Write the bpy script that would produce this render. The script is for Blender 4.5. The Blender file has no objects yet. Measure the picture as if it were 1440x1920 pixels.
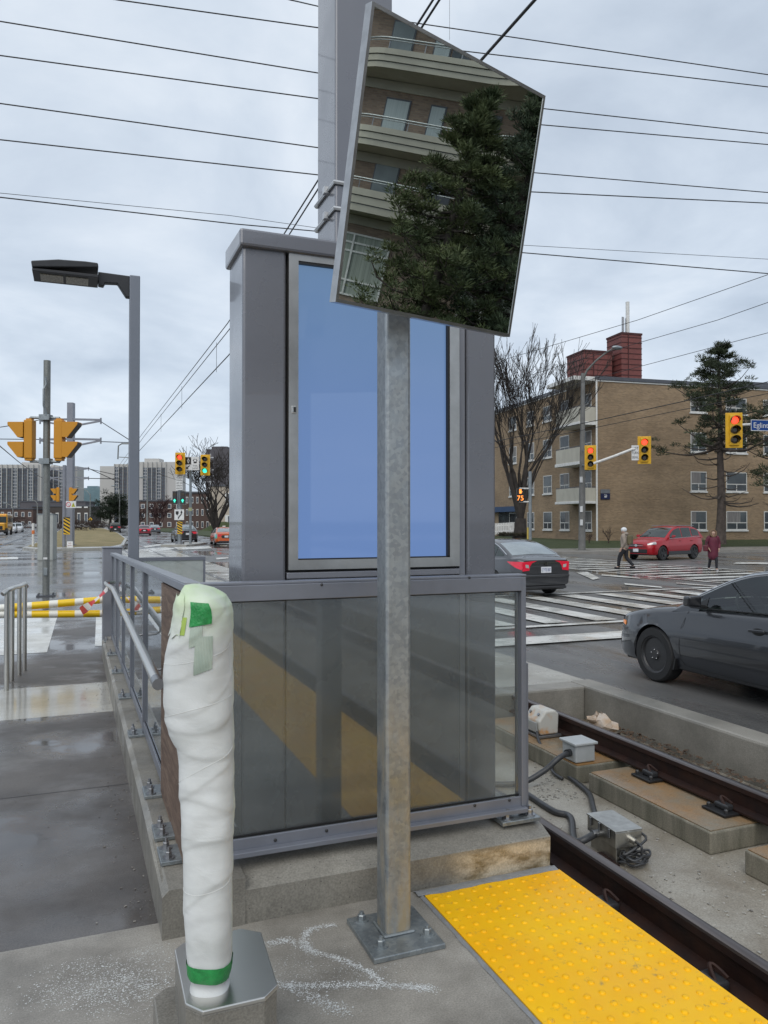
import bpy, bmesh, math, random
import numpy as np
from mathutils import noise as mn
from mathutils import Vector, Matrix
random.seed(7)
R=math.radians
sc=bpy.context.scene
col=sc.collection
# ------------------------------------------------------------------ camera geometry
# world: X across the tracks, Y along the tracks, Z up; platform surface is z=0
F=1442.; EYE=1.6; AZ=R(21.6); PIT=math.atan(18/F)
fw=Vector((math.sin(AZ)*math.cos(PIT),math.cos(AZ)*math.cos(PIT),math.sin(PIT)))
rt=Vector((math.cos(AZ),-math.sin(AZ),0)); up=rt.cross(fw)
O=Vector((0,0,EYE)); ZR=-.3
def ray(x,y): return fw*F+rt*(x-720)-up*(y-960)
def G(x,y,z=0.):                      # survey: point of the horizontal plane z seen at photo position x,y
    r=ray(x,y); return O+r*((z-EYE)/r.z)
def at(x,y,d): return O+ray(x,y)*(d/F)   # survey: point at depth d
def onX(x,y,X): r=ray(x,y); return O+r*(X/r.x)
def onY(x,y,Y): r=ray(x,y); return O+r*(Y/r.y)
def onP(x,y,P,n): r=ray(x,y); return O+r*((P-O).dot(n)/r.dot(n))
def depth(P): return (P-O).dot(fw)
cd=bpy.data.cameras.new('camera'); cam=bpy.data.objects.new('camera',cd); col.objects.link(cam)
cd.sensor_fit='HORIZONTAL'; cd.sensor_width=36; cd.lens=36*F/1440; cd.clip_start=.05; cd.clip_end=6000
m=Matrix((rt,up,-fw)).transposed().to_4x4(); m.translation=O; cam.matrix_world=m; sc.camera=cam
# ------------------------------------------------------------------ mesh building
XF={}
def V(*a): return Vector(a or (0,0,0))
class MB:
    def __init__(s): s.v=[]; s.f=[]
    def add(s,vs,fs):
        o=len(s.v); s.v+=[tuple(p) for p in vs]; s.f+=[tuple(i+o for i in f) for f in fs]; return s
    def obox(s,c,a,b,d):              # centre and three half-extent vectors
        c,a,b,d=Vector(c),Vector(a),Vector(b),Vector(d)
        vs=[c+a*i+b*j+d*k for i in(-1,1) for j in(-1,1) for k in(-1,1)]
        fs=[(0,1,3,2),(4,6,7,5),(0,4,5,1),(2,3,7,6),(0,2,6,4),(1,5,7,3)]
        if a.cross(b).dot(d)<0: fs=[f[::-1] for f in fs]
        return s.add(vs,fs)
    def box(s,x0,y0,z0,x1,y1,z1):
        return s.obox(((x0+x1)/2,(y0+y1)/2,(z0+z1)/2),(abs(x1-x0)/2,0,0),(0,abs(y1-y0)/2,0),(0,0,abs(z1-z0)/2))
    def bar(s,p,q,w,h,upv=(0,0,1)):   # rectangular bar from p to q
        p,q=Vector(p),Vector(q); d=q-p; u=Vector(upv); a=d.cross(u)
        if a.length<1e-6: a=d.cross(Vector((0,1,0)))
        a.normalize(); b=a.cross(d).normalized()
        return s.obox((p+q)/2,d/2,a*w/2,b*h/2)
    def tube(s,path,r,n=8,caps=True):
        P=[Vector(p) for p in path]; rs=r if isinstance(r,(list,tuple)) else [r]*len(P)
        o=len(s.v); ref=None
        for i,p in enumerate(P):
            t=(P[min(i+1,len(P)-1)]-P[max(i-1,0)])
            if t.length<1e-9: t=Vector((0,0,1))
            t.normalize()
            if ref is None:
                ref=Vector((0,0,1)) if abs(t.z)<.9 else Vector((1,0,0))
            a=t.cross(ref)
            if a.length<1e-6: a=t.cross(Vector((.3,.9,.1)))
            a.normalize(); b=a.cross(t); ref=b.copy()
            for k in range(n):
                w=2*math.pi*k/n; s.v.append(tuple(p+(a*math.cos(w)+b*math.sin(w))*rs[i]))
        for i in range(len(P)-1):
            for k in range(n):
                k2=(k+1)%n; s.f.append((o+i*n+k,o+i*n+k2,o+(i+1)*n+k2,o+(i+1)*n+k))
        if caps and n>2:
            s.f.append(tuple(o+k for k in range(n))[::-1]); e=o+(len(P)-1)*n
            s.f.append(tuple(e+k for k in range(n)))
        return s
    def prism(s,poly,vec):
        P=[Vector(p) for p in poly]; v=Vector(vec); n=len(P)
        nn=sum(((P[i]-P[0]).cross(P[(i+1)%n]-P[0]) for i in range(n)),Vector())
        fl=nn.dot(v)>0
        fs=[tuple(range(n)),tuple(range(n,2*n))[::-1]]+[((i+1)%n,i,n+i,n+(i+1)%n) for i in range(n)]
        if fl: fs=[f[::-1] for f in fs]
        return s.add(P+[p+v for p in P],fs)
    def face(s,poly): return s.add(poly,[tuple(range(len(poly)))])
    def grid(s,rows,close=False):
        o=len(s.v); nv=len(rows[0])
        for r_ in rows: s.v+=[tuple(p) for p in r_]
        for i in range(len(rows)-1):
            for j in range(nv if close else nv-1):
                k=(j+1)%nv; s.f.append((o+i*nv+j,o+i*nv+k,o+(i+1)*nv+k,o+(i+1)*nv+j))
        return s
    def lathe(s,prof,c=(0,0,0),ax=(0,0,1),n=16,sx=1,sy=1,cap=True):
        c=Vector(c); ax=Vector(ax).normalized(); ref=Vector((0,0,1)) if abs(ax.z)<.9 else Vector((1,0,0))
        a=ref.cross(ax).normalized(); b=ax.cross(a)
        rows=[[c+ax*h+(a*math.cos(2*math.pi*k/n)*sx+b*math.sin(2*math.pi*k/n)*sy)*r for k in range(n)] for r,h in prof]
        o=len(s.v); s.grid(rows,True)
        if not cap: return s
        s.f.append(tuple(o+k for k in range(n))[::-1]); e=o+(len(prof)-1)*n; s.f.append(tuple(e+k for k in range(n)))
        return s
    def ell(s,c,rx,ry,rz,nu=12,nv=8):
        return s.lathe([(max(math.sin(math.pi*i/nv),.02),-math.cos(math.pi*i/nv)*rz) for i in range(nv+1)],c,(0,0,1),nu,ry,rx) if False else s.grid([[Vector(c)+Vector((rx*math.sin(math.pi*i/nv)*math.cos(2*math.pi*k/nu),ry*math.sin(math.pi*i/nv)*math.sin(2*math.pi*k/nu),-rz*math.cos(math.pi*i/nv))) for k in range(nu)] for i in range(nv+1)],True)
    def build(s,name,mat,parent=None,smooth=False,bevel=0,world=True,ang=40,seg=2):
        me=bpy.data.meshes.new(name); vs=s.v
        if parent is not None and world and parent in XF:
            im=XF[parent].inverted(); vs=[tuple(im@Vector(p)) for p in vs]
        me.from_pydata(vs,[],s.f); me.validate()
        o=bpy.data.objects.new(name,me); col.objects.link(o)
        for mm in (mat if isinstance(mat,(list,tuple)) else [mat]): me.materials.append(mm)
        if smooth:
            me.polygons.foreach_set('use_smooth',[True]*len(me.polygons)); me.set_sharp_from_angle(angle=R(ang))
        if bevel:
            b=o.modifiers.new('bevel','BEVEL'); b.width=bevel; b.segments=seg; b.limit_method='ANGLE'; b.angle_limit=R(35)
        if parent is not None:
            o.parent=parent; XF[o]=XF.get(parent,Matrix())
        else: XF[o]=Matrix()
        return o
def tag(o,label=None,cat=None,group=None,kind=None):
    if label: o['label']=label
    if cat: o['category']=cat
    if group: o['group']=group
    if kind: o['kind']=kind
    return o
def thing(name,label,cat,loc=(0,0,0),rz=0,group=None,scale=1):
    o=bpy.data.objects.new(name,None); col.objects.link(o); o.location=loc; o.rotation_euler=(0,0,rz); o.scale=(scale,)*3
    o.empty_display_size=.2
    XF[o]=Matrix.Translation(Vector(loc))@Matrix.Rotation(rz,4,'Z')@Matrix.Scale(scale,4); return tag(o,label,cat,group)
def struct(name,mb,mat,**k): return tag(mb.build(name,mat,**k),kind='structure')
def dup(root,loc,rz,label=None):
    c=root.copy(); col.objects.link(c); c.location=loc; c.rotation_euler=(0,0,rz)
    if label: c['label']=label
    for ch in root.children:
        d=ch.copy(); col.objects.link(d); d.parent=c
        for g in ch.children:
            e=g.copy(); col.objects.link(e); e.parent=d
    return c
def text(name,s,h,mat,parent,o,xd,ud,ext=.002,align='CENTER',wmax=None):
    cu=bpy.data.curves.new(name,'FONT'); cu.body=s; cu.size=1; cu.align_x=align; cu.align_y='CENTER'; cu.extrude=0
    t=bpy.data.objects.new(name,cu); col.objects.link(t); bpy.context.view_layer.update()
    me=bpy.data.meshes.new_from_object(t.evaluated_get(bpy.context.evaluated_depsgraph_get()))
    bpy.data.objects.remove(t)
    xd=Vector(xd).normalized(); ud=Vector(ud).normalized(); nd=xd.cross(ud)
    ys=[v.co.y for v in me.vertices]; xs=[v.co.x for v in me.vertices]; y0=(max(ys)+min(ys))/2; k=h/(max(ys)-min(ys))
    kx=k
    if wmax and (max(xs)-min(xs))*k>wmax: kx=wmax/(max(xs)-min(xs))
    mb=MB(); mb.v=[tuple(Vector(o)+xd*(v.co.x*kx)+ud*((v.co.y-y0)*k)+nd*ext) for v in me.vertices]; mb.f=[tuple(p.vertices) for p in me.polygons]
    bpy.data.meshes.remove(me)
    return mb.build(name,mat,parent)
# ------------------------------------------------------------------ materials
def nmat(name):
    m=bpy.data.materials.new(name); m.use_nodes=True; nt=m.node_tree; b=nt.nodes['Principled BSDF']; return m,nt,b
def N(nt,t,**k):
    n=nt.nodes.new(t)
    for a,v in k.items():
        if a.startswith('i_'):
            key=a[2:]; n.inputs[int(key) if key.isdigit() else key.replace('_',' ')].default_value=v
        else: setattr(n,a,v)
    return n
def c4(c): return (c[0],c[1],c[2],1)
def coords(nt,scale=(1,1,1),kind='Object'):
    tc=N(nt,'ShaderNodeTexCoord'); mp=N(nt,'ShaderNodeMapping'); mp.inputs['Scale'].default_value=scale
    nt.links.new(tc.outputs[kind],mp.inputs[0]); return mp.outputs[0]
def noise(nt,vec,scale,detail=4,rough=.55,dist=0):
    n=N(nt,'ShaderNodeTexNoise'); n.inputs['Scale'].default_value=scale; n.inputs['Detail'].default_value=detail; n.inputs['Roughness'].default_value=rough; n.inputs['Distortion'].default_value=dist
    nt.links.new(vec,n.inputs['Vector']); return n.outputs['Fac']
def ramp(nt,fac,stops):
    r=N(nt,'ShaderNodeValToRGB'); e=r.color_ramp.elements
    while len(e)<len(stops): e.new(.5)
    for k,(p,c) in enumerate(stops):
        e[k].position=p; e[k].color=c4(c) if not isinstance(c,(int,float)) else (c,c,c,1)
    nt.links.new(fac,r.inputs[0]); return r.outputs[0]
def mixc(nt,fac,a,b,mode='MIX'):
    mx=N(nt,'ShaderNodeMix',data_type='RGBA',blend_type=mode)
    for s,val in ((0,fac),(6,a),(7,b)):
        if isinstance(val,(int,float)): mx.inputs[s].default_value=val
        elif isinstance(val,tuple): mx.inputs[s].default_value=c4(val)
        else: nt.links.new(val,mx.inputs[s])
    return mx.outputs[2]
def bumpn(nt,b,h,strength,dist=.01):
    bp=N(nt,'ShaderNodeBump'); bp.inputs['Strength'].default_value=strength; bp.inputs['Distance'].default_value=dist
    nt.links.new(h,bp.inputs['Height']); nt.links.new(bp.outputs[0],b.inputs['Normal'])
def M(name,c,rough=.5,metal=0,c2=None,vs=6,rr=None,bump=0,bs=60,st=(1,1,1),coat=0,emit=None,es=0,bd=.01,spec=.5,lo=.35,hi=.65):
    m,nt,b=nmat(name); vec=coords(nt,st)
    if c2 is None: c2=tuple(x*.82 for x in c)
    f=noise(nt,vec,vs,6,.6); nt.links.new(ramp(nt,f,[(lo,c),(hi,c2)]),b.inputs['Base Color'])
    b.inputs['Metallic'].default_value=metal; b.inputs['Roughness'].default_value=rough; b.inputs['Specular IOR Level'].default_value=spec
    if rr: nt.links.new(ramp(nt,noise(nt,vec,vs*1.7,5),[(.35,rr[0]),(.65,rr[1])]),b.inputs['Roughness'])
    if coat: b.inputs['Coat Weight'].default_value=coat; b.inputs['Coat Roughness'].default_value=.04
    if bump: bumpn(nt,b,noise(nt,vec,bs,4),bump,bd)
    if emit: b.inputs['Emission Color'].default_value=c4(emit); b.inputs['Emission Strength'].default_value=es
    return m
def wet(name,c,c2,vs,puddle=(.42,.6),rl=.06,rh=.5,bump=.3,bs=120,bd=.004,speck=0,stretch=(1,1,1)):
    m,nt,b=nmat(name); vec=coords(nt); v2=coords(nt,stretch)
    a=noise(nt,v2,vs,8,.65); fine=noise(nt,vec,bs,3,.7)
    base=ramp(nt,a,[(.36,c),(.64,c2)])
    base=mixc(nt,.55,base,ramp(nt,fine,[(.35,.55),(.65,1.35)]),'MULTIPLY')
    if speck:
        sp=ramp(nt,noise(nt,vec,bs*.35,2,.5),[(.70,0.),(.74,1.)]); base=mixc(nt,sp,base,(.42,.4,.37))
    nt.links.new(base,b.inputs['Base Color'])
    pud=noise(nt,v2,vs*.55,5,.6); nt.links.new(ramp(nt,pud,[(puddle[0],rl),(puddle[1],rh)]),b.inputs['Roughness'])
    bp=N(nt,'ShaderNodeBump'); bp.inputs['Distance'].default_value=bd
    nt.links.new(fine,bp.inputs['Height']); nt.links.new(mixc(nt,1.,ramp(nt,pud,[(puddle[0],0.),(puddle[1],bump)]),(1,1,1),'MULTIPLY'),bp.inputs['Strength'])
    nt.links.new(bp.outputs[0],b.inputs['Normal']); b.inputs['Specular IOR Level'].default_value=.5
    return m
def brick(name,c1,c2,mort,sc_=1.,var=.5):
    m,nt,b=nmat(name); tc=N(nt,'ShaderNodeTexCoord'); sx=N(nt,'ShaderNodeSeparateXYZ'); nt.links.new(tc.outputs['Object'],sx.inputs[0])
    ad=N(nt,'ShaderNodeMath',operation='ADD'); nt.links.new(sx.outputs[0],ad.inputs[0]); nt.links.new(sx.outputs[1],ad.inputs[1])
    cx=N(nt,'ShaderNodeCombineXYZ'); nt.links.new(ad.outputs[0],cx.inputs[0]); nt.links.new(sx.outputs[2],cx.inputs[1])
    bk=N(nt,'ShaderNodeTexBrick',i_Color1=c4(c1),i_Color2=c4(c2),i_Mortar=c4(mort),i_Scale=sc_,i_Mortar_Size=.012,i_Bias=-.1,i_Brick_Width=.24,i_Row_Height=.085)
    nt.links.new(cx.outputs[0],bk.inputs['Vector'])
    big=noise(nt,coords(nt,(1,1,1.6)),.35,6,.65)
    rows=noise(nt,coords(nt,(.5,.5,9)),1.2,3,.6)
    base=mixc(nt,var,bk.outputs['Color'],ramp(nt,big,[(.3,(.55,.5,.46)),(.7,(1.25,1.2,1.15))]),'MULTIPLY')
    base=mixc(nt,.35,base,ramp(nt,rows,[(.35,.7),(.65,1.2)]),'MULTIPLY')
    nt.links.new(base,b.inputs['Base Color']); b.inputs['Roughness'].default_value=.85
    return m
def galv(name,c,c2,rust=None,rough=.42,metal=.75):
    m,nt,b=nmat(name); vec=coords(nt); vo=N(nt,'ShaderNodeTexVoronoi'); vo.inputs['Scale'].default_value=70; nt.links.new(vec,vo.inputs['Vector'])
    g=N(nt,'ShaderNodeSeparateColor'); nt.links.new(vo.outputs['Color'],g.inputs[0])
    base=ramp(nt,g.outputs[0],[(0.,c),(1.,c2)])
    base=mixc(nt,.7,base,ramp(nt,noise(nt,coords(nt,(1,1,.5)),5,7,.7),[(.3,(.62,.62,.62)),(.7,(1.15,1.15,1.15))]),'MULTIPLY')
    if rust:
        sx=N(nt,'ShaderNodeSeparateXYZ'); nt.links.new(vec,sx.inputs[0])
        hh=ramp(nt,sx.outputs[2],[(.0,.9),(.75,.75),(1.,0.)])
        nz=ramp(nt,noise(nt,coords(nt,(1,1,.25)),9,6,.7),[(.42,0.),(.62,1.)])
        mk=mixc(nt,1.,hh,nz,'MULTIPLY'); base=mixc(nt,mk,base,rust)
        mt=N(nt,'ShaderNodeMath',operation='MULTIPLY_ADD'); nt.links.new(mk,mt.inputs[0]); mt.inputs[1].default_value=-metal; mt.inputs[2].default_value=metal; nt.links.new(mt.outputs[0],b.inputs['Metallic'])
    else: b.inputs['Metallic'].default_value=metal
    nt.links.new(base,b.inputs['Base Color']); nt.links.new(ramp(nt,noise(nt,vec,14,4),[(.3,rough-.1),(.7,rough+.14)]),b.inputs['Roughness'])
    return m
def glass(name,tint=(.86,.9,.9),refl=1.,haze=0,drops=0,rg=.015):
    m,nt,b=nmat(name); nt.nodes.remove(b); out=nt.nodes['Material Output']
    tr=N(nt,'ShaderNodeBsdfTransparent',i_Color=c4(tint)); gl=N(nt,'ShaderNodeBsdfGlossy',i_Roughness=rg); gl.inputs['Color'].default_value=(.95,.97,1,1)
    fr=N(nt,'ShaderNodeFresnel',i_IOR=1.52); mu=N(nt,'ShaderNodeMath',operation='MULTIPLY',use_clamp=True); nt.links.new(fr.outputs[0],mu.inputs[0]); mu.inputs[1].default_value=refl
    mx=N(nt,'ShaderNodeMixShader'); nt.links.new(mu.outputs[0],mx.inputs[0]); nt.links.new(tr.outputs[0],mx.inputs[1]); nt.links.new(gl.outputs[0],mx.inputs[2]); res=mx
    if haze or drops:
        df=N(nt,'ShaderNodeBsdfDiffuse',i_Color=(.55,.58,.57,1)); m2=N(nt,'ShaderNodeMixShader')
        vec=coords(nt)
        if drops:
            vo=N(nt,'ShaderNodeTexVoronoi'); vo.inputs['Scale'].default_value=85; nt.links.new(vec,vo.inputs['Vector'])
            k=ramp(nt,vo.outputs['Distance'],[(.12,drops),(.2,0.)]); area=ramp(nt,noise(nt,vec,3,4),[(.45,0.),(.6,1.)])
            k=mixc(nt,1.,k,area,'MULTIPLY'); k=mixc(nt,1.,k,(haze,haze,haze),'ADD')
        else: k=ramp(nt,noise(nt,vec,2.5,5),[(.3,haze*.5),(.7,haze*1.4)])
        nt.links.new(k,m2.inputs[0]); nt.links.new(mx.outputs[0],m2.inputs[1]); nt.links.new(df.outputs[0],m2.inputs[2]); res=m2
    nt.links.new(res.outputs[0],out.inputs[0]); return m
# palette
asphalt=wet('wet_asphalt',(.07,.069,.069),(.12,.118,.115),.5,(.38,.7),.07,.34,.4,55,.005,stretch=(.22,1.4,1))
asphR=wet('wet_asphalt_lane',(.09,.09,.09),(.16,.158,.153),.6,(.42,.58),.07,.46,.9,60,.010,stretch=(1.3,.35,1))
conc=wet('damp_concrete',(.17,.158,.138),(.35,.33,.295),1.9,(.3,.75),.22,.62,.25,160,.003)
concdk=wet('dark_wet_concrete',(.155,.148,.13),(.265,.25,.22),1.3,(.35,.65),.18,.6,.3,130,.004)
ramppav=wet('wet_ramp_paving',(.052,.045,.041),(.105,.094,.086),1.2,(.40,.56),.07,.5,.45,150,.003)
rampconc=wet('wet_light_paving',(.32,.31,.28),(.44,.43,.39),1.2,(.38,.65),.12,.4,.3,140,.003)
slabm=wet('gritty_track_slab',(.15,.12,.082),(.36,.34,.295),.9,(.3,.6),.2,.65,.5,90,.006,speck=.5)
paint=wet('white_road_paint',(.5,.5,.47),(.72,.72,.69),2.2,(.4,.6),.12,.45,.2,120,.002)
grass=wet('winter_grass',(.16,.135,.05),(.30,.235,.12),.6,(.1,.2),.8,.9,.9,30,.03)
grassg=wet('damp_lawn',(.03,.045,.012),(.05,.065,.02),.8,(.1,.2),.8,.9,.9,30,.03)
grey=M('grey_powdercoat',(.178,.185,.212),.34,.15,vs=2,c2=(.165,.172,.198),coat=.5,rr=(.22,.34))
greyL=M('grey_painted_steel',(.25,.26,.295),.38,.2,vs=3,c2=(.22,.23,.265))
greyD=M('dark_grey_steel',(.1,.105,.12),.4,.3)
railg=M('rail_grey_paint',(.2,.215,.255),.36,.2,vs=5,c2=(.17,.182,.215))
steel=M('stainless_steel',(.64,.63,.60),.3,1,vs=2,c2=(.6,.59,.56))
steelD=M('dull_steel',(.33,.34,.36),.4,.9)
alum=M('brushed_frame',(.5,.5,.49),.35,.85,vs=12,c2=(.43,.43,.42))
galvp=galv('galvanised_post',(.42,.445,.455),(.31,.335,.355),(.34,.27,.16))
galvm=galv('galvanised_steel',(.36,.39,.4),(.26,.29,.31))
galvpole=galv('weathered_galvanised',(.27,.28,.27),(.2,.21,.2),None,.5,.5)
black=M('black_rubber',(.015,.015,.016),.45)
dark=M('dark_plastic',(.03,.031,.034),.4)
white=M('white_paint',(.72,.72,.7),.45)
offw=M('sign_white',(.75,.76,.76),.4)
yell=M('signal_yellow',(.72,.42,.01),.4,vs=3,c2=(.62,.34,.008))
orangey=M('signal_amber_housing',(.62,.28,.012),.4,vs=3,c2=(.52,.22,.01))
wire=M('wire_black',(.02,.02,.022),.5)
bluesign=M('sign_blue',(.01,.06,.26),.4)
bark=M('wet_bark',(.022,.018,.016),.9,vs=3,bump=.5,bs=20,c2=(.045,.038,.033),bd=.03)
barkp=M('pine_bark',(.05,.04,.034),.9,vs=4,bump=.6,bs=12,c2=(.1,.08,.07),bd=.04)
needle=M('pine_needles',(.115,.135,.05),.75,vs=.8,c2=(.05,.07,.03),st=(1,1,1))
needled=M('dark_pine_needles',(.05,.066,.028),.75,vs=.8,c2=(.022,.034,.016))
needle2=M('pine_needles_bluish',(.10,.13,.065),.75,vs=.8,c2=(.045,.065,.04))
twig=M('twig_brown',(.05,.03,.026),.9)
wglass=M('window_glass',(.016,.02,.024),.08,0,vs=.5,c2=(.07,.085,.09),spec=.6)
wglass2=M('tower_window_glass',(.03,.04,.055),.12,0,vs=.25,c2=(.11,.13,.16),spec=.8)
rustm=M('rusty_rail',(.042,.018,.012),.55,.35,vs=8,c2=(.022,.012,.011),bump=.25,bs=40,bd=.004)
railtop=M('worn_rail_head',(.2,.17,.16),.28,.9,c2=(.09,.075,.07),st=(1,.06,1),vs=14)
plinth=wet('rust_stained_plinth',(.29,.155,.055),(.21,.185,.14),2.4,(.35,.6),.2,.6,.3,120,.004)
plinthb=wet('plinth_sides',(.13,.125,.095),(.24,.22,.175),2.0,(.2,.5),.35,.7,.3,100,.004,stretch=(5,5,.6))
chalkm=M('white_chalk',(.7,.72,.72),.9)
# ------------------------------------------------------------------ sky and light
w=bpy.data.worlds.new('World'); sc.world=w; w.use_nodes=True; nt=w.node_tree; bg=nt.nodes['Background']
SUN_EL,SUN_AZ=R(48),R(215)
sky=N(nt,'ShaderNodeTexSky'); sky.sky_type='NISHITA'; sky.sun_disc=False; sky.sun_elevation=SUN_EL; sky.sun_rotation=SUN_AZ
tc=N(nt,'ShaderNodeTexCoord'); sx=N(nt,'ShaderNodeSeparateXYZ'); nt.links.new(tc.outputs['Generated'],sx.inputs[0])
den=N(nt,'ShaderNodeMath',operation='MAXIMUM'); nt.links.new(sx.outputs[2],den.inputs[0]); den.inputs[1].default_value=0.
d2=N(nt,'ShaderNodeMath',operation='ADD'); nt.links.new(den.outputs[0],d2.inputs[0]); d2.inputs[1].default_value=.22
dv=N(nt,'ShaderNodeVectorMath',operation='DIVIDE'); nt.links.new(tc.outputs['Generated'],dv.inputs[0])
cx=N(nt,'ShaderNodeCombineXYZ'); [nt.links.new(d2.outputs[0],cx.inputs[i]) for i in range(3)]; nt.links.new(cx.outputs[0],dv.inputs[1])
n1=noise(nt,dv.outputs[0],1.7,7,.55,.3); n2=noise(nt,dv.outputs[0],.6,3,.5)
mm=N(nt,'ShaderNodeMath',operation='MULTIPLY_ADD'); nt.links.new(n2,mm.inputs[0]); mm.inputs[1].default_value=.55; nt.links.new(n1,mm.inputs[2])
clouds=ramp(nt,mm.outputs[0],[(.54,(3.6,4.25,5.15)),(.70,(4.5,5.2,6.15)),(.84,(5.4,6.1,7.0)),(.97,(6.4,7.0,7.75))])
lum=ramp(nt,sx.outputs[2],[(0.,(1.1,1.1,1.09)),(.35,(1,1,1)),(1.,(1.15,1.12,1.08))])
fin=mixc(nt,.93,sky.outputs[0],mixc(nt,1.,clouds,lum,'MULTIPLY'))
nt.links.new(fin,bg.inputs[0]); bg.inputs[1].default_value=.1
sl=bpy.data.lights.new('sun','SUN'); sl.energy=1.45; sl.angle=R(60); sl.color=(1,.955,.88); so=bpy.data.objects.new('sun',sl); col.objects.link(so)
so.rotation_euler=(math.pi/2-SUN_EL,0,math.pi-SUN_AZ)
sc.view_settings.view_transform='Standard'; sc.view_settings.look='None'; sc.view_settings.exposure=.32; sc.view_settings.gamma=1
try:
    sc.cycles.max_bounces=8; sc.cycles.transparent_max_bounces=16; sc.cycles.caustics_reflective=False; sc.cycles.sample_clamp_indirect=6; sc.cycles.use_denoising=True
except Exception: pass
# ------------------------------------------------------------------ ground, roads, tracks
def sheet(rects,z):
    mb=MB()
    for x0,y0,x1,y1 in rects: mb.face([(x0,y0,z),(x1,y0,z),(x1,y1,z),(x0,y1,z)])
    return mb
TE=7.22                                # where the open trench of the track ends
struct('ground',sheet([(-3000,-3000,3000,-90),(-3000,420,3000,4000),(-3000,-90,-160,420),(260,-90,3000,420)],ZR-.02),grassg)
struct('road',sheet([(5.59,-90,260,TE),(-160,TE,260,420),(-160,-90,-4.2,TE),(-4.2,-90,5.59,-60)],ZR),asphR)
struct('intersection_road',sheet([(-60,16.,2.0,54.6)],ZR+.004),asphalt)
struct('track_bed',MB().box(2.02,-60,-.9,5.29,TE+.02,-.62),slabm)
struct('embedded_track_slab',sheet([(2.02,TE,5.59,54.6)],ZR+.02),rampconc)
mb=MB(); mb.box(5.29,-60,-.9,5.57,TE+.3,-.24); mb.box(2.03,TE,-.9,5.29,TE+.3,-.245)
o=tag(mb.build('trench_wall',concdk,bevel=.025),'low wet concrete wall between the track trench and the traffic lane','wall')
# platform, ramp and tactile strip
struct('platform',MB().box(-4.2,-60,-.9,2.045,3.2,0).box(.34,3.2,-.6,2.045,11.4,-.001),conc)
def ramp_z(y): return -.01 if y<3.2 else max(-.295,-.01-.0345*(y-3.2))
def ramp_sheet(name,y0,y1,x0,x1,mat,dz=0):
    n=8; rows=[[(x,y0+(y1-y0)*i/n,ramp_z(y0+(y1-y0)*i/n)+dz) for x in (x0,x1)] for i in range(n+1)]
    return struct(name,MB().grid([r[::-1] for r in rows]),mat)
ramp_sheet('ramp_pavement',3.2,7.6,-4.2,.33,ramppav); ramp_sheet('ramp_landing',7.6,9.3,-4.2,.33,rampconc); ramp_sheet('ramp_foot',9.3,12.2,-4.2,.33,ramppav)
struct('ramp_apron',sheet([(-4.2,12.2,2.,16.0)],ZR+.004),ramppav)
# left crosswalk bars and lane lines
cw=MB()
def quadpx(mb,pts,z): mb.face([G(x,y,z) for x,y in pts])
quadpx(cw,[(-60,1232),(88,1223),(107,1158),(-15,1160)],ZR+.008); quadpx(cw,[(178,1211),(226,1211),(222,1156),(180,1157)],ZR+.008)
for pts in ([(0,1045),(34,1044),(34,1048),(0,1049)],[(110,1028),(70,1030),(66,1033),(110,1031)]): quadpx(cw,[p for p in pts],ZR+.008)
for pts in ([(262,1030),(310,1026),(330,1029),(284,1035)],[(325,1026),(392,1024),(398,1028),(335,1031)],[(404,1046),(428,1044),(428,1047),(406,1049)],[(398,1078),(428,1076),(428,1080),(402,1082)],[(268,1024),(300,1020),(306,1022),(272,1027)]): quadpx(cw,pts[::-1],ZR+.024)
# right crosswalk: bars along Y between two border lines, stop line before it
y0,y1=11.75,16.9
for x0,x1 in [(3.0,3.35),(4.2,4.6)]+[(5.75+i*1.12,5.75+i*1.12+.52) for i in range(11)]: cw.face([(x0,y0+.35,ZR+.026),(x1,y0+.35,ZR+.026),(x1,y1-.3,ZR+.026),(x0,y1-.3,ZR+.026)])
cw.face([(2.4,y0,ZR+.026),(18.2,y0,ZR+.026),(18.2,y0+.2,ZR+.026),(2.4,y0+.2,ZR+.026)]); cw.face([(2.4,y1,ZR+.026),(18.2,y1,ZR+.026),(18.2,y1+.18,ZR+.026),(2.4,y1+.18,ZR+.026)])
cw.face([(2.4,10.15,ZR+.026),(18.2,10.15,ZR+.026),(18.2,10.8,ZR+.026),(2.4,10.8,ZR+.026)])
for i in range(15):
    yy=18.6+i*1.12; cw.face([(18.6,yy,ZR+.026),(23.4,yy,ZR+.026),(23.4,yy+.5,ZR+.026),(18.6,yy+.5,ZR+.026)])
for xx in (18.2,23.7): cw.face([(xx,17.8,ZR+.026),(xx+.2,17.8,ZR+.026),(xx+.2,35.5,ZR+.026),(xx,35.5,ZR+.026)])
for pts in ([(1080,1073),(1101,1072),(1125,1084),(1112,1087)],[(1170,1093),(1240,1100),(1242,1102),(1172,1096)],[(1128,1076),(1200,1083),(1200,1085),(1128,1079)],[(1380,1054),(1460,1055),(1460,1058),(1375,1057)],[(1268,1092),(1345,1098),(1345,1100),(1268,1094)]): quadpx(cw,pts[::-1],ZR+.026)
tag(cw.build('road_markings',paint),kind='structure')
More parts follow.
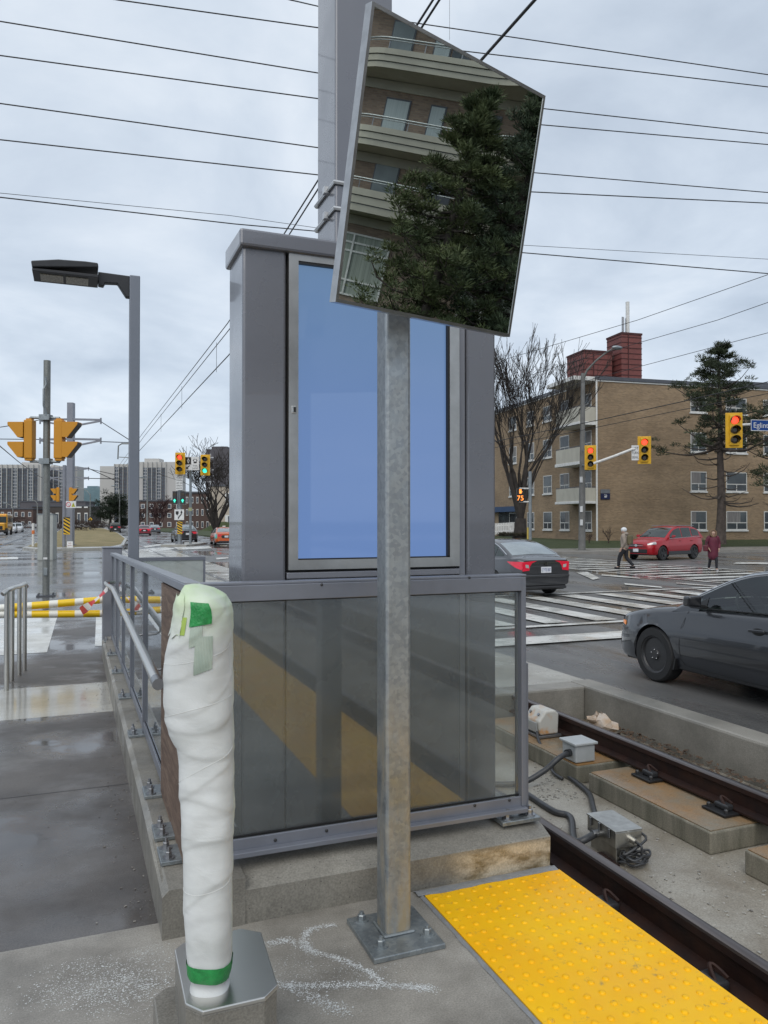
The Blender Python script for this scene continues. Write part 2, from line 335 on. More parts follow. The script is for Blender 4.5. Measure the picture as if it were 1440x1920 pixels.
# rails of the open track
def rail(x,y0,y1,zt,name,label):
    t=thing(name,label,'rail',(x,0,zt-.17),group='rails of the streetcar track')
    h=.17; p=[(-.075,0),(.075,0),(.075,.014),(.012,.03),(.010,.118),(.036,.132),(.036,h-.004),(-.036,h-.004),(-.036,.132),(-.010,.118),(-.012,.03),(-.075,.014)]
    MB().prism([(x+a,y0,zt-h+b) for a,b in p],(0,y1-y0,0)).build('rail_body',rustm,t,smooth=True,ang=25)
    MB().prism([(x+a,y0,zt+b) for a,b in [(-.036,-.004),(.036,-.004),(.03,0.006),(.015,.009),(-.015,.009),(-.03,.006)]],(0,y1-y0,0)).build('running_surface',railtop,t,smooth=True)
    return t
RN,RF,ZT=2.69,4.37,-.27
rail(RN,-60,TE-.02,ZT,'track_rail','dark rusty rail right beside the yellow platform edge'); rail(RF,-60,TE-.02,ZT,'track_rail','rusty rail on concrete plinths beside the low trench wall')
mb=MB()
for x in (RN,RF): mb.box(x-.036,TE,ZR,x+.036,54.6,ZR+.026)
struct('embedded_rails',mb,railtop)
mb=MB()
for x in (RN+.075,RF-.1): mb.face([(x-.03,TE+.3,ZR+.023),(x+.03,TE+.3,ZR+.023),(x+.03,54.6,ZR+.023),(x-.03,54.6,ZR+.023)])
struct('rail_grooves',mb,dark)
mb=MB()                                # curving rails on the far left
for pts in ([(-20,1031),(40,1010),(62,998),(66,992),(50,988),(30,986)],[(-20,1022),(20,1006),(50,996),(55,992),(38,990),(20,989)]):
    P=[G(x,y,ZR+.012) for x,y in pts]; mb.tube(P,.07,4)
struct('curved_rails',mb,greyD)
# plinths and fasteners
ys=[(5.46,7.1),(3.98,5.3),(2.2,3.70),(.3,1.95),(-1.7,-.1)]
def clip(x,y,zb,side,label):
    t=thing('rail_fastener',label,'rail fastener',(x,y,zb),group='rail fasteners')
    MB().box(x-.2 if side<0 else x-.05,y-.11,zb,x+.05 if side<0 else x+.2,y+.11,zb+.018).build('base_plate',black,t,bevel=.004)
    sx=x+side*.1; MB().box(sx-.035,y-.06,zb+.018,sx+.035,y+.06,zb+.06).build('shoulder',dark,t,bevel=.012)
    pth=[V(sx+side*.02-side*.065*(i/8),y-.035+.07*math.sin(i*.39),zb+.045+.045*math.sin(i*.36)) for i in range(9)]
    MB().tube(pth,.011,6).build('spring_clip',rustm,t,smooth=True)
    for q in (-.08,.08): MB().lathe([(.016,0),(.016,.022),(.008,.03)],(x+side*.16,y+q,zb+.018),n=6).build('bolt',dark,t)
for i,(a,b) in enumerate(ys):
    lab=['plinth carrying the two small grey track boxes','rust-stained plinth in full view, between the grey boxes and the right frame edge','third plinth, cut off by the right frame edge','plinth','plinth'][i]
    if i<3:
        t=tag(MB().box(3.91,a,-.621,4.8,b,-.47).build('rail_plinth',plinthb,bevel=.012),'concrete rail '+lab if i!=1 else lab,'plinth','concrete plinths under the far rail')
        MB().box(3.925,a+.015,-.47,4.785,b-.015,-.462).build('stained_top',plinth,t)
for y,l in ((4.98,'black rail fastener at the far end of the rust-stained plinth'),(4.22,'black rail fastener at the near end of the rust-stained plinth'),(3.45,'black rail fastener on the plinth cut off by the frame edge')): clip(RF,y,-.458,-1,l)
mb=MB()
MB().box(2.4,-60,-.62,2.98,TE,-.46).build('x',plinthb) if False else None
struct('rail_grout_strip',MB().box(2.46,-60,-.62,2.92,TE,-.45),plinthb)
for y,l in ((2.62,'spring clip on the near rail at the middle of the yellow strip'),(1.9,'spring clip on the near rail toward the frame corner'),(3.35,'spring clip on the near rail by the concrete kerb')): clip(RN,y,-.446,-1,l)
# yellow tactile strip
m,nt,b=nmat('tactile_yellow'); vec=coords(nt)
base=ramp(nt,noise(nt,vec,2.2,5,.6),[(.35,(.86,.43,.002)),(.65,(.90,.52,.004))])
scuff=ramp(nt,noise(nt,vec,22,8,.75),[(.58,0.),(.70,1.)]); base=mixc(nt,scuff,base,(.42,.27,.06))
nt.links.new(base,b.inputs['Base Color']); nt.links.new(ramp(nt,noise(nt,vec,3.5,4),[(.4,.34),(.6,.6)]),b.inputs['Roughness']); b.inputs['Specular IOR Level'].default_value=.3
vo=N(nt,'ShaderNodeTexVoronoi'); vo.inputs['Scale'].default_value=170; vo.inputs['Randomness'].default_value=.1; nt.links.new(vec,vo.inputs['Vector'])
bumpn(nt,b,ramp(nt,vo.outputs['Distance'],[(.2,1.),(.45,0.)]),.3,.002); tact=m
X0,X1=1.375,2.05; YT=3.0
t=thing('tactile_strip','bright yellow tactile warning strip along the platform edge','tactile paving',(X0,0,0))
MB().box(X0,-40,0,X1,YT,.008).build('tile_base',tact,t)
mb=MB(); pit=.0612
for i in range(11):
    for j in range(74):
        x=X0+.031+i*pit; y=YT-.04-j*pit
        mb.lathe([(.0125,0),(.0118,.0025),(.009,.0045),(.004,.0052)],(x,y,.008),n=10)
mb.build('truncated_domes',tact,t,smooth=True,ang=60)
seal=M('grey_sealant',(.25,.26,.27),.45,vs=20,bump=.5,bs=60)
mb=MB(); random.seed(3)
pts=[]; 
L=[(X0-.022,YT+.05-i*.06) for i in range(80)]
rows=[[(x+.004-random.uniform(0,.006),y,.002),(x+.012,y,.009),(X0,y,.003)] for x,y in L]; mb.grid(rows)
L=[(X0-.03+i*.05,YT) for i in range(15)]
rows=[[(x,y+.055+random.uniform(-.008,.008),.004),(x,y+.03,.014),(x,y-.004+random.uniform(-.005,.005),.0085)] for x,y in L]; mb.grid(rows)
tag(mb.build('sealant_bead',seal,smooth=True),'grey sealant bead round the yellow strip','sealant')
# kerb of the enclosure
def zc(y): return .19 if y<3.9 else .19-.03*(y-3.9)
kb=M('x',(.2,.2,.2)); bpy.data.materials.remove(kb)
m,nt,b=nmat('stained_kerb_concrete'); vec=coords(nt)
base=ramp(nt,noise(nt,vec,2.2,8,.65),[(.34,(.14,.132,.115)),(.66,(.275,.262,.23))])
sx=N(nt,'ShaderNodeSeparateXYZ'); nt.links.new(vec,sx.inputs[0])
mr=N(nt,'ShaderNodeMapRange'); nt.links.new(sx.outputs[0],mr.inputs[0]); mr.inputs[1].default_value=1.2; mr.inputs[2].default_value=1.35
tan=ramp(nt,noise(nt,coords(nt,(3,3,6)),1.3,6,.6),[(.38,(.2,.15,.08)),(.5,(.5,.43,.32))])
mz=N(nt,'ShaderNodeMapRange'); nt.links.new(sx.outputs[2],mz.inputs[0]); mz.inputs[1].default_value=.14; mz.inputs[2].default_value=.11
k=mixc(nt,1.,mr.outputs[0],mz.outputs[0],'MULTIPLY'); base=mixc(nt,k,base,tan)
base=mixc(nt,.5,base,ramp(nt,noise(nt,vec,120,3),[(.35,.6),(.65,1.3)]),'MULTIPLY')
vo=N(nt,'ShaderNodeTexVoronoi'); vo.inputs['Scale'].default_value=28; nt.links.new(vec,vo.inputs['Vector'])
base=mixc(nt,ramp(nt,vo.outputs['Distance'],[(.06,.8),(.1,0.)]),base,(.06,.055,.05))
nt.links.new(base,b.inputs['Base Color']); nt.links.new(ramp(nt,noise(nt,vec,3,4),[(.35,.25),(.65,.65)]),b.inputs['Roughness']); bumpn(nt,b,noise(nt,vec,130,4),.3,.003); kerbm=m
t=thing('enclosure_kerb','stained concrete kerb carrying the glass railing round the kiosk','kerb',(.3,3.06,0))
MB().prism([(.31,3.075,-.2),(.31,3.06,.135),(.31,3.13,.165),(.31,3.2,.178),(.31,3.6,.18),(.31,3.6,-.2)],(1.735,0,0)).build('front_kerb',kerbm,t,smooth=True,ang=20)
ysr=[3.06]+[3.9+i*.95 for i in range(9)]
rows=[[(.30,y,-.6),(.30,y,zc(y)-.03),(.325,y,zc(y)-.004),(.62,y,zc(y)-.004),(.62,y,-.6)] for y in ysr]
mb=MB().grid(rows); mb.f.append(tuple(range(5))); mb.f.append(tuple(range(len(mb.v)-5,len(mb.v)))[::-1])
mb.build('side_kerb',kerbm,t,smooth=True,ang=20)
# ------------------------------------------------------------------ kiosk
KX0,KX1,KY=.683,1.99,3.46
def kz(py,px=700): return onY(px,py,KY).z
t=thing('information_kiosk','tall grey kiosk with a blank blue display behind the glass railing','kiosk',(1.336,KY,.18))
fx0,fx1=onY(541,800,KY).x,onY(861,800,KY).x          # door frame sides
fz0,fz1=onY(541,1069,KY).z,onY(541,465,KY).z
top=2.86
mb=MB().prism([(KX0,KY+.005,.18),(fx0-.012,KY,.18),(fx0-.012,KY+.34,.18),(KX0,KY+.34,.18)],(0,0,top-.18)); mb.build('side_panel',grey,t,bevel=.012)
mb=MB().prism([(fx1+.045,KY,.18),(KX1,KY+.005,.18),(KX1,KY+.34,.18),(fx1+.045,KY+.34,.18)],(0,0,top-.18)); mb.build('side_panel',grey,t,bevel=.012)
MB().box(fx1+.006,KY+.012,.18,fx1+.04,KY+.33,top).build('hinge_strip',greyL,t,bevel=.003)
MB().box(fx0-.006,KY+.01,.18,fx1+.004,KY+.33,fz0-.05).build('lower_panel',grey,t,bevel=.004)
MB().box(fx0-.006,KY+.002,fz0-.042,fx1+.004,KY+.3,fz0-.012).build('door_sill',greyL,t,bevel=.004)
MB().box(fx0-.008,KY+.05,fz0-.045,fx1+.04,KY+.3,top-.005).build('door_recess',black,t)
sxa,sxb=onY(559,800,KY).x,onY(843,800,KY).x; sza,szb=onY(559,1050,KY).z,onY(559,489,KY).z
mb=MB()
yf=KY-.004
for a,b_,c,d in ((fx0,fz0,sxa,fz1),(sxb,fz0,fx1,fz1),(sxa,szb,sxb,fz1),(sxa,fz0,sxb,sza)): mb.box(a,yf,b_,c,KY+.06,d)
mb.build('door_frame',alum,t)
m,nt,b=nmat('blue_display'); vec=coords(nt)
b.inputs['Base Color'].default_value=(.01,.02,.05,1); b.inputs['Roughness'].default_value=.04
sx=N(nt,'ShaderNodeSeparateXYZ'); nt.links.new(vec,sx.inputs[0]); mr=N(nt,'ShaderNodeMapRange'); nt.links.new(sx.outputs[2],mr.inputs[0]); mr.inputs[1].default_value=1.2; mr.inputs[2].default_value=2.6
nt.links.new(ramp(nt,mr.outputs[0],[(0.,(.145,.245,.50)),(.5,(.15,.245,.47)),(1.,(.135,.23,.385))]),b.inputs['Emission Color']); b.inputs['Emission Strength'].default_value=.74; disp=m
MB().box(sxa-.01,KY+.02,sza-.01,sxb+.01,KY+.04,szb+.01).build('display',disp,t)
mb=MB()
for a,b_,c,d in ((sxb-.012,sza,sxb+.001,szb),(sxa,szb-.012,sxb,szb+.001),(sxa,sza-.001,sxb,sza+.006)): mb.box(a,KY-.001,b_,c,KY+.019,d)
mb.build('display_gasket',black,t)
lx,lz=onY(551,768,yf).x,onY(551,768,yf).z
lk=MB().box(lx-.011,yf-.004,lz-.017,lx+.011,yf+.002,lz+.017).build('lock',steel,t,bevel=.002)
MB().box(lx-.002,yf-.0055,lz-.012,lx+.008,yf-.0035,lz+.012).build('keyhole',black,lk)
MB().prism([(KX0-.018,KY-.022,2.845),(KX0-.018,KY-.022,2.925),(KX0-.018,KY+.36,2.945),(KX0-.018,KY+.36,2.845)],(KX1-KX0+.036,0,0)).build('cap',grey,t,bevel=.012)
# ------------------------------------------------------------------ overhead line mast behind the kiosk
MY,MX,MA=4.35,4.35*.324,.37
t=thing('overhead_line_mast','thick square grey mast rising directly behind the kiosk','mast',(MX+.18,MY+.18,.0))
MB().box(MX,MY,0,MX+MA,MY+MA,10.5).build('mast_shaft',grey,t,bevel=.012)
mb=MB()
for pa,pb in (((600,392),(645,357)),((600,438),(645,401))):
    za=onX(600,pa[1],MX).z+.04; g=.008
    mb.tube([(MX-g,MY+MA+g,za),(MX-g,MY-g,za),(MX+MA+g,MY-g,za),(MX+MA+g,MY+MA+g,za),(MX-g,MY+MA+g,za)],.013,6)
    mb.obox((MX-.014,MY+.13,za),(.02,0,0),(0,.02,0),(0,0,.02))
mb.build('steel_strap',M('strap_silver',(.6,.61,.62),.35,.6),t)
# ------------------------------------------------------------------ mirror on its post
q=[(697,2),(1022,180),(955,632),(628,566)]; Rr=[ray(*p).normalized() for p in q]
A_=np.array([list(Rr[0]),list(-Rr[1]),list(Rr[2]),list(-Rr[3])]).T; l=np.linalg.svd(A_)[2][-1]; l=l/l[0]
Pm=[Rr[i]*float(l[i]) for i in range(4)]; k=2.83/((sum(Pm,Vector())/4).dot(fw)); Pm=[O+p*k for p in Pm]
C_=sum(Pm,Vector())/4; ex=((Pm[1]-Pm[0])+(Pm[2]-Pm[3]))/2; W_=ex.length; ex.normalize()
ey=((Pm[0]-Pm[3])+(Pm[1]-Pm[2]))/2; H_=ey.length; nrm=ex.cross(ey).normalized(); ey.normalize()
# sheet corners follow the survey; the frame is a shallow steel box behind them
MN=nrm; MC=C_
mirm,nt,b=nmat('mirror_glass'); b.inputs['Base Color'].default_value=(.84,.88,.85,1); b.inputs['Metallic'].default_value=1; b.inputs['Roughness'].default_value=.0
t=thing('traffic_mirror','large square traffic mirror tilted on top of the galvanised post','mirror',C_)
TL,TR,BR,BL=Pm
def inset(P,d): return [P[i]+((P[(i+1)%4]-P[i]).normalized()+(P[(i-1)%4]-P[i]).normalized())*d for i in range(4)]
inn=inset(Pm,.012)
MB().face([p+MN*.001 for p in inn][::-1]).build('mirror_glass',mirm,t)
mb=MB(); back=[p-MN*.031 for p in Pm]
for i in range(4):
    j=(i+1)%4; mb.add([Pm[i],Pm[j],back[j],back[i],inn[i],inn[j],Pm[i]+MN*.003,Pm[j]+MN*.003,inn[i]+MN*.003,inn[j]+MN*.003],[(6,7,2,3)[::-1],(6,8,9,7)[::-1],(8,4,5,9)[::-1]])
mb.f.append(tuple(len(mb.v)-10+z for z in ())) if False else None
mb.add(back,[(0,1,2,3)])
mframe=M('mirror_frame_steel',(.5,.5,.5),.3,.9,c2=(.38,.38,.38),vs=14)
mb.build('frame',mframe,t)
def pv(x,y): return onP(x,y,MC+MN*.004,MN)
PXc=G(706,1745); PB=[G(702,1799,.02),G(831,1768,.02),G(775,1699,.02),G(653,1721,.02)]
pa=.105; px0=G(724,1757,.02); 
t2=thing('mirror_post','square galvanised steel post bolted to the platform by a square base plate','post',(px0.x+pa/2,px0.y+pa/2,0))
cxp,cyp=px0.x+pa/2,px0.y+pa/2
MB().box(px0.x,px0.y,.018,px0.x+pa,px0.y+pa,2.62).build('post_shaft',galvp,t2,bevel=.012,seg=3)
bx0,by0=PB[0].x,PB[0].y; bw=.36
bx0=min(p.x for p in PB); bx1=max(p.x for p in PB); by0=min(p.y for p in PB); by1=max(p.y for p in PB)
MB().box(bx0,by0,0,bx1,by1,.02).build('base_plate',galvm,t2,bevel=.003)
MB().prism([(px0.x-.012,px0.y-.012,.02),(px0.x+pa+.012,px0.y-.012,.02),(px0.x+pa+.012,px0.y+pa+.012,.02),(px0.x-.012,px0.y+pa+.012,.02)],(0,0,.01)).build('weld_bead',galvm,t2,bevel=.008)
def hexbolt(p,r,parent,mat=galvm):
    p=Vector(p); bb=MB().lathe([(r*1.75,0),(r*1.75,.004)],p,n=14).lathe([(r,.004),(r,.021),(r*.8,.024)],p,n=6).lathe([(r*.55,.024),(r*.5,.034)],p,n=10).build('bolt',mat,parent); return bb
for qx,qy in ((678,1722),(714,1770),(801,1748)): hexbolt(G(qx,qy+3,.02),.0165,t2)
hexbolt((bx1-.05,by1-.05,.02),.0165,t2)
MB().bar((cxp,cyp,2.52),MC-MN*.12+V(0,0,-.15),.05,.05).bar(MC-MN*.032,MC-MN*.12,.2,.2).bar((cxp,cyp,2.58),MC-MN*.12,.05,.05).build('mirror_bracket',steelD,t2)
# ------------------------------------------------------------------ front glass railing
GYP=3.2
gl=glass('railing_glass',(.88,.91,.9),1.28,.085,rg=.025)
gld=glass('wet_railing_glass',(.85,.9,.89),1.2,.12,.75)
fxl,fxr=.47,onY(972,1300,GYP).x
ztop=1.345; t=thing('glass_railing','wide glass railing panel in grey frame before the kiosk','railing',(1.2,GYP,.18))
MB().box(fxl-.02,GYP-.03,ztop-.008,fxr+.028,GYP+.04,ztop+.004).box(fxl-.02,GYP-.035,ztop-.075,fxr,GYP-.018,ztop-.008).build('top_rail',railg,t,bevel=.003)
MB().box(fxl-.02,GYP-.02,.245,fxr+.004,GYP-.008,.292).box(fxl-.02,GYP-.055,.225,fxr+.02,GYP+.02,.247).build('bottom_rail',railg,t,bevel=.003)
MB().box(fxr,GYP-.03,.247,fxr+.026,GYP+.035,ztop-.01).box(fxr+.027,GYP-.01,.2,fxr+.05,GYP+.05,.92).build('corner_post',railg,t,bevel=.003)
MB().box(fxl-.045,GYP-.03,.2,fxl-.02,GYP+.035,ztop-.01).build('corner_post',railg,t,bevel=.003)
MB().box(fxl,GYP+.004,.262,fxr,GYP+.014,ztop-.04).build('glass_pane',gl,t)
MB().box(fxl,GYP-.003,.292,fxr,GYP+.003,.299).build('glazing_gasket',black,t); MB().box(fxl,GYP-.003,ztop-.082,fxr,GYP+.003,ztop-.074).build('glazing_gasket',black,t)
for px,py in ((516,1575),(612,1557),(890,1510),(955,1500)):
    p=onY(px,py,GYP-.02); MB().lathe([(.007,0),(.007,.004),(.004,.006)],p,(0,-1,0),8).build('screw',dark,t)
for px,py in ((603,1096),(880,1083)):
    p=onY(px,py,GYP-.035); MB().lathe([(.006,0),(.006,.003),(.003,.005)],p,(0,-1,0),8).build('screw',dark,t)
bp_=MB().box(fxr-.13,GYP-.075,.186,fxr+.075,GYP+.10,.205).build('base_plate',galvm,t,bevel=.003)
def anchor(p,parent,r=.014):
    p=Vector(p); return MB().lathe([(r*1.9,0),(r*1.9,.005)],p,n=12).lathe([(r,.005),(r,.026),(r*.85,.028)],p,n=6).lathe([(r*.55,.028),(r*.5,.045)],p,n=8).build('anchor_bolt',steelD,parent,world=True)
for dx,dy in ((-.085,-.04),(.04,-.035),(-.02,.06)): anchor((fxr+dx,GYP+dy,.205),bp_)
# small end panel with raindrops, right of the kiosk
# ------------------------------------------------------------------ side railing along the ramp
RX=.43
def rtop(y): return 1.335-.022*(y-3.1)
py=[4.2,5.55,6.95,8.35,9.75,11.1]
lab=['plywood bay','first glass bay','second glass bay','third glass bay','fourth glass bay','last glass bay']
t=thing('ramp_railing','long grey glass railing with posts descending beside the ramp','railing',(RX,3.2,.15))
def sect(y0,y1,zoff,w,h,name,mat,x=RX,f=rtop,bev=.003):
    return MB().bar((x,y0,f(y0)+zoff),(x,y1,f(y1)+zoff),w,h).build(name,mat,t,bevel=bev)
sect(3.17,4.2,-.003,.075,.034,'top_rail',railg); sect(4.203,11.15,-.003,.075,.034,'top_rail',railg)
sect(3.2,11.15,.016,.068,.004,'top_flat_bar',steelD)
def zb(y): return zc(y)+.07
for y in py:
    MB().bar((RX,y,zc(y)+.02),(RX,y,rtop(y)-.02),.045,.06,(0,1,0)).build('post',railg,t,bevel=.003)
prev=3.25
for i,y in enumerate(py):
    a,b_=prev+.04,y-.04
    if i==0:
        prev=y; continue
    MB().prism([(RX-.005,a,zb(a)+.03),(RX-.005,b_,zb(b_)+.03),(RX-.005,b_,rtop(b_)-.02),(RX-.005,a,rtop(a)-.02)],(.01,0,0)).build('glass_pane',gld if i>3 else glass('side_glass_%d'%i,(.84,.89,.88),1.1,.09),t)
    prev=y
MB().bar((RX-.012,3.25,zb(3.25)),(RX-.012,11.1,zb(11.1)),.012,.06).bar((RX+.012,3.25,zb(3.25)),(RX+.012,11.1,zb(11.1)),.012,.06).build('bottom_rail',railg,t,bevel=.002)
bpp=[]
for y in py+[3.62,3.36]:
    b_=MB().box(RX-.115,y-.085,zc(y)-.002,RX+.115,y+.085,zc(y)+.016).build('base_plate',galvm,t,bevel=.003)
    for dx in (-.08,.08):
        for dy in (-.05,.05): anchor((RX+dx,y+dy,zc(y)+.016),b_,.0135)
ply,nt,b=nmat('weathered_plywood'); v2=coords(nt,(1,.35,3)); 
base=ramp(nt,noise(nt,v2,7,9,.72,1.5),[(.3,(.05,.032,.024)),(.5,(.14,.09,.065)),(.7,(.26,.19,.14))]); nt.links.new(base,b.inputs['Base Color']); b.inputs['Roughness'].default_value=.7; bumpn(nt,b,noise(nt,v2,14,6),.4,.004)
tag(MB().prism([(RX-.030,3.20,.20),(RX-.030,4.17,.19),(RX-.030,4.17,rtop(4.17)-.03),(RX-.030,3.20,rtop(3.2)-.03)],(.018,0,0)).build('plywood_sheet',ply),'weathered brown plywood sheet closing the first railing bay','plywood')
HX=.325
def hz(y): return np.interp(y,[3.5,8.4,10.4,11.0],[.885,.91,.80,.79])
pts=[V(HX+.0,y,hz(y)) for y in [3.62+i*.247 for i in range(30)]]+[V(HX+.02,10.85,.79),V(RX-.01,10.95,.79)]
h=MB().tube(pts,.024,12).build('handrail',steel,t,smooth=True)
MB().tube([pts[0]+V(0,-.11,-.0),pts[0]+V(0,.0,0)],.026,12).build('end_sleeve',steelD,h,smooth=True)
for y in (4.25,5.55,6.95,8.35,9.75):
    MB().tube([(HX,y,hz(y)-.02),(HX,y,hz(y)-.06),(HX+.03,y,hz(y)-.075),(RX-.02,y,hz(y)-.075)],.008,6).build('handrail_bracket',steelD,t,smooth=True)
# far cross panel, pedestal
fp=thing('glass_railing','low wet glass panel with thin frame across the far end of the kiosk enclosure','railing',(1.2,11.2,.0))
a,b_=onY(262,1049,11.2),onY(385,1046,11.2)
MB().box(.5,11.18,1.05,b_.x,11.22,1.10).box(b_.x-.03,11.185,0,b_.x,11.215,1.05).build('frame',railg,fp,bevel=.003)
MB().box(.5,11.195,.1,b_.x-.03,11.205,1.05).build('glass_pane',glass('misted_glass',(.8,.85,.84),1.,.45),fp)
a,b_=onY(193,1026,11.45),onY(229,1026,11.45)
t=thing('grey_cabinet','narrow grey steel cabinet closing the far end of the ramp railing','cabinet',((a.x+b_.x)/2,11.6,ZR))
MB().box(a.x,11.45,ZR,b_.x,11.8,a.z-.02).build('cabinet_body',greyL,t,bevel=.01); MB().box(a.x-.01,11.44,a.z-.02,b_.x+.01,11.81,a.z).build('lid',railg,t,bevel=.004)
# ------------------------------------------------------------------ square lamp post
t=thing('platform_lamp_post','square grey lamp post with a flat dark LED lantern reaching left','lamp post',(.73,9.95,0))
LY=9.9; lx0=onY(242,800,LY).x; lx1=onY(265,800,LY).x; lt=onY(253,516,LY).z; wv=lx1-lx0
MB().box(lx0,LY,0,lx1-.02,LY+wv-.02,lt).build('pole',M('pole_grey',(.2,.22,.26),.42,.2,vs=1,c2=(.18,.2,.24)),t,bevel=.01)
def LP(x,y): return onY(x,y,LY+.06)
lant=M('lantern_charcoal',(.035,.037,.042),.5,.3)
arm=[LP(243,519),LP(184,511),LP(184,536),LP(194,538),LP(197,532),LP(220,533),LP(236,558),LP(243,559)]
MB().prism([p+V(0,-.04,0) for p in arm],(0,.1,0)).build('arm',lant,t,bevel=.01)
hp=[LP(60,500),LP(110,497.5),LP(160,501),LP(183,504),LP(184,513),LP(62,512)]
hd=MB().prism([p+V(0,-.24,0) for p in hp],(0,.46,0)); u0=[LP(62,512),LP(184,513)]
hd.build('lantern_shell',lant,t,bevel=.014)
zA,zB=LP(62,512),LP(184,513)
und=MB().box(zA.x,LY-.16,zA.z-.035,zB.x,LY+.28,zA.z).build('lantern_underside',lant,t,bevel=.006)
le=M('led_lens',(.42,.4,.34),.3,vs=60,c2=(.2,.19,.16),lo=.48,hi=.52)
for x0_,x1_ in ((zA.x+.08,zA.x+.33),(zA.x+.36,zA.x+.61)):
    MB().box(x0_,LY-.08,zA.z-.045,x1_,LY+.2,zA.z-.03).build('led_module',le,t,bevel=.004)
# ------------------------------------------------------------------ wrapped card reader on octagonal plinth
PZ=.30
oc=[G(x,y,PZ) for x,y in [(327,1781),(347,1882),(380,1897),(498,1870),(521,1847),(490,1748),(451,1741),(343,1768)]]
ctr=sum(oc,Vector())/8
t=thing('concrete_pedestal','small octagonal concrete pedestal with a steel cap plate','pedestal',(ctr.x,ctr.y,0))
MB().prism([ctr+(p-ctr)*.985-V(0,0,PZ)+V(0,0,0) for p in oc],(0,0,PZ-.012)).build('concrete_block',concdk,t,bevel=.004)
MB().prism([ctr+(p-ctr)*1.22-V(0,0,PZ)+V(-.03,.02,0) for p in oc],(0,0,.14)).build('concrete_footing',concdk,t,bevel=.006)
MB().prism([p-V(0,0,.012) for p in oc],(0,0,.013)).build('cap_plate',steel,t,bevel=.003)
# silhouette survey of the wrapped reader: y, left, right
sil=[(1862,358,437),(1845,351,438),(1800,349,439),(1700,343,439),(1600,341,440),(1500,338,441),(1430,335,442),(1396,331,441),(1372,318,440),(1345,310,439),(1310,308,438),(1270,309,437),(1235,312,437),(1200,318,437),(1172,322,437),(1150,326,436),(1135,331,432),(1118,336,420),(1104,340,398),(1097,344,372)]
bd_=depth(G(395,1845,PZ))+.0; rows=[]; random.seed(5)
nk=96
wr=[random.uniform(0,6.28) for _ in range(8)]
zs=[at(400,s[0],bd_).z for s in sil]; zl=[at(s[1],s[0],bd_) for s in sil]; zr_=[at(s[2],s[0],bd_) for s in sil]
lean=[0]*len(sil)
def silz(z):
    i=np.interp(z,zs,range(len(zs))); j=min(int(i),len(zs)-2); f=i-j
    return zl[j].lerp(zl[j+1],f),zr_[j].lerp(zr_[j+1],f)
zz=np.linspace(zs[0],zs[-1],430)
bands=[(.33,.05),(.47,.035),(.58,.06),(.66,-.04),(.76,.05),(.84,.045),(.92,.07),(1.0,.05),(1.08,.06),(1.17,.03),(1.25,.05)]
for z in zz:
    L_,R_=silz(z); c=(L_+R_)/2; hx=(R_-L_).length/2; fz=(z-zs[0])/(zs[-1]-zs[0])
    hy=.068+.035*max(0,min(1,(fz-.55)*3)); 
    if fz>.955: hy*=max(.35,1-((fz-.955)/.045)**2*.65)
    ring=[]
    for k_ in range(nk):
        a=2*math.pi*k_/nk; ca,sa=math.cos(a),math.sin(a)
        ex_=2.6; rr=(abs(ca)**ex_+abs(sa)**ex_)**(-1/ex_)
        d=0
        for zb_,sl in bands:                       # overlapping turns of the wrap: small step at each band edge
            e=zb_+PZ-.05+sl*math.sin(a+zb_*7)*.9+.06*(a if a<math.pi else a-2*math.pi)/math.pi
            u=(z-e)/.0035
            d+=.0030*(1/(1+math.exp(-max(-30,min(30,u)))))*math.exp(-max(0,u)*.03)
        q3=V(ca*.8,sa*.8,z*9+a*.35); d+=.0024*mn.noise(q3)+.0016*mn.noise(q3*2.3+V(5,1,2))+(.0028*mn.noise(V(ca*1.2,sa*1.2,z*14-a*.6)) if fz>.4 else 0)
        d-=.008*math.exp(-((z-PZ-.02)/.02)**2)
        p=c+rt*(ca*rr*(hx+d-.008))+V(fw.x,fw.y,0).normalized()*(sa*rr*(hy+d)+.03*max(0,fz-.6))
        ring.append(p)
    rows.append(ring)
m,nt,b=nmat('white_foam_wrap'); vec=coords(nt); sx=N(nt,'ShaderNodeSeparateXYZ'); nt.links.new(vec,sx.inputs[0])
mr=N(nt,'ShaderNodeMapRange'); nt.links.new(sx.outputs[2],mr.inputs[0]); mr.inputs[1].default_value=.82; mr.inputs[2].default_value=1.13
base=ramp(nt,noise(nt,coords(nt,(1,1,2)),5,6),[(.3,(.56,.58,.57)),(.7,(.74,.76,.76))])
gpatch=mixc(nt,1.,ramp(nt,mr.outputs[0],[(.45,0.),(1.,.9)]),ramp(nt,noise(nt,vec,9,3),[(.3,.35),(.6,.95)]),'MULTIPLY')
base=mixc(nt,gpatch,base,(.50,.66,.34))
stripe=N(nt,'ShaderNodeMapRange'); nt.links.new(sx.outputs[0],stripe.inputs[0]); stripe.inputs[1].default_value=.045; stripe.inputs[2].default_value=.06
base=mixc(nt,mixc(nt,1.,stripe.outputs[0],(.45,.45,.45),'MULTIPLY'),base,(.60,.66,.44))
wv_=N(nt,'ShaderNodeTexWave',wave_type='BANDS',bands_direction='Z',i_Scale=1.1,i_Distortion=9,i_Detail=3); nt.links.new(coords(nt,(2,2,3)),wv_.inputs['Vector'])
base=mixc(nt,.22,base,ramp(nt,wv_.outputs['Fac'],[(.0,.72),(.25,1.05)]),'MULTIPLY')
nt.links.new(base,b.inputs['Base Color']); b.inputs['Roughness'].default_value=.6; b.inputs['Subsurface Weight'].default_value=.25; b.inputs['Subsurface Radius'].default_value=(.02,.02,.02)
wb_=noise(nt,coords(nt,(1.2,1.2,2.2)),6,3,.5,1.2); bumpn(nt,b,mixc(nt,.12,wb_,noise(nt,vec,260,3)),.3,.010); foam=m
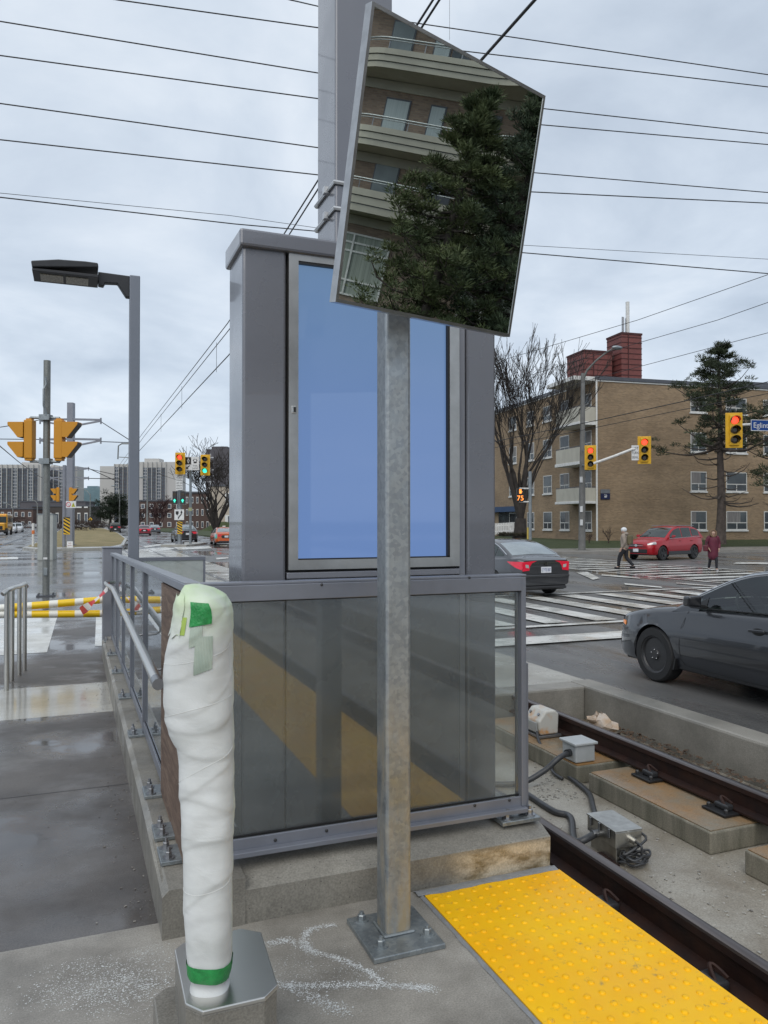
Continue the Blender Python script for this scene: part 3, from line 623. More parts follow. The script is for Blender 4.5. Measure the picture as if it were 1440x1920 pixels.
bc=sum(rows[0],Vector())/nk
t=thing('wrapped_card_reader','card reader post wrapped in white foam, green tape showing at top and bottom','card reader',(bc.x,bc.y,PZ))
mb=MB().grid(rows,True); mb.f.append(tuple(range(len(mb.v)-nk,len(mb.v)))); mb.build('foam_wrap',foam,t,smooth=True,ang=180)
# seams: raised edges of the wrap turns
def surf(a,z,off=0):
    i=(z-zz[0])/(zz[-1]-zz[0])*(len(zz)-1); i=max(0,min(len(zz)-1.001,i)); j=int(i); f=i-j; kk=(a/(2*math.pi))%1*nk; k0=int(kk)%nk; k1=(k0+1)%nk; g=kk-int(kk)
    p=rows[j][k0].lerp(rows[j][k1],g).lerp(rows[j+1][k0].lerp(rows[j+1][k1],g),f)
    c=sum(rows[j],Vector())/nk; n=(p-c); n.z=0; n.normalize(); return p+n*off
sm=M('wrap_edge',(.74,.75,.73),.6)
front=[(1345,1300,0),(1655,1640,0),(1470,1395,0),(1240,1205,0)]
for i,(ya,yb,_) in enumerate(front):
    za,zb2=at(320,ya,bd_).z,at(440,yb,bd_).z; pl=[]
    for k_ in range(29):
        f=k_/28; a=math.pi+.2+(math.pi-.4)*f; pl.append(surf(a,za+(zb2-za)*f+.012*math.sin(f*3.1)*(-1 if i%2 else .6),.0003))
    MB().tube(pl,.0007,5).build('wrap_edge',sm,t,smooth=True)
def tape(a0,a1,z0f,z1f,off,name,mat,nz=10):
    rr=[[surf(a0+(a1-a0)*j/24,z0f(j/24)+(z1f(j/24)-z0f(j/24))*i/nz,off+.0006*math.sin(j*1.7+i)) for j in range(25)] for i in range(nz+1)]
    return MB().grid(rr).build(name,mat,t,smooth=True)
gt=M('green_tape',(.025,.30,.075),.4,vs=40,c2=(.015,.2,.05),bump=.4,bs=90); gu=M('green_tape_under_foam',(.34,.42,.36),.6,vs=14,c2=(.45,.52,.45))
zf=lambda y:(lambda f:at(400,y(f) if callable(y) else y,bd_).z)
bandz=lambda y:(lambda f:at(400,y+6*math.cos(2*math.pi*f-1.2),bd_).z)
tape(0,2*math.pi,bandz(1826),bandz(1796),.003,'green_tape_band',gt)
tape(-1.72,-1.02,zf(lambda f:1167-6*f),zf(lambda f:1122+3*f),.0042,'green_tape_patch',gt)
tape(-1.68,-1.3,zf(lambda f:1205-8*f),zf(lambda f:1168-4*f),.0026,'covered_green_tape',gu); tape(-1.5,-.98,zf(lambda f:1255-12*f),zf(lambda f:1184),.0026,'covered_green_tape',gu)
fl=[[surf(-2.75+.75*j/12,at(400,1185-75*i/8+(4*math.sin(j*1.1) if i in(0,8) else 0),bd_).z,.003+.010*math.sin(3.14*j/12)*(i/8)+.0015*math.sin(i*2.+j)) for j in range(13)] for i in range(9)]
MB().grid(fl).build('foam_flap',foam,t,smooth=True)
tape(-2.3,-1.85,zf(1182),zf(lambda f:1150),.002,'lime_padding',M('lime_padding',(.42,.58,.12),.6))
# ------------------------------------------------------------------ barrier tubes, ribbon, steel rack
mk,nt,b=nmat('yellow_white_tube'); sx=N(nt,'ShaderNodeSeparateXYZ'); nt.links.new(coords(nt),sx.inputs[0])
wv_=N(nt,'ShaderNodeMath',operation='PINGPONG'); nt.links.new(sx.outputs[0],wv_.inputs[0]); wv_.inputs[1].default_value=.17
base=ramp(nt,wv_.outputs[0],[(.0,(.78,.78,.72)),(.052,(.78,.78,.72)),(.062,(.85,.56,.01)),(1.,(.85,.56,.01))]); nt.links.new(base,b.inputs['Base Color']); b.inputs['Roughness'].default_value=.35
BY=12.0
for (a,b_,l) in (((-20,1142),(306,1114),'upper yellow and white tube of the barrier across the ramp foot'),((-20,1152),(306,1148),'lower yellow and white tube of the barrier across the ramp foot')):
    p,q_=onY(*a,BY),onY(*b_,BY); tag(MB().tube([p,p.lerp(q_,.3)-V(0,0,.006),p.lerp(q_,.6)-V(0,0,.008),q_],.053,12).build('barrier_tube',mk,smooth=True),l,'barrier tube','barrier tubes')
mr_,nt,b=nmat('red_white_ribbon'); sx=N(nt,'ShaderNodeSeparateXYZ'); nt.links.new(coords(nt),sx.inputs[0]); ad=N(nt,'ShaderNodeMath',operation='MULTIPLY_ADD'); nt.links.new(sx.outputs[0],ad.inputs[0]); ad.inputs[1].default_value=1.; nt.links.new(sx.outputs[2],ad.inputs[2])
pp=N(nt,'ShaderNodeMath',operation='PINGPONG'); nt.links.new(ad.outputs[0],pp.inputs[0]); pp.inputs[1].default_value=.13
nt.links.new(ramp(nt,pp.outputs[0],[(.0,(.75,.72,.7)),(.06,(.75,.72,.7)),(.064,(.6,.02,.03)),(1.,(.55,.03,.04))]),b.inputs['Base Color'])
p0,p1=onY(205,1098,10.7),onY(152,1146,11.9); rb=[]
for i in range(17):
    f=i/16; p=p0.lerp(p1,f)-V(0,0,.03*math.sin(math.pi*f)); wdt=.05+.012*math.sin(f*9); up_=V(.55*math.sin(f*5),.3,1).normalized(); rb.append([p-up_*wdt,p+V(0,-.01,0),p+up_*wdt])
tag(MB().grid(rb).build('warning_ribbon',mr_,smooth=True),'red and white warning ribbon stretched from the handrail to the barrier tubes','ribbon')
t=thing('steel_rack','stainless steel hoop rack with four upright bars on the ramp at the left edge','rack',G(22,1262,-.15))
xs=[(12,1283,1110),(22,1262,1105),(36,1250,1101),(46,1240,1096)]
tp=[]
for x,yb,yt in xs:
    g=G(x,yb,-.15); g.z=ramp_z(g.y); d=depth(g); h=at(x,yt,d)
    MB().tube([g,V(g.x,g.y,h.z)],.026,12).build('upright',steel,t,smooth=True); tp.append(V(g.x,g.y,h.z))
MB().tube([tp[0]+V(-.04,-.04,-.02),tp[0]+V(0,0,.012),tp[1]+V(0,0,.012),tp[2]+V(0,0,.012),tp[3]+V(0,0,.008),tp[3]+V(.02,.05,-.03)],.026,12).build('top_bar',steel,t,smooth=True)
# ------------------------------------------------------------------ chalk scribble on the platform
random.seed(11); mb=MB()
def scrib(pts,n,spread,smax=.011):
    P=[G(x,y,.002) for x,y in pts]; n=int(n*3.0)
    for _ in range(n):
        i=random.randrange(len(P)-1); p=P[i].lerp(P[i+1],random.random())+V(random.gauss(0,spread),random.gauss(0,spread),0)
        p.z=.0012+.0022*random.random(); s_=random.uniform(.0012,smax*.75)*(.3+.7*random.random()**2)*.62; n_=random.randint(4,6); a0=random.random()*6
        if p.y>3.04 or (abs(p.x-cxp)<.19 and abs(p.y-cyp)<.19) or p.x>1.35: continue
        mb.face([p+V(math.cos(a0+k*6.283/n_)*s_*random.uniform(.5,1.2),math.sin(a0+k*6.283/n_)*s_*random.uniform(.4,1),0) for k in range(n_)])
scrib([(632,1733),(580,1742),(568,1762),(585,1785),(640,1798),(690,1820),(715,1842)],750,.009)
scrib([(520,1846),(600,1848),(680,1846),(760,1848),(815,1855)],800,.011); scrib([(500,1770),(540,1762),(590,1785)],260,.013); scrib([(540,1850),(600,1875),(650,1900)],300,.016)
scrib([(520,1800),(640,1800),(720,1830),(600,1835),(520,1820)],420,.05,.007); scrib([(150,1800),(230,1830),(300,1860),(180,1880),(120,1790)],900,.07,.010); scrib([(230,1760),(320,1800)],260,.05,.008)
scrib([(60,1870),(200,1850),(290,1840)],600,.05,.010)
mg=MB(); random.seed(17)
for _ in range(260):
    y=random.uniform(3.25,9.5); x=.29-abs(random.gauss(0,.09)) if random.random()<.75 else random.uniform(-2,.28); p=V(x,y,ramp_z(y)+.003); s__=random.uniform(.001,.0034); a=random.random()*6
    mg.obox(p,V(math.cos(a),math.sin(a),0)*s__*1.7,V(-math.sin(a),math.cos(a),0)*s__*.8,(0,0,s__*.35))
tag(mg.build('grit',M('ramp_grit',(.06,.05,.045),.8,c2=(.35,.33,.3),vs=35)),'grit and leaf crumbs along the side kerb of the ramp','grit',kind='stuff')
mj=MB()
for ya,yb in ((3.2,3.212),(5.2,5.207)): mj.face([(-4.2,ya,ramp_z(ya)+.002),(.3,ya,ramp_z(ya)+.002),(.3,yb,ramp_z(yb)+.002),(-4.2,yb,ramp_z(yb)+.002)])
struct('ramp_joints',mj,black)
tag(mb.build('chalk_mark',chalkm),'scattered white chalk scribble on the concrete beside the post base','chalk mark')
# ------------------------------------------------------------------ boxes and cables in the track
boxg=M('grey_box_plastic',(.42,.44,.45),.4,c2=(.36,.38,.38),vs=6); boxr=M('rust_streaked_box',(.50,.49,.45),.45,c2=(.5,.25,.08),vs=9,lo=.5,hi=.72)
hose=M('black_conduit',(.03,.032,.036),.38,c2=(.05,.052,.056),vs=30)
inox=M('brushed_stainless_box',(.55,.54,.50),.3,.95,vs=16,c2=(.40,.39,.36))
b0=G(1028,1390,-.46)
t=thing('point_heater_box','rounded pale box with rust stains hugging the far rail','track box',(b0.x,b0.y,-.45))
cx_,cy_=4.19,6.38
MB().box(cx_-.14,cy_-.14,-.455,cx_+.17,cy_+.14,-.43).build('base_plate',steelD,t,bevel=.004)
pr=[(cx_-.12,-.43),(cx_+.08,-.43),(cx_+.09,-.24),(cx_+.05,-.20),(cx_-.06,-.20),(cx_-.14,-.30)]
MB().prism([(a,cy_-.13,z) for a,z in pr],(0,.26,0)).build('housing',boxr,t,bevel=.02,seg=3)
MB().prism([(cx_-.1435+.002,cy_-.10,-.31),(cx_-.127,cy_-.10,-.41),(cx_-.127,cy_+.10,-.41),(cx_-.1435+.002,cy_+.10,-.31)],(-.01,0,0)).build('front_cover',boxg,t,bevel=.006)
for q in (-.07,.07): MB().lathe([(.014,0),(.014,.012)],(cx_-.1,cy_+q,-.245),(-.8,0,.6),8).build('cover_screw',steelD,t)
jx,jy=4.03,5.60
t=thing('junction_box','square light grey plastic junction box with lid on the plinth','junction box',(jx,jy,-.46))
MB().prism([(jx-.10,jy-.10,-.458),(jx+.10,jy-.10,-.458),(jx+.10,jy+.10,-.458),(jx-.10,jy+.10,-.458)],(0,0,.15)).build('box_body',boxg,t,bevel=.012)
MB().box(jx-.118,jy-.118,-.31,jx+.118,jy+.118,-.288).build('lid',boxg,t,bevel=.006)
MB().tube([(jx-.10,jy-.02,-.385),(jx-.15,jy-.04,-.38)],.032,12).build('cable_gland',dark,t,smooth=True)
def cable(name,pts,r,label,mat=hose,corr=False,cat='cable',sub=6):
    P=[Vector(p) for p in pts]; out=[]
    for i in range(len(P)-1):
        a,b_,c,d=P[max(i-1,0)],P[i],P[i+1],P[min(i+2,len(P)-1)]
        for k in range(sub):
            f=k/sub; out.append(.5*((2*b_)+(c-a)*f+(2*a-5*b_+4*c-d)*f*f+(3*b_-a-3*c+d)*f**3))
    out.append(P[-1]); rr=[r*(1+.08*(i%2)) if corr else r for i in range(len(out))]
    return tag(MB().tube(out,rr,10).build(name,mat,smooth=True,ang=180),label,cat)
ZS=-.595
cable('flexible_conduit',[(jx-.14,jy-.04,-.382),(jx-.26,jy-.08,-.40),(jx-.4,jy-.06,-.50),(jx-.62,jy-.02,ZS+.01),(jx-.95,jy+.15,ZS)],.024,'thick black conduit arching down from the grey junction box',cat='conduit')
cable('flexible_conduit',[(cx_-.14,cy_-.1,-.40),(cx_-.2,cy_-.25,-.47),(cx_-.2,cy_-.45,-.52),(cx_-.32,cy_-.62,-.585),(cx_-.34,cy_-.8,-.6)],.014,'thin black cable hanging from the rust-stained box',cat='cable')
sx_,sy_=3.335,4.26
gg_=lambda x,y:G(x,y,ZS)
L1=[gg_(985,1385),gg_(1025,1418),gg_(1060,1450),gg_(1095,1478),gg_(1107,1492),gg_(1112,1512)]
cable('flexible_conduit',[p for p in L1]+[V(sx_+.03,sy_+.16,-.57)],.021,'black conduit running along the slab behind the stainless box',cat='conduit')
L2=[gg_(975,1480),gg_(1005,1500),gg_(1040,1522),gg_(1070,1533)]
cable('flexible_conduit',L2+[V(sx_-.24,sy_+.08,-.54),V(sx_-.11,sy_+.04,-.495)],.024,'black conduit curving into the left side of the stainless box',cat='conduit')
t=thing('stainless_control_box','stainless steel control box with latches on the track slab','control box',(sx_,sy_,-.62))
c0=V(sx_,sy_,0)
a_=R(-4); K_=.70; ux=V(math.cos(a_),math.sin(a_),0)*K_; uy=V(-math.sin(a_),math.cos(a_),0)*K_; Z=lambda z:-.62+(z+.62)*K_
def bb(x0,y0,z0,x1,y1,z1): return MB().obox(c0+ux*((x0+x1)/2)+uy*((y0+y1)/2)+V(0,0,Z((z0+z1)/2)),ux*(x1-x0)/2,uy*(y1-y0)/2,(0,0,(z1-z0)/2*K_))
bb(-.11,-.22,-.62,.11,.2,-.47).build('base',inox,t,bevel=.004); bb(-.135,-.25,-.47,.15,.22,-.325).build('box_body',inox,t,bevel=.004); bb(-.142,-.257,-.325,.156,.227,-.308).build('lid',inox,t,bevel=.004)
for q in (-.16,.0,.15): bb(-.152,q-.014,-.40,-.14,q+.014,-.318).build('latch',steelD,t,bevel=.003)
MB().tube([c0+ux*.05-uy*.25+V(0,0,Z(-.41)),c0+ux*.05-uy*.31+V(0,0,Z(-.41))],.021,12).build('cable_gland',steel,t,smooth=True)
MB().tube([c0-ux*.13+uy*.05+V(0,0,Z(-.44)),c0-ux*.19+uy*.05+V(0,0,Z(-.44))],.026,12).build('cable_gland',steelD,t,smooth=True)
bb(-.16,-.28,-.62,-.11,.02,-.605).build('mounting_foot',rustm,t)
pts=[c0+ux*.05-uy*.31+V(0,0,Z(-.41)),c0+ux*.06-uy*.37+V(0,0,Z(-.43)),c0+ux*.07-uy*.36+V(0,0,Z(-.52))]
cc=c0+ux*.04-uy*.30
for i in range(54):
    a=i*.42; r_=.105+.02*math.sin(i*1.3); pts.append(cc+ux*math.cos(a)*r_*1.25+uy*math.sin(a)*r_*.8+V(0,0,-.605+.07*(i/54)+.008*math.sin(a*2+i)))
pts.append(cc+ux*.12+V(0,0,Z(-.4))); pts.append(c0+ux*.15-uy*.2+V(0,0,Z(-.36)))
cable('coiled_cable',pts,.0085,'coil of black cable lying against the stainless control box',cat='cable',sub=3)
# litter
random.seed(21)
papm=M('crumpled_brown_paper',(.42,.3,.2),.8,vs=10,c2=(.5,.45,.4))
def crumple(c,rx,ry,rz,name,label,mat,seed,cat):
    random.seed(seed); rows=[]
    for i in range(8):
        v=math.pi*i/7; rows.append([Vector(c)+V(rx*math.sin(v)*math.cos(k*.571)*random.uniform(.6,1.25),ry*math.sin(v)*math.sin(k*.571)*random.uniform(.6,1.25),max(0,rz*(1-math.cos(v))*.5*random.uniform(.7,1.3))) for k in range(11)])
    return tag(MB().grid(rows,True).build(name,mat),label,cat)
crumple((5.04,6.62,-.6),.12,.2,.19,'crumpled_bag','crumpled brown paper bag lying against the trench wall',papm,4,'litter')
t=MB().tube([(4.98,6.15,-.56),(5.02,6.04,-.56)],.033,12).build('drink_can',steel,smooth=True); tag(t,'small silver drink can beside the crumpled paper bag','can')
mb=MB(); random.seed(8)
leafm=M('dead_leaf_litter',(.05,.035,.025),.9,c2=(.12,.075,.045),vs=30)
for _ in range(900):
    y=random.uniform(2.5,6.9); x=5.26-abs(random.gauss(0,.16)); z=-.615+max(0,.07*(1-(5.27-x)/.3))+random.uniform(0,.015)
    s_=random.uniform(.012,.035); a=random.random()*6.3; u=V(math.cos(a),math.sin(a),random.uniform(-.5,.5))*s_; v_=V(-math.sin(a),math.cos(a),random.uniform(-.5,.5))*s_*.6; p=V(x,y,z)
    mb.face([p-u,p+v_,p+u,p-v_])
tag(mb.build('leaf_litter',leafm),'dead leaves and grit gathered along the foot of the trench wall','leaf litter',kind='stuff')
mb=MB(); random.seed(9)
for _ in range(950):
    p=random.choice([G(random.uniform(1000,1440),random.uniform(1450,1880),-.617),G(random.uniform(1000,1100),random.uniform(1380,1500),-.617)]); s_=random.uniform(.0015,.007)
    if p.x<2.95 or p.x>5.2: continue
    a=random.random()*6; mb.obox(p,V(math.cos(a),math.sin(a),0)*s_*1.6,V(-math.sin(a),math.cos(a),0)*s_,(0,0,s_*.4))
tag(mb.build('grit',M('pale_grit',(.45,.44,.40),.8,c2=(.1,.09,.08),vs=40)),'pale grit and scraps scattered over the track slab','grit',kind='stuff')
# ------------------------------------------------------------------ cars
carglass=M('car_glass',(.012,.017,.017),.03,0,c2=(.035,.048,.044),vs=1.2,spec=.5)
reardw=M('rear_window_glass',(.1,.13,.14),.05,0,c2=(.2,.24,.25),vs=1.2,spec=1.,coat=1.)  # pale base colour stands in for sky reflected in the rear window
tyre=M('tyre_rubber',(.018,.018,.019),.65); rimb=M('black_steel_rim',(.05,.05,.053),.38,.4,c2=(.04,.04,.042)); rims=M('alloy_rim',(.35,.35,.36),.3,.9)
tred=M('tail_lamp_red',(.62,.012,.04),.15,coat=.8,emit=(.9,.02,.06),es=.12); tredL=M('tail_lamp_lit',(.6,.01,.03),.2,coat=.5,emit=(.9,.02,.06),es=.35); clearl=M('clear_lamp',(.6,.6,.6),.12,.3,coat=1.); ambl=M('amber_marker',(.75,.22,.02),.2,coat=.6,emit=(1,.3,.03),es=.25)
platem=M('plate_white',(.7,.72,.76),.35); ptxt=M('plate_blue_text',(.03,.06,.25),.4); chrome=M('chrome',(.75,.75,.76),.12,1)
def paintm(name,c,c2=None): return M(name,c,.38,.35,c2=c2 or tuple(x*.97 for x in c),coat=1.,vs=1)
def interp(pts,x):
    xs=[p[0] for p in pts]; ys=[p[1] for p in pts]
    return sum(np.interp(x+d,xs,ys) for d in (-.09,-.06,-.03,0,.03,.06,.09))/7
class Car:
    def __init__(s,name,label,loc,rz,paint,spec,group=None,detail=2,scale=1):
        s.t=thing(name,label,'car',loc,rz,group,scale); s.p=spec; s.paint=paint; p=spec
        s.xr,s.xf=p['x']; nst=int((s.xf-s.xr)/.04); s.xs=[s.xr+(s.xf-s.xr)*(i/nst) for i in range(nst+1)]
        prof=p.get('sec',[(.86,0),(.945,.03),(.985,.12),(1.,.34),(.998,.52),(.994,.66),(.966,.73),(.952,.90),(.925,.965),(.87,1.0)])
        s.prof=prof
        rows=[]
        for x in s.xs:
            pts=s.section(x); half=[V(x,y,z) for y,z in pts]
            cr=p['crown']*max(0,min(1,(s.xf-x)*2))*max(0,min(1,(x-s.xr)*3)); yt,zt=pts[-1]
            half+=[V(x,yt*.72,zt+cr*.55),V(x,yt*.36,zt+cr*.9),V(x,0,zt+cr)]
            rows.append(half+[V(q.x,-q.y,q.z) for q in half[-2::-1]])
        n=len(rows[0]); mb=MB().grid(rows)
        if p.get('open'):
            np_=len(prof)-1; mb.f=[f for f in mb.f if not (all(np_<=(i%n)<=n-1-np_ for i in f) and all(-2.0<s.xs[i//n]<1.06 for i in f))]
        N_=len(mb.v); mb.f.append(tuple(range(n))); mb.f.append(tuple(range(N_-n,N_))[::-1])
        mb.build('body',paint,s.t,smooth=True,world=False,ang=38)
        wb=MB(); zf=p['sill']+.02
        wb.box(s.xr+.25,-p['w']*.80,zf-.03,s.xf-.25,p['w']*.80,zf+.34); wb.build('underbody',black,s.t,world=False)
        s.greenhouse()
        for ax in p['axles']:
            for sd in (1,-1): s.wheel(ax,sd)
    def arch(s,x):
        z=-1
        for ax in s.p['axles']:
            d=abs(x-ax); 
            if d<s.p['ra']: z=max(z,s.p['rw']+math.sqrt(s.p['ra']**2-d*d))
        return z
    def halfw(s,x): return interp(s.p['plan'],x)
    def section(s,x):
        p=s.p; w=s.halfw(x); zt=interp(p['top'],x); zb=interp(p['bot'],x); za=s.arch(x)
        return [(w*wf,max(zb+(zt-zb)*zf,za if za>zb else -9)) for wf,zf in s.prof]
    def side(s,x,z):
        p=s.p; w=s.halfw(x); zt=interp(p['top'],x); zb=interp(p['bot'],x); f=(z-zb)/(zt-zb)
        return w*np.interp(f,[q[1] for q in s.prof],[q[0] for q in s.prof])
    def patch(s,name,x0,x1,zlo,zhi,mat,sides=(1,-1),off=.005,n=12,nz=4,par=None):
        out=[]
        for sd in sides:
            rr=[]
            for i in range(n+1):
                x=x0+(x1-x0)*i/n; a=zlo(x) if callable(zlo) else zlo; b_=zhi(x) if callable(zhi) else zhi
                rr.append([V(x,sd*(s.side(x,a+(b_-a)*j/nz)+off),a+(b_-a)*j/nz) for j in range(nz+1)])
            out.append(MB().grid(rr).build(name,mat,par or s.t,smooth=True,world=False))
        return out
    def ghw(s,z,x=0):
        p=s.p; f=(z-p['belt'])/(p['h']-p['belt']); return p['gw'][0]+(p['gw'][1]-p['gw'][0])*f
    def curve(s,t_): 
        c=s.p['roof']; i=t_*(len(c)-1); j=min(int(i),len(c)-2); f=i-j
        a,b_,cc,d=[c[max(0,min(len(c)-1,j+k))] for k in (-1,0,1,2)]
        g=lambda k:.5*((2*b_[k])+(cc[k]-a[k])*f+(2*a[k]-5*b_[k]+4*cc[k]-d[k])*f*f+(3*b_[k]-a[k]-3*cc[k]+d[k])*f**3)
        return g(0),g(1)
    def greenhouse(s):
        p=s.p; n=48; C=[s.curve(i/n) for i in range(n+1)]; s.C=C; rows=[]
        for x,z in C:
            h=s.ghw(z); base=interp(p['top'],x)-.04
            cr=p['rcrown']; zb_=min(base,z)
            hb=s.ghw(zb_)
            half=[V(x,hb,zb_),V(x,s.ghw(zb_+(z-.05-zb_)*.5 if z-.05>zb_ else zb_),max(zb_,zb_+(z-.05-zb_)*.5)),V(x,s.ghw(max(zb_,z-.05)),max(zb_,z-.05)),V(x,h*.975-.01,max(zb_,z-.016)),V(x,h*.93-.01,z),V(x,h*.5,z+cr*.75),V(x,0,z+cr)]
            rows.append(half+[V(q.x,-q.y,q.z) for q in half[-2::-1]])
        mb=MB().grid(rows); nn_=len(rows[0])
        if p.get('open'):
            def keep(f):
                ks=[i%nn_ for i in f]; xs_=[C[i//nn_][0] for i in f]; ts=[(i//nn_)/n for i in f]
                if (max(ks)<=2 or min(ks)>=nn_-3) and all(-1.6<x<.78 for x in xs_): return False
                if min(ks)>=4 and max(ks)<=nn_-5 and (all(p['ws'][0]<=t<=p['ws'][1] for t in ts) or all(p['rw_'][0]<=t<=p['rw_'][1] for t in ts)): return False
                return True
            mb.f=[f for f in mb.f if keep(f)]
        mb.build('roof',s.paint,s.t,smooth=True,world=False,ang=40)
        # windscreen and rear window follow the roof surface
        for nm,(ta,tb,mat) in (('windscreen',(p['ws'][0],p['ws'][1],p.get('sglass',carglass))),('rear_window',(p['rw_'][0],p['rw_'][1],p.get('rglass',carglass)))):
            rr=[]
            for i in range(13):
                x,z=s.curve(ta+(tb-ta)*i/12); x2,z2=s.curve(ta+(tb-ta)*i/12+.002); tx=V(x2-x,0,z2-z).normalized(); nn=V(-tx.z,0,tx.x); nn=nn if nn.z>0 else -nn; h=s.ghw(z)*.88
                rr.append([V(x,h*(j/6-1),z+p['rcrown']*(1-(abs(j/6-1))**1.6)*.98)+nn*.006 for j in range(13)])
            MB().grid(rr).build(nm,mat,s.t,smooth=True,world=False)
        cx=[c[0] for c in C][::-1]; cz=[c[1] for c in C][::-1]
        for (xa,xb,lo,ins) in p['windows']:
            for sd in (1,-1):
                rr=[]
                for i in range(13):
                    x=xa+(xb-xa)*i/12; zl_=interp(p['top'],x)+lo; zh=min(np.interp(x,cx,cz)-ins,p['h']-.06); zh=max(zh,zl_+.002)
                    rr.append([V(x,sd*(s.ghw(zl_+(zh-zl_)*j/4)+.007),zl_+(zh-zl_)*j/4) for j in range(5)])
                MB().grid(rr).build('side_window',p.get('sglass',carglass),s.t,smooth=True,world=False)
    def wheel(s,ax,sd):
        p=s.p; r=p['rw']; yo=p['w']-.015; wd=.2; c=(ax,sd*(yo-wd),r)
        prof=[(r*.62,0),(r*.9,.0),(r*.985,.02),(r,.05),(r,.15),(r*.985,.18),(r*.92,.205),(r*.68,.205),(r*.65,.19)]
        tw=MB().lathe(prof,c,(0,sd,0),36,cap=False).build('wheel',tyre,s.t,smooth=True,world=False,ang=30)
        rm=p.get('rim',rimb)
        MB().lathe([(r*.66,.17),(r*.665,.197),(r*.62,.19),(r*.58,.165),(r*.42,.15),(r*.36,.168),(r*.2,.172),(r*.17,.19),(r*.08,.19)],c,(0,sd,0),28).build('rim',rm,tw,smooth=True,world=False,ang=30)
        if p.get('holes'):
            hb=MB()
            for k in range(16):
                a=k*2*math.pi/16; hb.lathe([(.016,0),(.016,.008)],(ax+math.cos(a)*r*.50,sd*(yo-wd+.1545),r+math.sin(a)*r*.50),(0,sd,0),8)
            hb.build('rim_holes',M('rim_hole_dark',(.004,.004,.004),.9) if 'rim_hole_dark' not in bpy.data.materials else bpy.data.materials['rim_hole_dark'],tw,world=False)
            nb=MB()
            for k in range(5):
                a=k*2*math.pi/5+.3; nb.lathe([(.0085,0),(.0085,.018),(.004,.024)],(ax+math.cos(a)*r*.17,sd*(yo-wd+.172),r+math.sin(a)*r*.17),(0,sd,0),6)
            nb.build('wheel_nuts',steelD,tw,world=False)
        elif p.get('spokes'):
            sb=MB()
            for k in range(5):
                a=k*2*math.pi/5+.2
                for da in (-.16,.16): sb.bar((ax+math.cos(a)*r*.1,sd*(yo-.012),r+math.sin(a)*r*.1),(ax+math.cos(a+da)*r*.6,sd*(yo-.006),r+math.sin(a+da)*r*.6),.035,.02,(0,1,0))
            sb.build('spokes',rm,tw,world=False)
    def line(s,name,pts,wd,mat,sides=(1,),off=.006):
        for sd in sides:
            L=[V(x,sd*(s.side(x,z)+off),z) for x,z in pts]; out=[]
            for i,pp in enumerate(L):
                tg=(L[min(i+1,len(L)-1)]-L[max(i-1,0)]).normalized(); nn=tg.cross(V(0,1,0)).normalized()*wd/2; out.append([pp-nn,pp+nn])
            MB().grid(out).build(name,mat,s.t,world=False)
    def mirrors(s,x,z,mat):
        for sd in (1,-1):
            y=sd*(s.ghw(z)+.02); m_=MB().bar((x-.02,y-sd*.04,z),(x-.02,y+sd*.10,z+.03),.05,.03).build('wing_mirror',black,s.t,world=False,bevel=.005)
            MB().prism([(x+.05,y+sd*.06,z+.0),(x+.06,y+sd*.24,z+.02),(x+.04,y+sd*.25,z+.13),(x+.02,y+sd*.08,z+.14)],(-.10,0,0)).build('mirror_shell',mat,m_,bevel=.025,seg=3,world=False)
    def plate(s,x,z,txt,face=-1,y=0,k=1.):
        pl=MB().box(x-.004,y-.15*k,z-.075*k,x+.004,y+.15*k,z+.075*k).build('licence_plate',platem,s.t,world=False)
        XFo=XF.pop(s.t); XF[s.t]=Matrix(); XF[pl]=Matrix()
        if txt: text('plate_number',txt,.075*k,ptxt,pl,(x+face*.005,y,z),(0,-face*-1 if face<0 else 1,0) if False else (0,face,0),(0,0,1),.0015,wmax=.26*k)
        XF[s.t]=XFo
    def rear(s,z0,z1,lamp,plate_txt,pz,lit=False):
        lm=tredL if lit else tred
        s.patch('tail_lamp',s.xr+.01,s.xr+.34,lambda x:lamp[0]+(x-s.xr)*.32,lambda x:lamp[1]-(x-s.xr)*.12,lm,off=.007)
        w=s.side(s.xr,sum(lamp)/2)
        for sd in (1,-1): MB().prism([(s.xr-.012,sd*w*.98,lamp[0]+.01),(s.xr-.012,sd*w*.98,lamp[1]),(s.xr-.012,sd*w*.42,lamp[1]),(s.xr-.012,sd*w*.58,lamp[1]-.07),(s.xr-.012,sd*w*.72,lamp[0])],(.02,0,0)).build('tail_lamp',lm,s.t,world=False,bevel=.004)
        MB().prism([(s.xr-.006,-w*.5,pz-.14),(s.xr-.006,w*.5,pz-.14),(s.xr-.006,w*.62,pz),(s.xr-.006,w*.5,pz+.1),(s.xr-.006,-w*.5,pz+.1),(s.xr-.006,-w*.62,pz)],(.02,0,0)).build('plate_recess',dark,s.t,world=False,bevel=.005)
        if plate_txt is not None: s.plate(s.xr-.014,pz,plate_txt)
        MB().box(s.xr-.02,-w*.9,s.p['sill']+.06,s.xr+.05,w*.9,s.p['sill']+.17).build('lower_bumper',dark,s.t,world=False,bevel=.02)
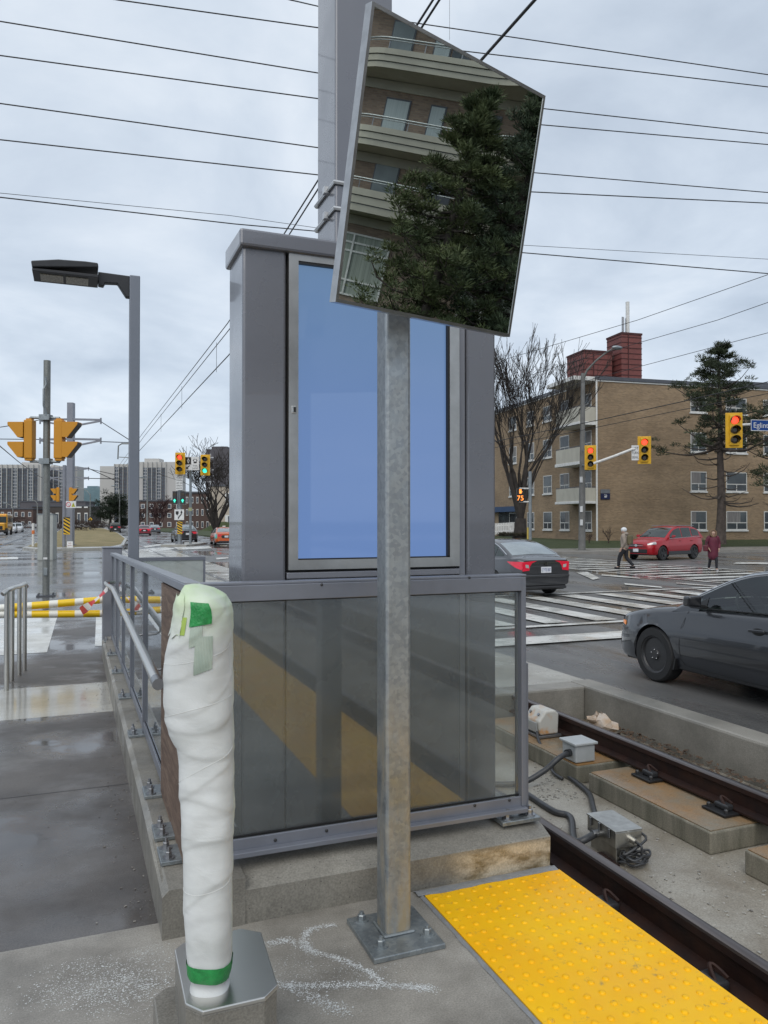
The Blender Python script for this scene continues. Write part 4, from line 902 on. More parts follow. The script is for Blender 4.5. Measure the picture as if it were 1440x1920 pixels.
SED=dict(x=(-2.33,2.30),w=.9,sill=.19,axles=(1.38,-1.32),ra=.355,rw=.325,crown=.045,rcrown=.03,belt=.90,h=1.41,gw=(.83,.61),
 top=[(-2.33,.93),(-2.2,.985),(-1.75,1.0),(-1.3,.985),(.4,.93),(1.0,.915),(1.5,.86),(2.0,.76),(2.2,.69),(2.30,.60)],
 bot=[(-2.33,.33),(-2.1,.24),(-1.7,.2),(1.9,.2),(2.2,.2),(2.3,.24)],
 plan=[(-2.33,.66),(-2.24,.78),(-2.1,.84),(-1.7,.885),(-.8,.90),(1.4,.90),(1.8,.875),(2.05,.80),(2.2,.70),(2.3,.56)],
 roof=[(1.12,.91),(.72,1.13),(.33,1.31),(0,1.385),(-.4,1.41),(-.8,1.395),(-1.2,1.30),(-1.6,1.15),(-1.98,.99)],
 ws=(.04,.30),rw_=(.72,.95),windows=[(-.42,.72,.025,.05),(-1.22,-.47,.025,.05),(-1.62,-1.26,.035,.075)])
def sed(**k): d=dict(SED); d.update(k); return d
GP=paintm('graphite_paint',(.030,.032,.038)); GP2=paintm('dark_grey_paint',(.05,.052,.058))
# near sedan, front half in view: left front wheel contact surveyed on the road
cy0=7.33-1.38
c=Car('grey_sedan','dark grey sedan cut off by the right frame edge, black steel wheels',(6.37+.86,cy0,ZR),math.pi/2,GP,sed(holes=1,open=1,sglass=glass('tinted_car_glass',(.50,.60,.53),1.5),rglass=glass('tinted_rear_glass',(.4,.48,.43),1.5)))
c.mirrors(.66,.955,GP)
c.line('door_gap',[(.86,.28),(.93,.34),(.95,.5),(.93,.7),(.86,.88),(.84,.93)],.007,black,(1,-1)); c.line('door_gap',[(-.44,.26),(-.46,.5),(-.44,.95)],.007,black,(1,-1)); c.line('sill_gap',[(-.9,.262),(0,.255),(.86,.28)],.007,black,(1,-1))
c.line('hood_gap',[(2.1,.70),(1.9,.765),(1.5,.845),(1.05,.895)],.006,black,(1,-1),.004)
for sd in (1,-1):
    h_=MB().bar((-.02,sd*(c.side(-.1,.79)+.028),.79),(-.22,sd*(c.side(-.1,.79)+.028),.80),.022,.03).build('door_handle',GP,c.t,world=False,bevel=.008,seg=3)
    MB().ell((-.12,sd*(c.side(-.1,.77)+.001),.785),.075,.004,.04).build('handle_recess',black,h_,world=False)
c.patch('side_marker',1.98,2.13,lambda x:.60+(x-2.0)*.1,lambda x:.655-(x-2.0)*.02,ambl,off=.006); c.patch('headlamp',2.12,2.28,.585,lambda x:.70-(x-2.1)*.25,clearl,off=.005)
c.patch('fog_lamp',2.16,2.29,.33,.45,dark,off=.006)
for sd in (1,-1):                      # bright trim along the window line and matt sill
    c2=[(x,interp(SED['top'],x)+.018) for x in np.linspace(-1.6,.86,20)]; MB().tube([(x,sd*(c.ghw(z)+.006),z) for x,z in c2],.006,5).build('window_trim',black,c.t,world=False)
    rl=[(x,z-.028) for x,z in c.C if -1.6<x<1.0]; MB().tube([(x,sd*(c.ghw(z)+.008),z) for x,z in rl],.009,6).build('roof_trim',chrome,c.t,world=False,smooth=True)
    MB().prism([(.80,sd*(c.ghw(.95)+.009),.955),(.62,sd*(c.ghw(.95)+.009),.955),(.62,sd*(c.ghw(1.06)+.009),1.06)],(0,sd*.003,0)).build('mirror_sail',black,c.t,world=False)
    MB().bar((-.45,sd*(c.ghw(.97)+.012),.96),(-.47,sd*(c.ghw(1.36)+.012),1.33),.05,.006,(1,0,0)).build('door_pillar',black,c.t,world=False)
for sd in (1,-1): MB().bar((1.02,sd*.86,.21),(.99,sd*.86,.34),.02,.12,(0,1,0)).build('mud_flap',black,c.t,world=False)
seatm=M('seat_fabric',(.05,.05,.052),.85)
for sd in (.38,-.38):
    st_=MB().prism([(-.05,sd-.24,.55),(.25,sd-.24,.58),(.25,sd-.24,.70),(-.1,sd-.24,.68),(-.32,sd-.24,1.12),(-.44,sd-.24,1.10)],(0,.48,0)).build('front_seat',seatm,c.t,world=False,bevel=.03)
    MB().box(-.47,sd-.13,1.13,-.38,sd+.13,1.29).build('headrest',seatm,st_,world=False,bevel=.03)
MB().prism([(-1.0,-.65,.55),(-.7,-.65,.6),(-.95,-.65,.68),(-1.15,-.65,1.1),(-1.3,-.65,1.1)],(0,1.3,0)).build('rear_seat',seatm,c.t,world=False,bevel=.03)
MB().prism([(.55,-.72,.55),(1.05,-.72,.55),(1.05,-.72,.90),(.72,-.72,.92),(.58,-.72,.84)],(0,1.44,0)).build('dashboard',dark,c.t,world=False,bevel=.02)
MB().tube([V(.44+.09*math.sin(a),.36+.185*math.cos(a),.95+.165*math.sin(a)) for a in np.linspace(0,6.2832,25)],.016,8).bar((.44,.36,.95),(.6,.36,.86),.06,.06).bar((.44,.2,.95),(.44,.52,.95),.03,.04).build('steering_wheel',black,c.t,world=False,smooth=True)
# second sedan seen from behind
yr=16.35
c=Car('grey_sedan','dark grey sedan seen from behind on the crosswalk, red tail lamps',(10.75,yr+2.33,ZR),math.pi/2+R(1.5),GP2,sed(rglass=reardw,holes=1))
w_=c.side(c.xr,.85)
c.patch('tail_lamp',c.xr+.005,c.xr+.46,lambda x:.70+(x-c.xr)*.42,lambda x:.905+(x-c.xr)*.0,tred,off=.009,n=16)
for sd in (1,-1):
    MB().prism([(c.xr-.014,sd*w_*1.03,.67),(c.xr-.014,sd*w_*1.05,.90),(c.xr-.014,sd*w_*.40,.925),(c.xr-.014,sd*w_*.62,.87),(c.xr-.014,sd*w_*.72,.78),(c.xr-.014,sd*w_*.74,.69)],(.03,0,0)).build('tail_lamp',tred,c.t,world=False,bevel=.006)
    MB().prism([(c.xr-.018,sd*w_*.90,.76),(c.xr-.018,sd*w_*.92,.84),(c.xr-.018,sd*w_*.78,.83),(c.xr-.018,sd*w_*.76,.75)],(.006,0,0)).build('reversing_lamp',clearl,c.t,world=False)
    MB().box(c.xr+.01,sd*w_*.85,.39,c.xr+.05,sd*w_*1.02,.42).build('rear_reflector',tred,c.t,world=False,bevel=.008)
MB().prism([(c.xr-.008,-.42,.60),(c.xr-.008,.42,.60),(c.xr-.008,.56,.70),(c.xr-.008,.42,.79),(c.xr-.008,-.42,.79),(c.xr-.008,-.56,.70)],(.02,0,0)).build('plate_recess',GP2,c.t,world=False,bevel=.006)
MB().box(c.xr-.012,-.60,.865,c.xr+.02,.60,.875).build('boot_trim',chrome,c.t,world=False)
c.plate(c.xr-.015,.70,'CYTS 587')
em=MB().lathe([(.05,0),(.05,.006)],(c.xr-.012,0,.85),(-1,0,0),16,1.15,1).build('emblem',black,c.t,world=False)
MB().bar((c.xr-.02,.03,.815),(c.xr-.02,.042,.885),.012,.006,(1,0,0)).bar((c.xr-.02,-.03,.815),(c.xr-.02,-.042,.885),.012,.006,(1,0,0)).bar((c.xr-.02,.035,.848),(c.xr-.02,-.035,.848),.006,.012,(1,0,0)).build('emblem_letter',chrome,em,world=False)
MB().box(c.xr-.02,-.62,.22,c.xr+.05,.62,.30).build('lower_bumper',dark,c.t,world=False,bevel=.03)
MB().box(c.xr-.03,-.70,.52,c.xr+.12,.70,.585).build('bumper_edge',GP2,c.t,world=False,bevel=.02)
c.line('boot_gap',[(c.xr+.42,.985),(c.xr+.36,.90),(c.xr+.28,.80)],.006,black,(1,-1),.01); c.line('door_gap',[(-1.05,.3),(-1.0,.5),(-.98,.7),(-1.15,.95)],.007,black,(1,-1))
for sd in (1,-1):
    rl=[(x,z-.028) for x,z in c.C if -1.75<x<1.0]; MB().tube([(x,sd*(c.ghw(z)+.008),z) for x,z in rl],.009,6).build('roof_trim',chrome,c.t,world=False,smooth=True)
# red SUV
SUV=dict(x=(-2.25,2.27),w=.92,sill=.26,axles=(1.37,-1.3),ra=.41,rw=.355,crown=.05,rcrown=.03,belt=1.06,h=1.66,gw=(.85,.66),
 top=[(-2.25,1.05),(-2.1,1.12),(-1.5,1.13),(0,1.07),(.8,1.05),(1.2,1.03),(1.7,.98),(2.05,.88),(2.2,.80),(2.27,.72)],
 bot=[(-2.25,.42),(-2.0,.3),(1.9,.26),(2.15,.27),(2.27,.34)],
 plan=[(-2.25,.74),(-2.1,.86),(-1.6,.91),(1.5,.92),(1.9,.88),(2.1,.80),(2.27,.62)],
 roof=[(1.12,1.04),(.72,1.28),(.38,1.48),(.05,1.60),(-.4,1.655),(-1.0,1.66),(-1.6,1.62),(-1.95,1.45),(-2.18,1.12)],
 ws=(.04,.34),rw_=(.76,.96),windows=[(-.30,.72,.03,.06),(-1.15,-.36,.03,.06),(-1.85,-1.22,.06,.1)],rim=rimb,spokes=1)
RP=M('red_paint',(.36,.003,.010),.3,.2,c2=(.33,.003,.010),coat=.35,vs=1); 
fwp=G(1243,1051,ZR); hd_=V(-.968,-.25,0).normalized(); lf=V(-hd_.y,hd_.x,0); o_=fwp-hd_*1.37-lf*.88
c=Car('red_suv','bright red compact SUV with black wheels stopped by the far crosswalk',(o_.x,o_.y,ZR),math.atan2(hd_.y,hd_.x),RP,SUV)
c.mirrors(.68,1.10,RP); c.patch('headlamp',1.85,2.22,lambda x:.80-(x-1.85)*.1,lambda x:.93-(x-1.85)*.25,clearl,off=.008)
c.patch('sill_cladding',-1.9,2.2,lambda x:interp(SUV['bot'],x)+.01,lambda x:.40,dark,off=.006,n=40) if False else None
xf_=c.xf
MB().box(xf_-.06,-.62,.36,xf_+.03,.62,.56).build('lower_grille',black,c.t,world=False,bevel=.03)
MB().prism([(xf_-.05,-.58,.70),(xf_+.02,-.5,.66),(xf_+.02,.5,.66),(xf_-.05,.58,.70),(xf_-.05,.58,.76),(xf_+.0,0,.80),(xf_-.05,-.58,.76)],(0,0,.012)).build('upper_grille',dark,c.t,world=False)
MB().box(xf_+.0,-.4,.725,xf_+.018,.4,.74).build('grille_bar',chrome,c.t,world=False); MB().lathe([(.06,0),(.06,.01)],(xf_+.012,0,.735),(1,0,0),16,1.4,1).build('emblem',chrome,c.t,world=False)
c.plate(xf_+.035,.50,'',1)
for sd in (1,-1):
    MB().bar((-1.7,sd*.6,1.70),(.1,sd*.62,1.70),.03,.03).build('roof_rail',steelD,c.t,world=False,bevel=.008)
    MB().bar((-.95,sd*.915,.36),(.95,sd*.925,.36),.03,.17,(0,0,1)).build('sill_cladding',dark,c.t,world=False,bevel=.01)
    rl=[(x,interp(SUV['top'],x)+.02) for x in np.linspace(-1.9,.8,16)]; MB().tube([(x,sd*(c.ghw(z)+.006),z) for x,z in rl],.01,5).build('window_trim',chrome,c.t,world=False)
c.line('door_gap',[(.82,.45),(.9,.7),(.8,1.02)],.008,black,(1,-1)); c.line('door_gap',[(-.33,.45),(-.33,1.05)],.008,black,(1,-1))
for x in (.0,-1.0):
    for sd in (1,-1): MB().bar((x,sd*(c.side(x,.95)+.02),.95),(x-.18,sd*(c.side(x,.95)+.02),.955),.02,.03).build('door_handle',RP,c.t,world=False,bevel=.006)
# cars on the left carriageway
def carL(name,label,px,py,paint,spec,rz,detail='rear',group=None,scale=1,plate='',lit=False,k=1.0):
    p=G(px,py,ZR); c=Car(name,label,(p.x,p.y,ZR),rz,paint,spec,group,scale=scale)
    if detail=='rear': c.rear(0,0,(spec['h']*.50,spec['h']*.62),plate,spec['h']*.5 if spec['h']<1.5 else .62,lit)
    return c
BK=paintm('black_paint',(.012,.014,.016)); OR=paintm('orange_paint',(.66,.12,.02)); RD=paintm('dark_red_paint',(.25,.015,.03)); SG=paintm('slate_paint',(.12,.13,.15)); WH=paintm('white_car_paint',(.6,.61,.63)); BL=paintm('blue_paint',(.03,.1,.4))
H90=math.pi/2
Gp='cars driving away beyond the platform'
carL('black_sedan','black sedan right behind the keep-right traffic island',345,1016,BK,sed(rglass=reardw),H90,group=Gp,lit=False,scale=1.12)
c=carL('orange_taxi','orange and teal taxi at the left edge of the kiosk',418,1021,OR,sed(rglass=reardw,rim=rims),H90-R(3),group=Gp)
MB().box(-.75,-.12,1.44,-.55,.12,1.56).build('roof_sign',white,c.t,world=False,bevel=.02)
c.patch('teal_quarter_panel',-2.28,-1.75,.55,lambda x:.93,M('teal_paint',(.03,.45,.38),.3,coat=.8),off=.006)
JP=dict(SUV); JP.update(roof=[(.95,1.04),(.75,1.35),(.55,1.62),(.1,1.70),(-.5,1.72),(-1.2,1.72),(-1.9,1.70),(-2.12,1.5),(-2.22,1.12)],h=1.72,gw=(.86,.72))
carL('black_suv','boxy black SUV driving away beside the grass median',216,999,BK,JP,H90-R(2),group=Gp)
carL('red_sedan','dark red sedan between the lamp post and the grey sedan',270,1004,RD,sed(),H90-R(3),group=Gp,lit=True)
carL('grey_sedan','slate grey sedan following ahead of the dark red one',290,1000,SG,sed(rglass=reardw),H90-R(4),group=Gp)
for px,py,pm,lb in ((20,1000,WH,'white car just behind the yellow school bus'),(33,998,WH,'white car second behind the yellow school bus')):
    carL('white_car',lb,px,py,pm,dict(SUV),-H90,'front',group='oncoming cars on the far left')
for px,py,pm,lb in ((302,987,WH,'white parked car left of the keep-right sign'),(316,987,SG,'dark grey parked car touching the keep-right sign'),(350,988,WH,'white parked car right of the striped marker'),(368,989,BL,'bright blue parked car at the lot edge')):
    carL('parked_car',lb,px,py,pm,sed(),R(20),'none',group='cars in the parking lot')
# school bus
p=G(-1,1003,ZR); t=thing('school_bus','yellow school bus at the far left edge','bus',(p.x,p.y,ZR),-H90)
by=paintm('school_bus_yellow',(.68,.33,.015))
MB().box(-7,-1.2,.55,2.2,1.2,3.0).build('body',by,t,bevel=.18,seg=3,world=False); MB().box(2.2,-1.0,.55,3.7,1.0,1.75).build('hood',by,t,bevel=.15,seg=3,world=False)
MB().box(2.19,-1.05,1.75,2.22,1.05,2.6).build('windscreen',carglass,t,world=False); MB().box(3.6,-.7,.8,3.72,.7,1.3).build('grille',black,t,world=False); MB().box(3.5,-1.2,.45,3.8,1.2,.75).build('bumper',black,t,world=False)
for i in range(6): 
    for sd in (1,-1): MB().box(-6.5+i*1.4,sd*1.2-.02,1.8,-5.4+i*1.4,sd*1.2+.02,2.5).build('side_window',carglass,t,world=False)
for x in (2.6,-4.6):
    for sd in (1,-1): MB().lathe([(.3,0),(.5,0),(.5,.25),(.3,.25)],(x,sd*1.15-.12,.5),(0,1,0),20).build('wheel',tyre,t,world=False)
for y in (-.8,.8): MB().lathe([(.1,0),(.1,.04)],(2.2,y,2.8),(1,0,0),12).build('warning_lamp',ambl,t,world=False)
# ------------------------------------------------------------------ pedestrians
skin=M('skin',(.5,.33,.25),.6); 
def skinned(name,verts,edges,mat,parent,sub=2):
    me=bpy.data.meshes.new(name); me.from_pydata([v[:3] for v in verts],edges,[]); o=bpy.data.objects.new(name,me); col.objects.link(o); me.materials.append(mat)
    md=o.modifiers.new('skin','SKIN'); md.use_smooth_shade=True
    if not me.skin_vertices: me.skin_vertices.new()
    for i,v in enumerate(verts):
        r=v[3]; me.skin_vertices[0].data[i].radius=(r,v[4] if len(v)>4 else r); me.skin_vertices[0].data[i].use_root=(i==0)
    s_=o.modifiers.new('subsurf','SUBSURF'); s_.levels=sub; s_.render_levels=sub
    o.parent=parent; return o
def body(parent,J,hands):
    # J: joints in local metres (x right, y forward, z up)
    v=[];e=[]
    def ad(p,r,par=None,r2=None):
        v.append((p[0],p[1],p[2],r)+((r2,) if r2 else ()));
        if par is not None: e.append((par,len(v)-1))
        return len(v)-1
    pe=ad(J['pelvis'],.10); sp=ad(J['spine'],.09,pe); ch=ad(J['chest'],.095,sp); nk=ad(J['neck'],.055,ch); hd=ad(J['chin'],.07,nk); h2=ad(J['head'],.092,hd); ad(J['crown'],.06,h2)
    for s in 'lr':
        a=ad(J['sh'+s],.05,ch); b_=ad(J['el'+s],.046,a); w_=ad(J['wr'+s],.028,b_); hp=Vector(J['ha'+s]); wp=Vector(J['wr'+s]); dr=(hp-wp).normalized(); sd=V(0,1,0) if abs(dr.y)<.8 else V(0,0,1); sd=(sd-dr*sd.dot(dr)).normalized()
        pm=ad(hp,.03,w_,.018)
        for k_ in range(4):
            f0=hp+sd*(.027-.018*k_)+dr*.03; l_=(.032,.037,.034,.026)[k_]; i1=ad(f0,.009,pm); i2=ad(f0+dr*l_+V(0,.006,0),.008,i1); ad(f0+dr*l_*1.8+V(0,.018,-.002),.007,i2)
        th=ad(hp+sd*.034-dr*.02,.010,pm); ad(hp+sd*.05+dr*.015,.009,th)
        hi=ad(J['hi'+s],.085,pe); kn=ad(J['kn'+s],.06,hi); an=ad(J['an'+s],.038,kn); ad(Vector(J['an'+s])+Vector(J.get('fd',(0,.13,0)))*1.-V(0,0,.05),.035,an)
    return skinned('body',v,e,skin,parent)
def limb(name,pts,mat,parent,sub=2): return skinned(name,[(p[0],p[1],p[2],r) if not isinstance(r,tuple) else (p[0],p[1],p[2])+r for p,r in pts],[(i,i+1) for i in range(len(pts)-1)],mat,parent,sub)
def face(parent,J,hx=.0):
    h=Vector(J['head']); y=h.y+.088
    for sx in (-.033,.033): MB().ell((h.x+sx,y-.004,h.z-.01),.012,.008,.008).build('eye',dark,parent,world=False)
    MB().prism([(h.x-.012,y-.005,h.z-.05),(h.x+.012,y-.005,h.z-.05),(h.x,y+.022,h.z-.048),(h.x,y,h.z)],(0,-.004,0)).build('nose',skin,parent,world=False)
    MB().ell((h.x,y-.012,h.z-.075),.025,.01,.007).build('mouth',M('lips',(.35,.12,.11),.5),parent,world=False)
    for sx in (-.095,.095): MB().ell((h.x+sx,h.y,h.z-.02),.012,.02,.03).build('ear',skin,parent,world=False)
# man with white beanie: walks toward image-left/away, seen from behind left
g=G(1172,1067,ZR); hdv=math.atan2(.45,-1)-H90
t=thing('person','person in beige jacket and white knit hat carrying a paper bag over the crosswalk','person',g,hdv+R(-35))
J=dict(pelvis=(0,0,.88),spine=(0,.01,1.05),chest=(0,.02,1.25),neck=(0,.03,1.4),chin=(0,.05,1.46),head=(0,.05,1.53),crown=(0,.04,1.6),shl=(-.17,.01,1.33),ell=(-.22,-.08,1.08),wrl=(-.22,.06,.86),hal=(-.22,.09,.78),shr=(.17,.01,1.33),elr=(.23,-.03,1.07),wrr=(.25,.03,.84),har=(.25,.04,.75),
 hil=(-.09,0,.84),knl=(-.09,.2,.47),anl=(-.09,.24,.08),hir=(.09,0,.84),knr=(.09,-.02,.46),anr=(.09,-.32,.13))
body(t,J,1); face(t,J)
jk=M('beige_jacket',(.30,.25,.21),.85,c2=(.24,.2,.17)); bp_m=M('olive_backpack',(.13,.11,.06),.8); pant=M('black_trousers',(.014,.015,.02),.8); hat=M('white_knit',(.7,.72,.74),.9,bump=.5,bs=60); shoe=M('dark_shoes',(.02,.02,.022),.6); bagm=M('kraft_bag',(.42,.28,.15),.8)
limb('jacket',[((0,0,.76),.18),((0,.01,1.0),.17),((0,.02,1.22),.175),((0,.025,1.36),.13),((0,.03,1.43),.09)],jk,t)
for s in 'lr': limb('sleeve',[(Vector(J['sh'+s])*1.0-V(Vector(J['sh'+s]).x*.55,0,-.02),.10),(Vector(J['sh'+s])+V(0,0,.01),.095),(J['el'+s],.066),(J['wr'+s],.05)],jk,t); limb('trouser_leg',[(J['hi'+s],.105),(J['kn'+s],.082),(J['an'+s],.062)],pant,t); limb('shoe',[(Vector(J['an'+s])+V(0,-.06,-.03),.045),(Vector(J['an'+s])+V(0,.06,-.04),.05),(Vector(J['an'+s])+V(0,.17,-.045),.04)],shoe,t)
MB().ell((0,.04,1.575),.108,.118,.10,14,10).build('knit_hat',hat,t,smooth=True,world=False); MB().ell((0,-.04,1.41),.13,.10,.07).build('hood',jk,t,smooth=True,world=False)
tag(MB().box(-.15,-.30,.98,.15,-.12,1.36).build('backpack',bp_m,bevel=.06,seg=3,world=False),'olive backpack worn by the person in the white knit hat','backpack'); bk_=bpy.data.objects['backpack']; bk_.matrix_world=XF[t]
bag=MB().prism([(.17,-.07,.30),(.35,-.07,.30),(.35,.15,.30),(.17,.15,.30)],(0,0,.42)).build('paper_bag',bagm,world=False); tag(bag,'brown paper bag hanging from the hand of the walker in the white hat','bag'); bag.matrix_world=XF[t]
bh=MB().tube([(.26,-.02,.72),(.255,.02,.76),(.26,.1,.72)],.006,5).build('handle',bagm,bag,world=False)
# woman in long maroon coat: walks toward us
g=G(1337,1071,ZR)
t=thing('person','person in long maroon hooded coat walking toward the camera with a bag','person',g,math.pi-R(30))
J=dict(pelvis=(0,0,.86),spine=(0,.01,1.02),chest=(0,.02,1.2),neck=(0,.04,1.34),chin=(0,.06,1.40),head=(0,.06,1.47),crown=(0,.05,1.54),shl=(-.17,.01,1.28),ell=(-.23,-.02,1.02),wrl=(-.19,.12,.86),hal=(-.17,.17,.81),shr=(.17,.01,1.28),elr=(.23,-.03,1.02),wrr=(.19,.12,.88),har=(.17,.17,.83),
 hil=(-.09,0,.82),knl=(-.09,.12,.45),anl=(-.10,.12,.08),hir=(.09,0,.82),knr=(.10,-.02,.44),anr=(.12,-.14,.10))
body(t,J,1); face(t,J)
co=M('maroon_coat',(.12,.014,.035),.7,c2=(.085,.01,.026)); fur=M('fur_trim',(.2,.13,.08),.95,bump=1,bs=60); gsh=M('grey_sneaker',(.3,.3,.31),.7)
limb('coat',[((0,0,.40),.20),((0,0,.70),.215),((0,.01,.98),.19),((0,.02,1.2),.19),((0,.025,1.34),.14)],co,t)
limb('hood',[((0,-.02,1.30),.12),((0,-.02,1.42),.125),((0,0,1.52),.10)],co,t)
rg=[V(math.cos(a)*.105,.085-.02*math.sin(a),1.45+math.sin(a)*.13) for a in np.linspace(0,2*math.pi,20)]; MB().tube(rg,.028,7).build('fur_trim',fur,t,smooth=True,world=False)
MB().ell((0,.03,1.5),.085,.085,.09).build('hair',M('brown_hair',(.09,.05,.03),.6),t,smooth=True,world=False)
for s in 'lr': limb('sleeve',[(Vector(J['sh'+s])*1.0-V(Vector(J['sh'+s]).x*.55,0,-.02),.10),(Vector(J['sh'+s])+V(0,0,.01),.095),(J['el'+s],.07),(J['wr'+s],.052)],co,t); limb('trouser_leg',[(J['hi'+s],.09),(J['kn'+s],.062),(J['an'+s],.046)],pant,t); limb('shoe',[(Vector(J['an'+s])+V(0,-.06,-.03),.045),(Vector(J['an'+s])+V(0,.06,-.04),.05),(Vector(J['an'+s])+V(0,.17,-.045),.04)],gsh,t)
hb=MB().box(.21,-.02,.76,.38,.2,1.0).build('shoulder_bag',M('dark_red_bag',(.1,.01,.02),.5),bevel=.04,seg=3,world=False); tag(hb,'dark red shoulder bag at the side of the person in the maroon coat','bag'); hb.matrix_world=XF[t]
MB().tube([(.25,.08,1.0),(.2,.03,1.25),(.17,.0,1.36)],.012,6).build('strap',dark,hb,world=False)
kb_=MB().box(-.16,-.30,.9,.14,-.13,1.3).build('backpack',M('red_backpack',(.45,.02,.04),.6),bevel=.06,seg=3,world=False); tag(kb_,'bright red backpack worn by the person in the maroon coat','backpack'); kb_.matrix_world=XF[t]
# ------------------------------------------------------------------ far side of the cross street: sidewalk, lawn, apartment house
A6=R(6); ur=V(math.cos(A6),-math.sin(A6),0); ul=V(math.sin(A6),math.cos(A6),0)
BC=at(1120,978,58); BC=V(BC.x,BC.y,.12)
def loc(x,y,z=0): return V(BC.x,BC.y,z)+ur*x+ul*y
swk=wet('grey_sidewalk',(.2,.19,.175),(.28,.27,.25),.8,(.35,.6),.2,.6)
struct('kerb_and_sidewalk',MB().prism([loc(-13,-11.5,-.6),loc(70,-11.5,-.6),loc(70,-6.6,-.6),loc(-13,-6.6,-.6)],(0,0,.45)),swk)
rows=[[loc(x,y,z) for x in (-13,70)] for y,z in ((-6.6,-.16),(-5,-.08),(-2.4,.08),(0,.16),(60,.2))]
struct('lawn',MB().grid(rows),grassg)
bm=brick('tan_brick',(.33,.235,.14),(.235,.165,.10),(.27,.225,.17),1.,.62)
ab=thing('apartment_building','four storey tan brick apartment house with white balconies at its corner','building',BC,-A6)
def inv(P): P=P-BC; return V(P.dot(ur),P.dot(ul),P.z)
def c3(cx,cy): return 900+cx*.375,600+cy*.375
def fr(cx,cy): q=inv(onP(*c3(cx,cy),BC,ul)); return q.x,q.z
def fl(cx,cy,o=0): q=inv(onP(*c3(cx,cy),BC-ur*o,ur)); return q.y,q.z
ztopb=fr(590,300)[1]
MB().box(0,0,-.4,48,30,ztopb).build('wall',bm,ab,world=False)
MB().box(-.12,-.12,ztopb,48.1,30.1,ztopb+.28).build('roof_fascia',greyD,ab,bevel=.02,world=False); MB().box(.0-.06,-.06,ztopb-.1,48.05,30.05,ztopb-.001).build('roof_trim',white,ab,world=False)
trim=M('window_frame_white',(.62,.61,.58),.5)
def window(side,a0,a1,z0,z1,split=.62):
    a0,a1=min(a0,a1),max(a0,a1)
    P=(lambda a,z,o:(a,-o,z)) if side=='R' else (lambda a,z,o:(-o,a,z))
    def bx(mb,a,b_,c,d,o0,o1):
        p,q_=P(a,c,o0),P(b_,d,o1); return mb.box(min(p[0],q_[0]),min(p[1],q_[1]),p[2],max(p[0],q_[0]),max(p[1],q_[1]),q_[2])
    mb=MB(); f=.07; zs_=z0+(z1-z0)*(1-split)
    bx(mb,a0,a0+f,z0,z1,.002,.04); bx(mb,a1-f,a1,z0,z1,.002,.04); bx(mb,a0+f,a1-f,z1-f,z1,.002,.04); bx(mb,a0+f,a1-f,z0,z0+f,.002,.04); bx(mb,a0+f,a1-f,zs_-f/2,zs_+f/2,.002,.04); mid=(a0+a1)/2; bx(mb,mid-f/2,mid+f/2,z0+f,zs_-f/2,.002,.035)
    w_=mb.build('window',trim,ab,world=False)
    bx(MB(),a0+f*.5,a1-f*.5,z0+f*.5,z1-f*.5,.0,.015).build('pane',wglass,w_,world=False)
    bx(MB(),a0-.08,a1+.08,z0-.12,z0-.005,.002,.10).build('sill',white,w_,world=False)
    if random.random()<.55:
        k=random.random(); bx(MB(),a0+f+.02,a0+f+(a1-a0-2*f)*(.25+.6*k),zs_+.04,z1-f-.02,.0155,.017).build('curtain',M('curtain_grey',(.16,.15,.15),.9,c2=(.25,.24,.23),vs=3,st=(6,6,.3)) if 'curtain_grey' not in bpy.data.materials else bpy.data.materials['curtain_grey'],w_,world=False)
random.seed(31)
zR=[(fr(1090,b)[1],fr(1090,a)[1]) for a,b in ((955,1050),(758,856),(562,660),(382,462))]
for cx0,cx1 in ((1053,1132),(1230,1334),(1418,1500)):
    x0,x1=fr(cx0,900)[0],fr(cx1,900)[0]
    for z0,z1 in zR: window('R',x0,x1,z0,z1)
for x0 in (27,33,40):
    for z0,z1 in zR: window('R',x0,x0+3,z0,z1)
zL=zR
for cx0,cx1 in ((516,560),(402,448),(318,361),(237,272),(148,184)):
    y0,y1=fl(cx1,950)[0],fl(cx0,950)[0]
    for z0,z1 in zL: window('L',y0,y1,z0,z1)
for y0 in (22,26):
    for z0,z1 in zL: window('L',y0,y0+1.6,z0,z1)
pan=M('balcony_panel',(.50,.48,.41),.6,vs=2,c2=(.42,.40,.34),st=(1,1,.4))
yo0,yo1=fl(497,870,1.5)[0],fl(380,870,1.5)[0]
for a,b_,s_ in ((838,905,918),(634,706,722),(432,506,522)):
    zt_,zb_,zs_=fl(497,a,1.5)[1],fl(497,b_,1.5)[1],fl(497,s_,1.5)[1]
    mb=MB().box(-1.56,yo0-.06,zs_,-.002,yo1+.1,zb_); bl_=mb.build('balcony',white,ab,bevel=.02,world=False)
    MB().box(-1.5,yo0,zb_,-1.45,yo1,zt_).build('front_panel',pan,bl_,world=False); MB().box(-1.44,yo0,zb_,-.01,yo0+.05,zt_).build('end_panel',pan,bl_,world=False); MB().box(-1.44,yo1-.05,zb_,-.01,yo1,zt_).build('end_panel',pan,bl_,world=False)
    mb=MB().bar((-1.475,yo0,zt_+.06),(-1.475,yo1,zt_+.06),.05,.05).bar((-1.475,yo0+.02,zt_+.06),(0,yo0+.02,zt_+.06),.05,.05)
    for i in range(6): y=yo0+.03+(yo1-yo0-.06)*i/5; mb.bar((-1.475,y,zt_-.02),(-1.475,y,zt_+.06),.04,.04,(0,1,0))
    mb.build('handrail',greyD,bl_,world=False)
zc0=fl(497,300,1.5)[1]
MB().box(-1.9,.1,ztopb-.05,-.002,yo1+.8,ztopb+.26).build('balcony_roof',white,ab,bevel=.02,world=False)
MB().tube([(-.08,-.08,-.2),(-.08,-.08,ztopb)],.07,8).build('downpipe',white,ab,world=False)
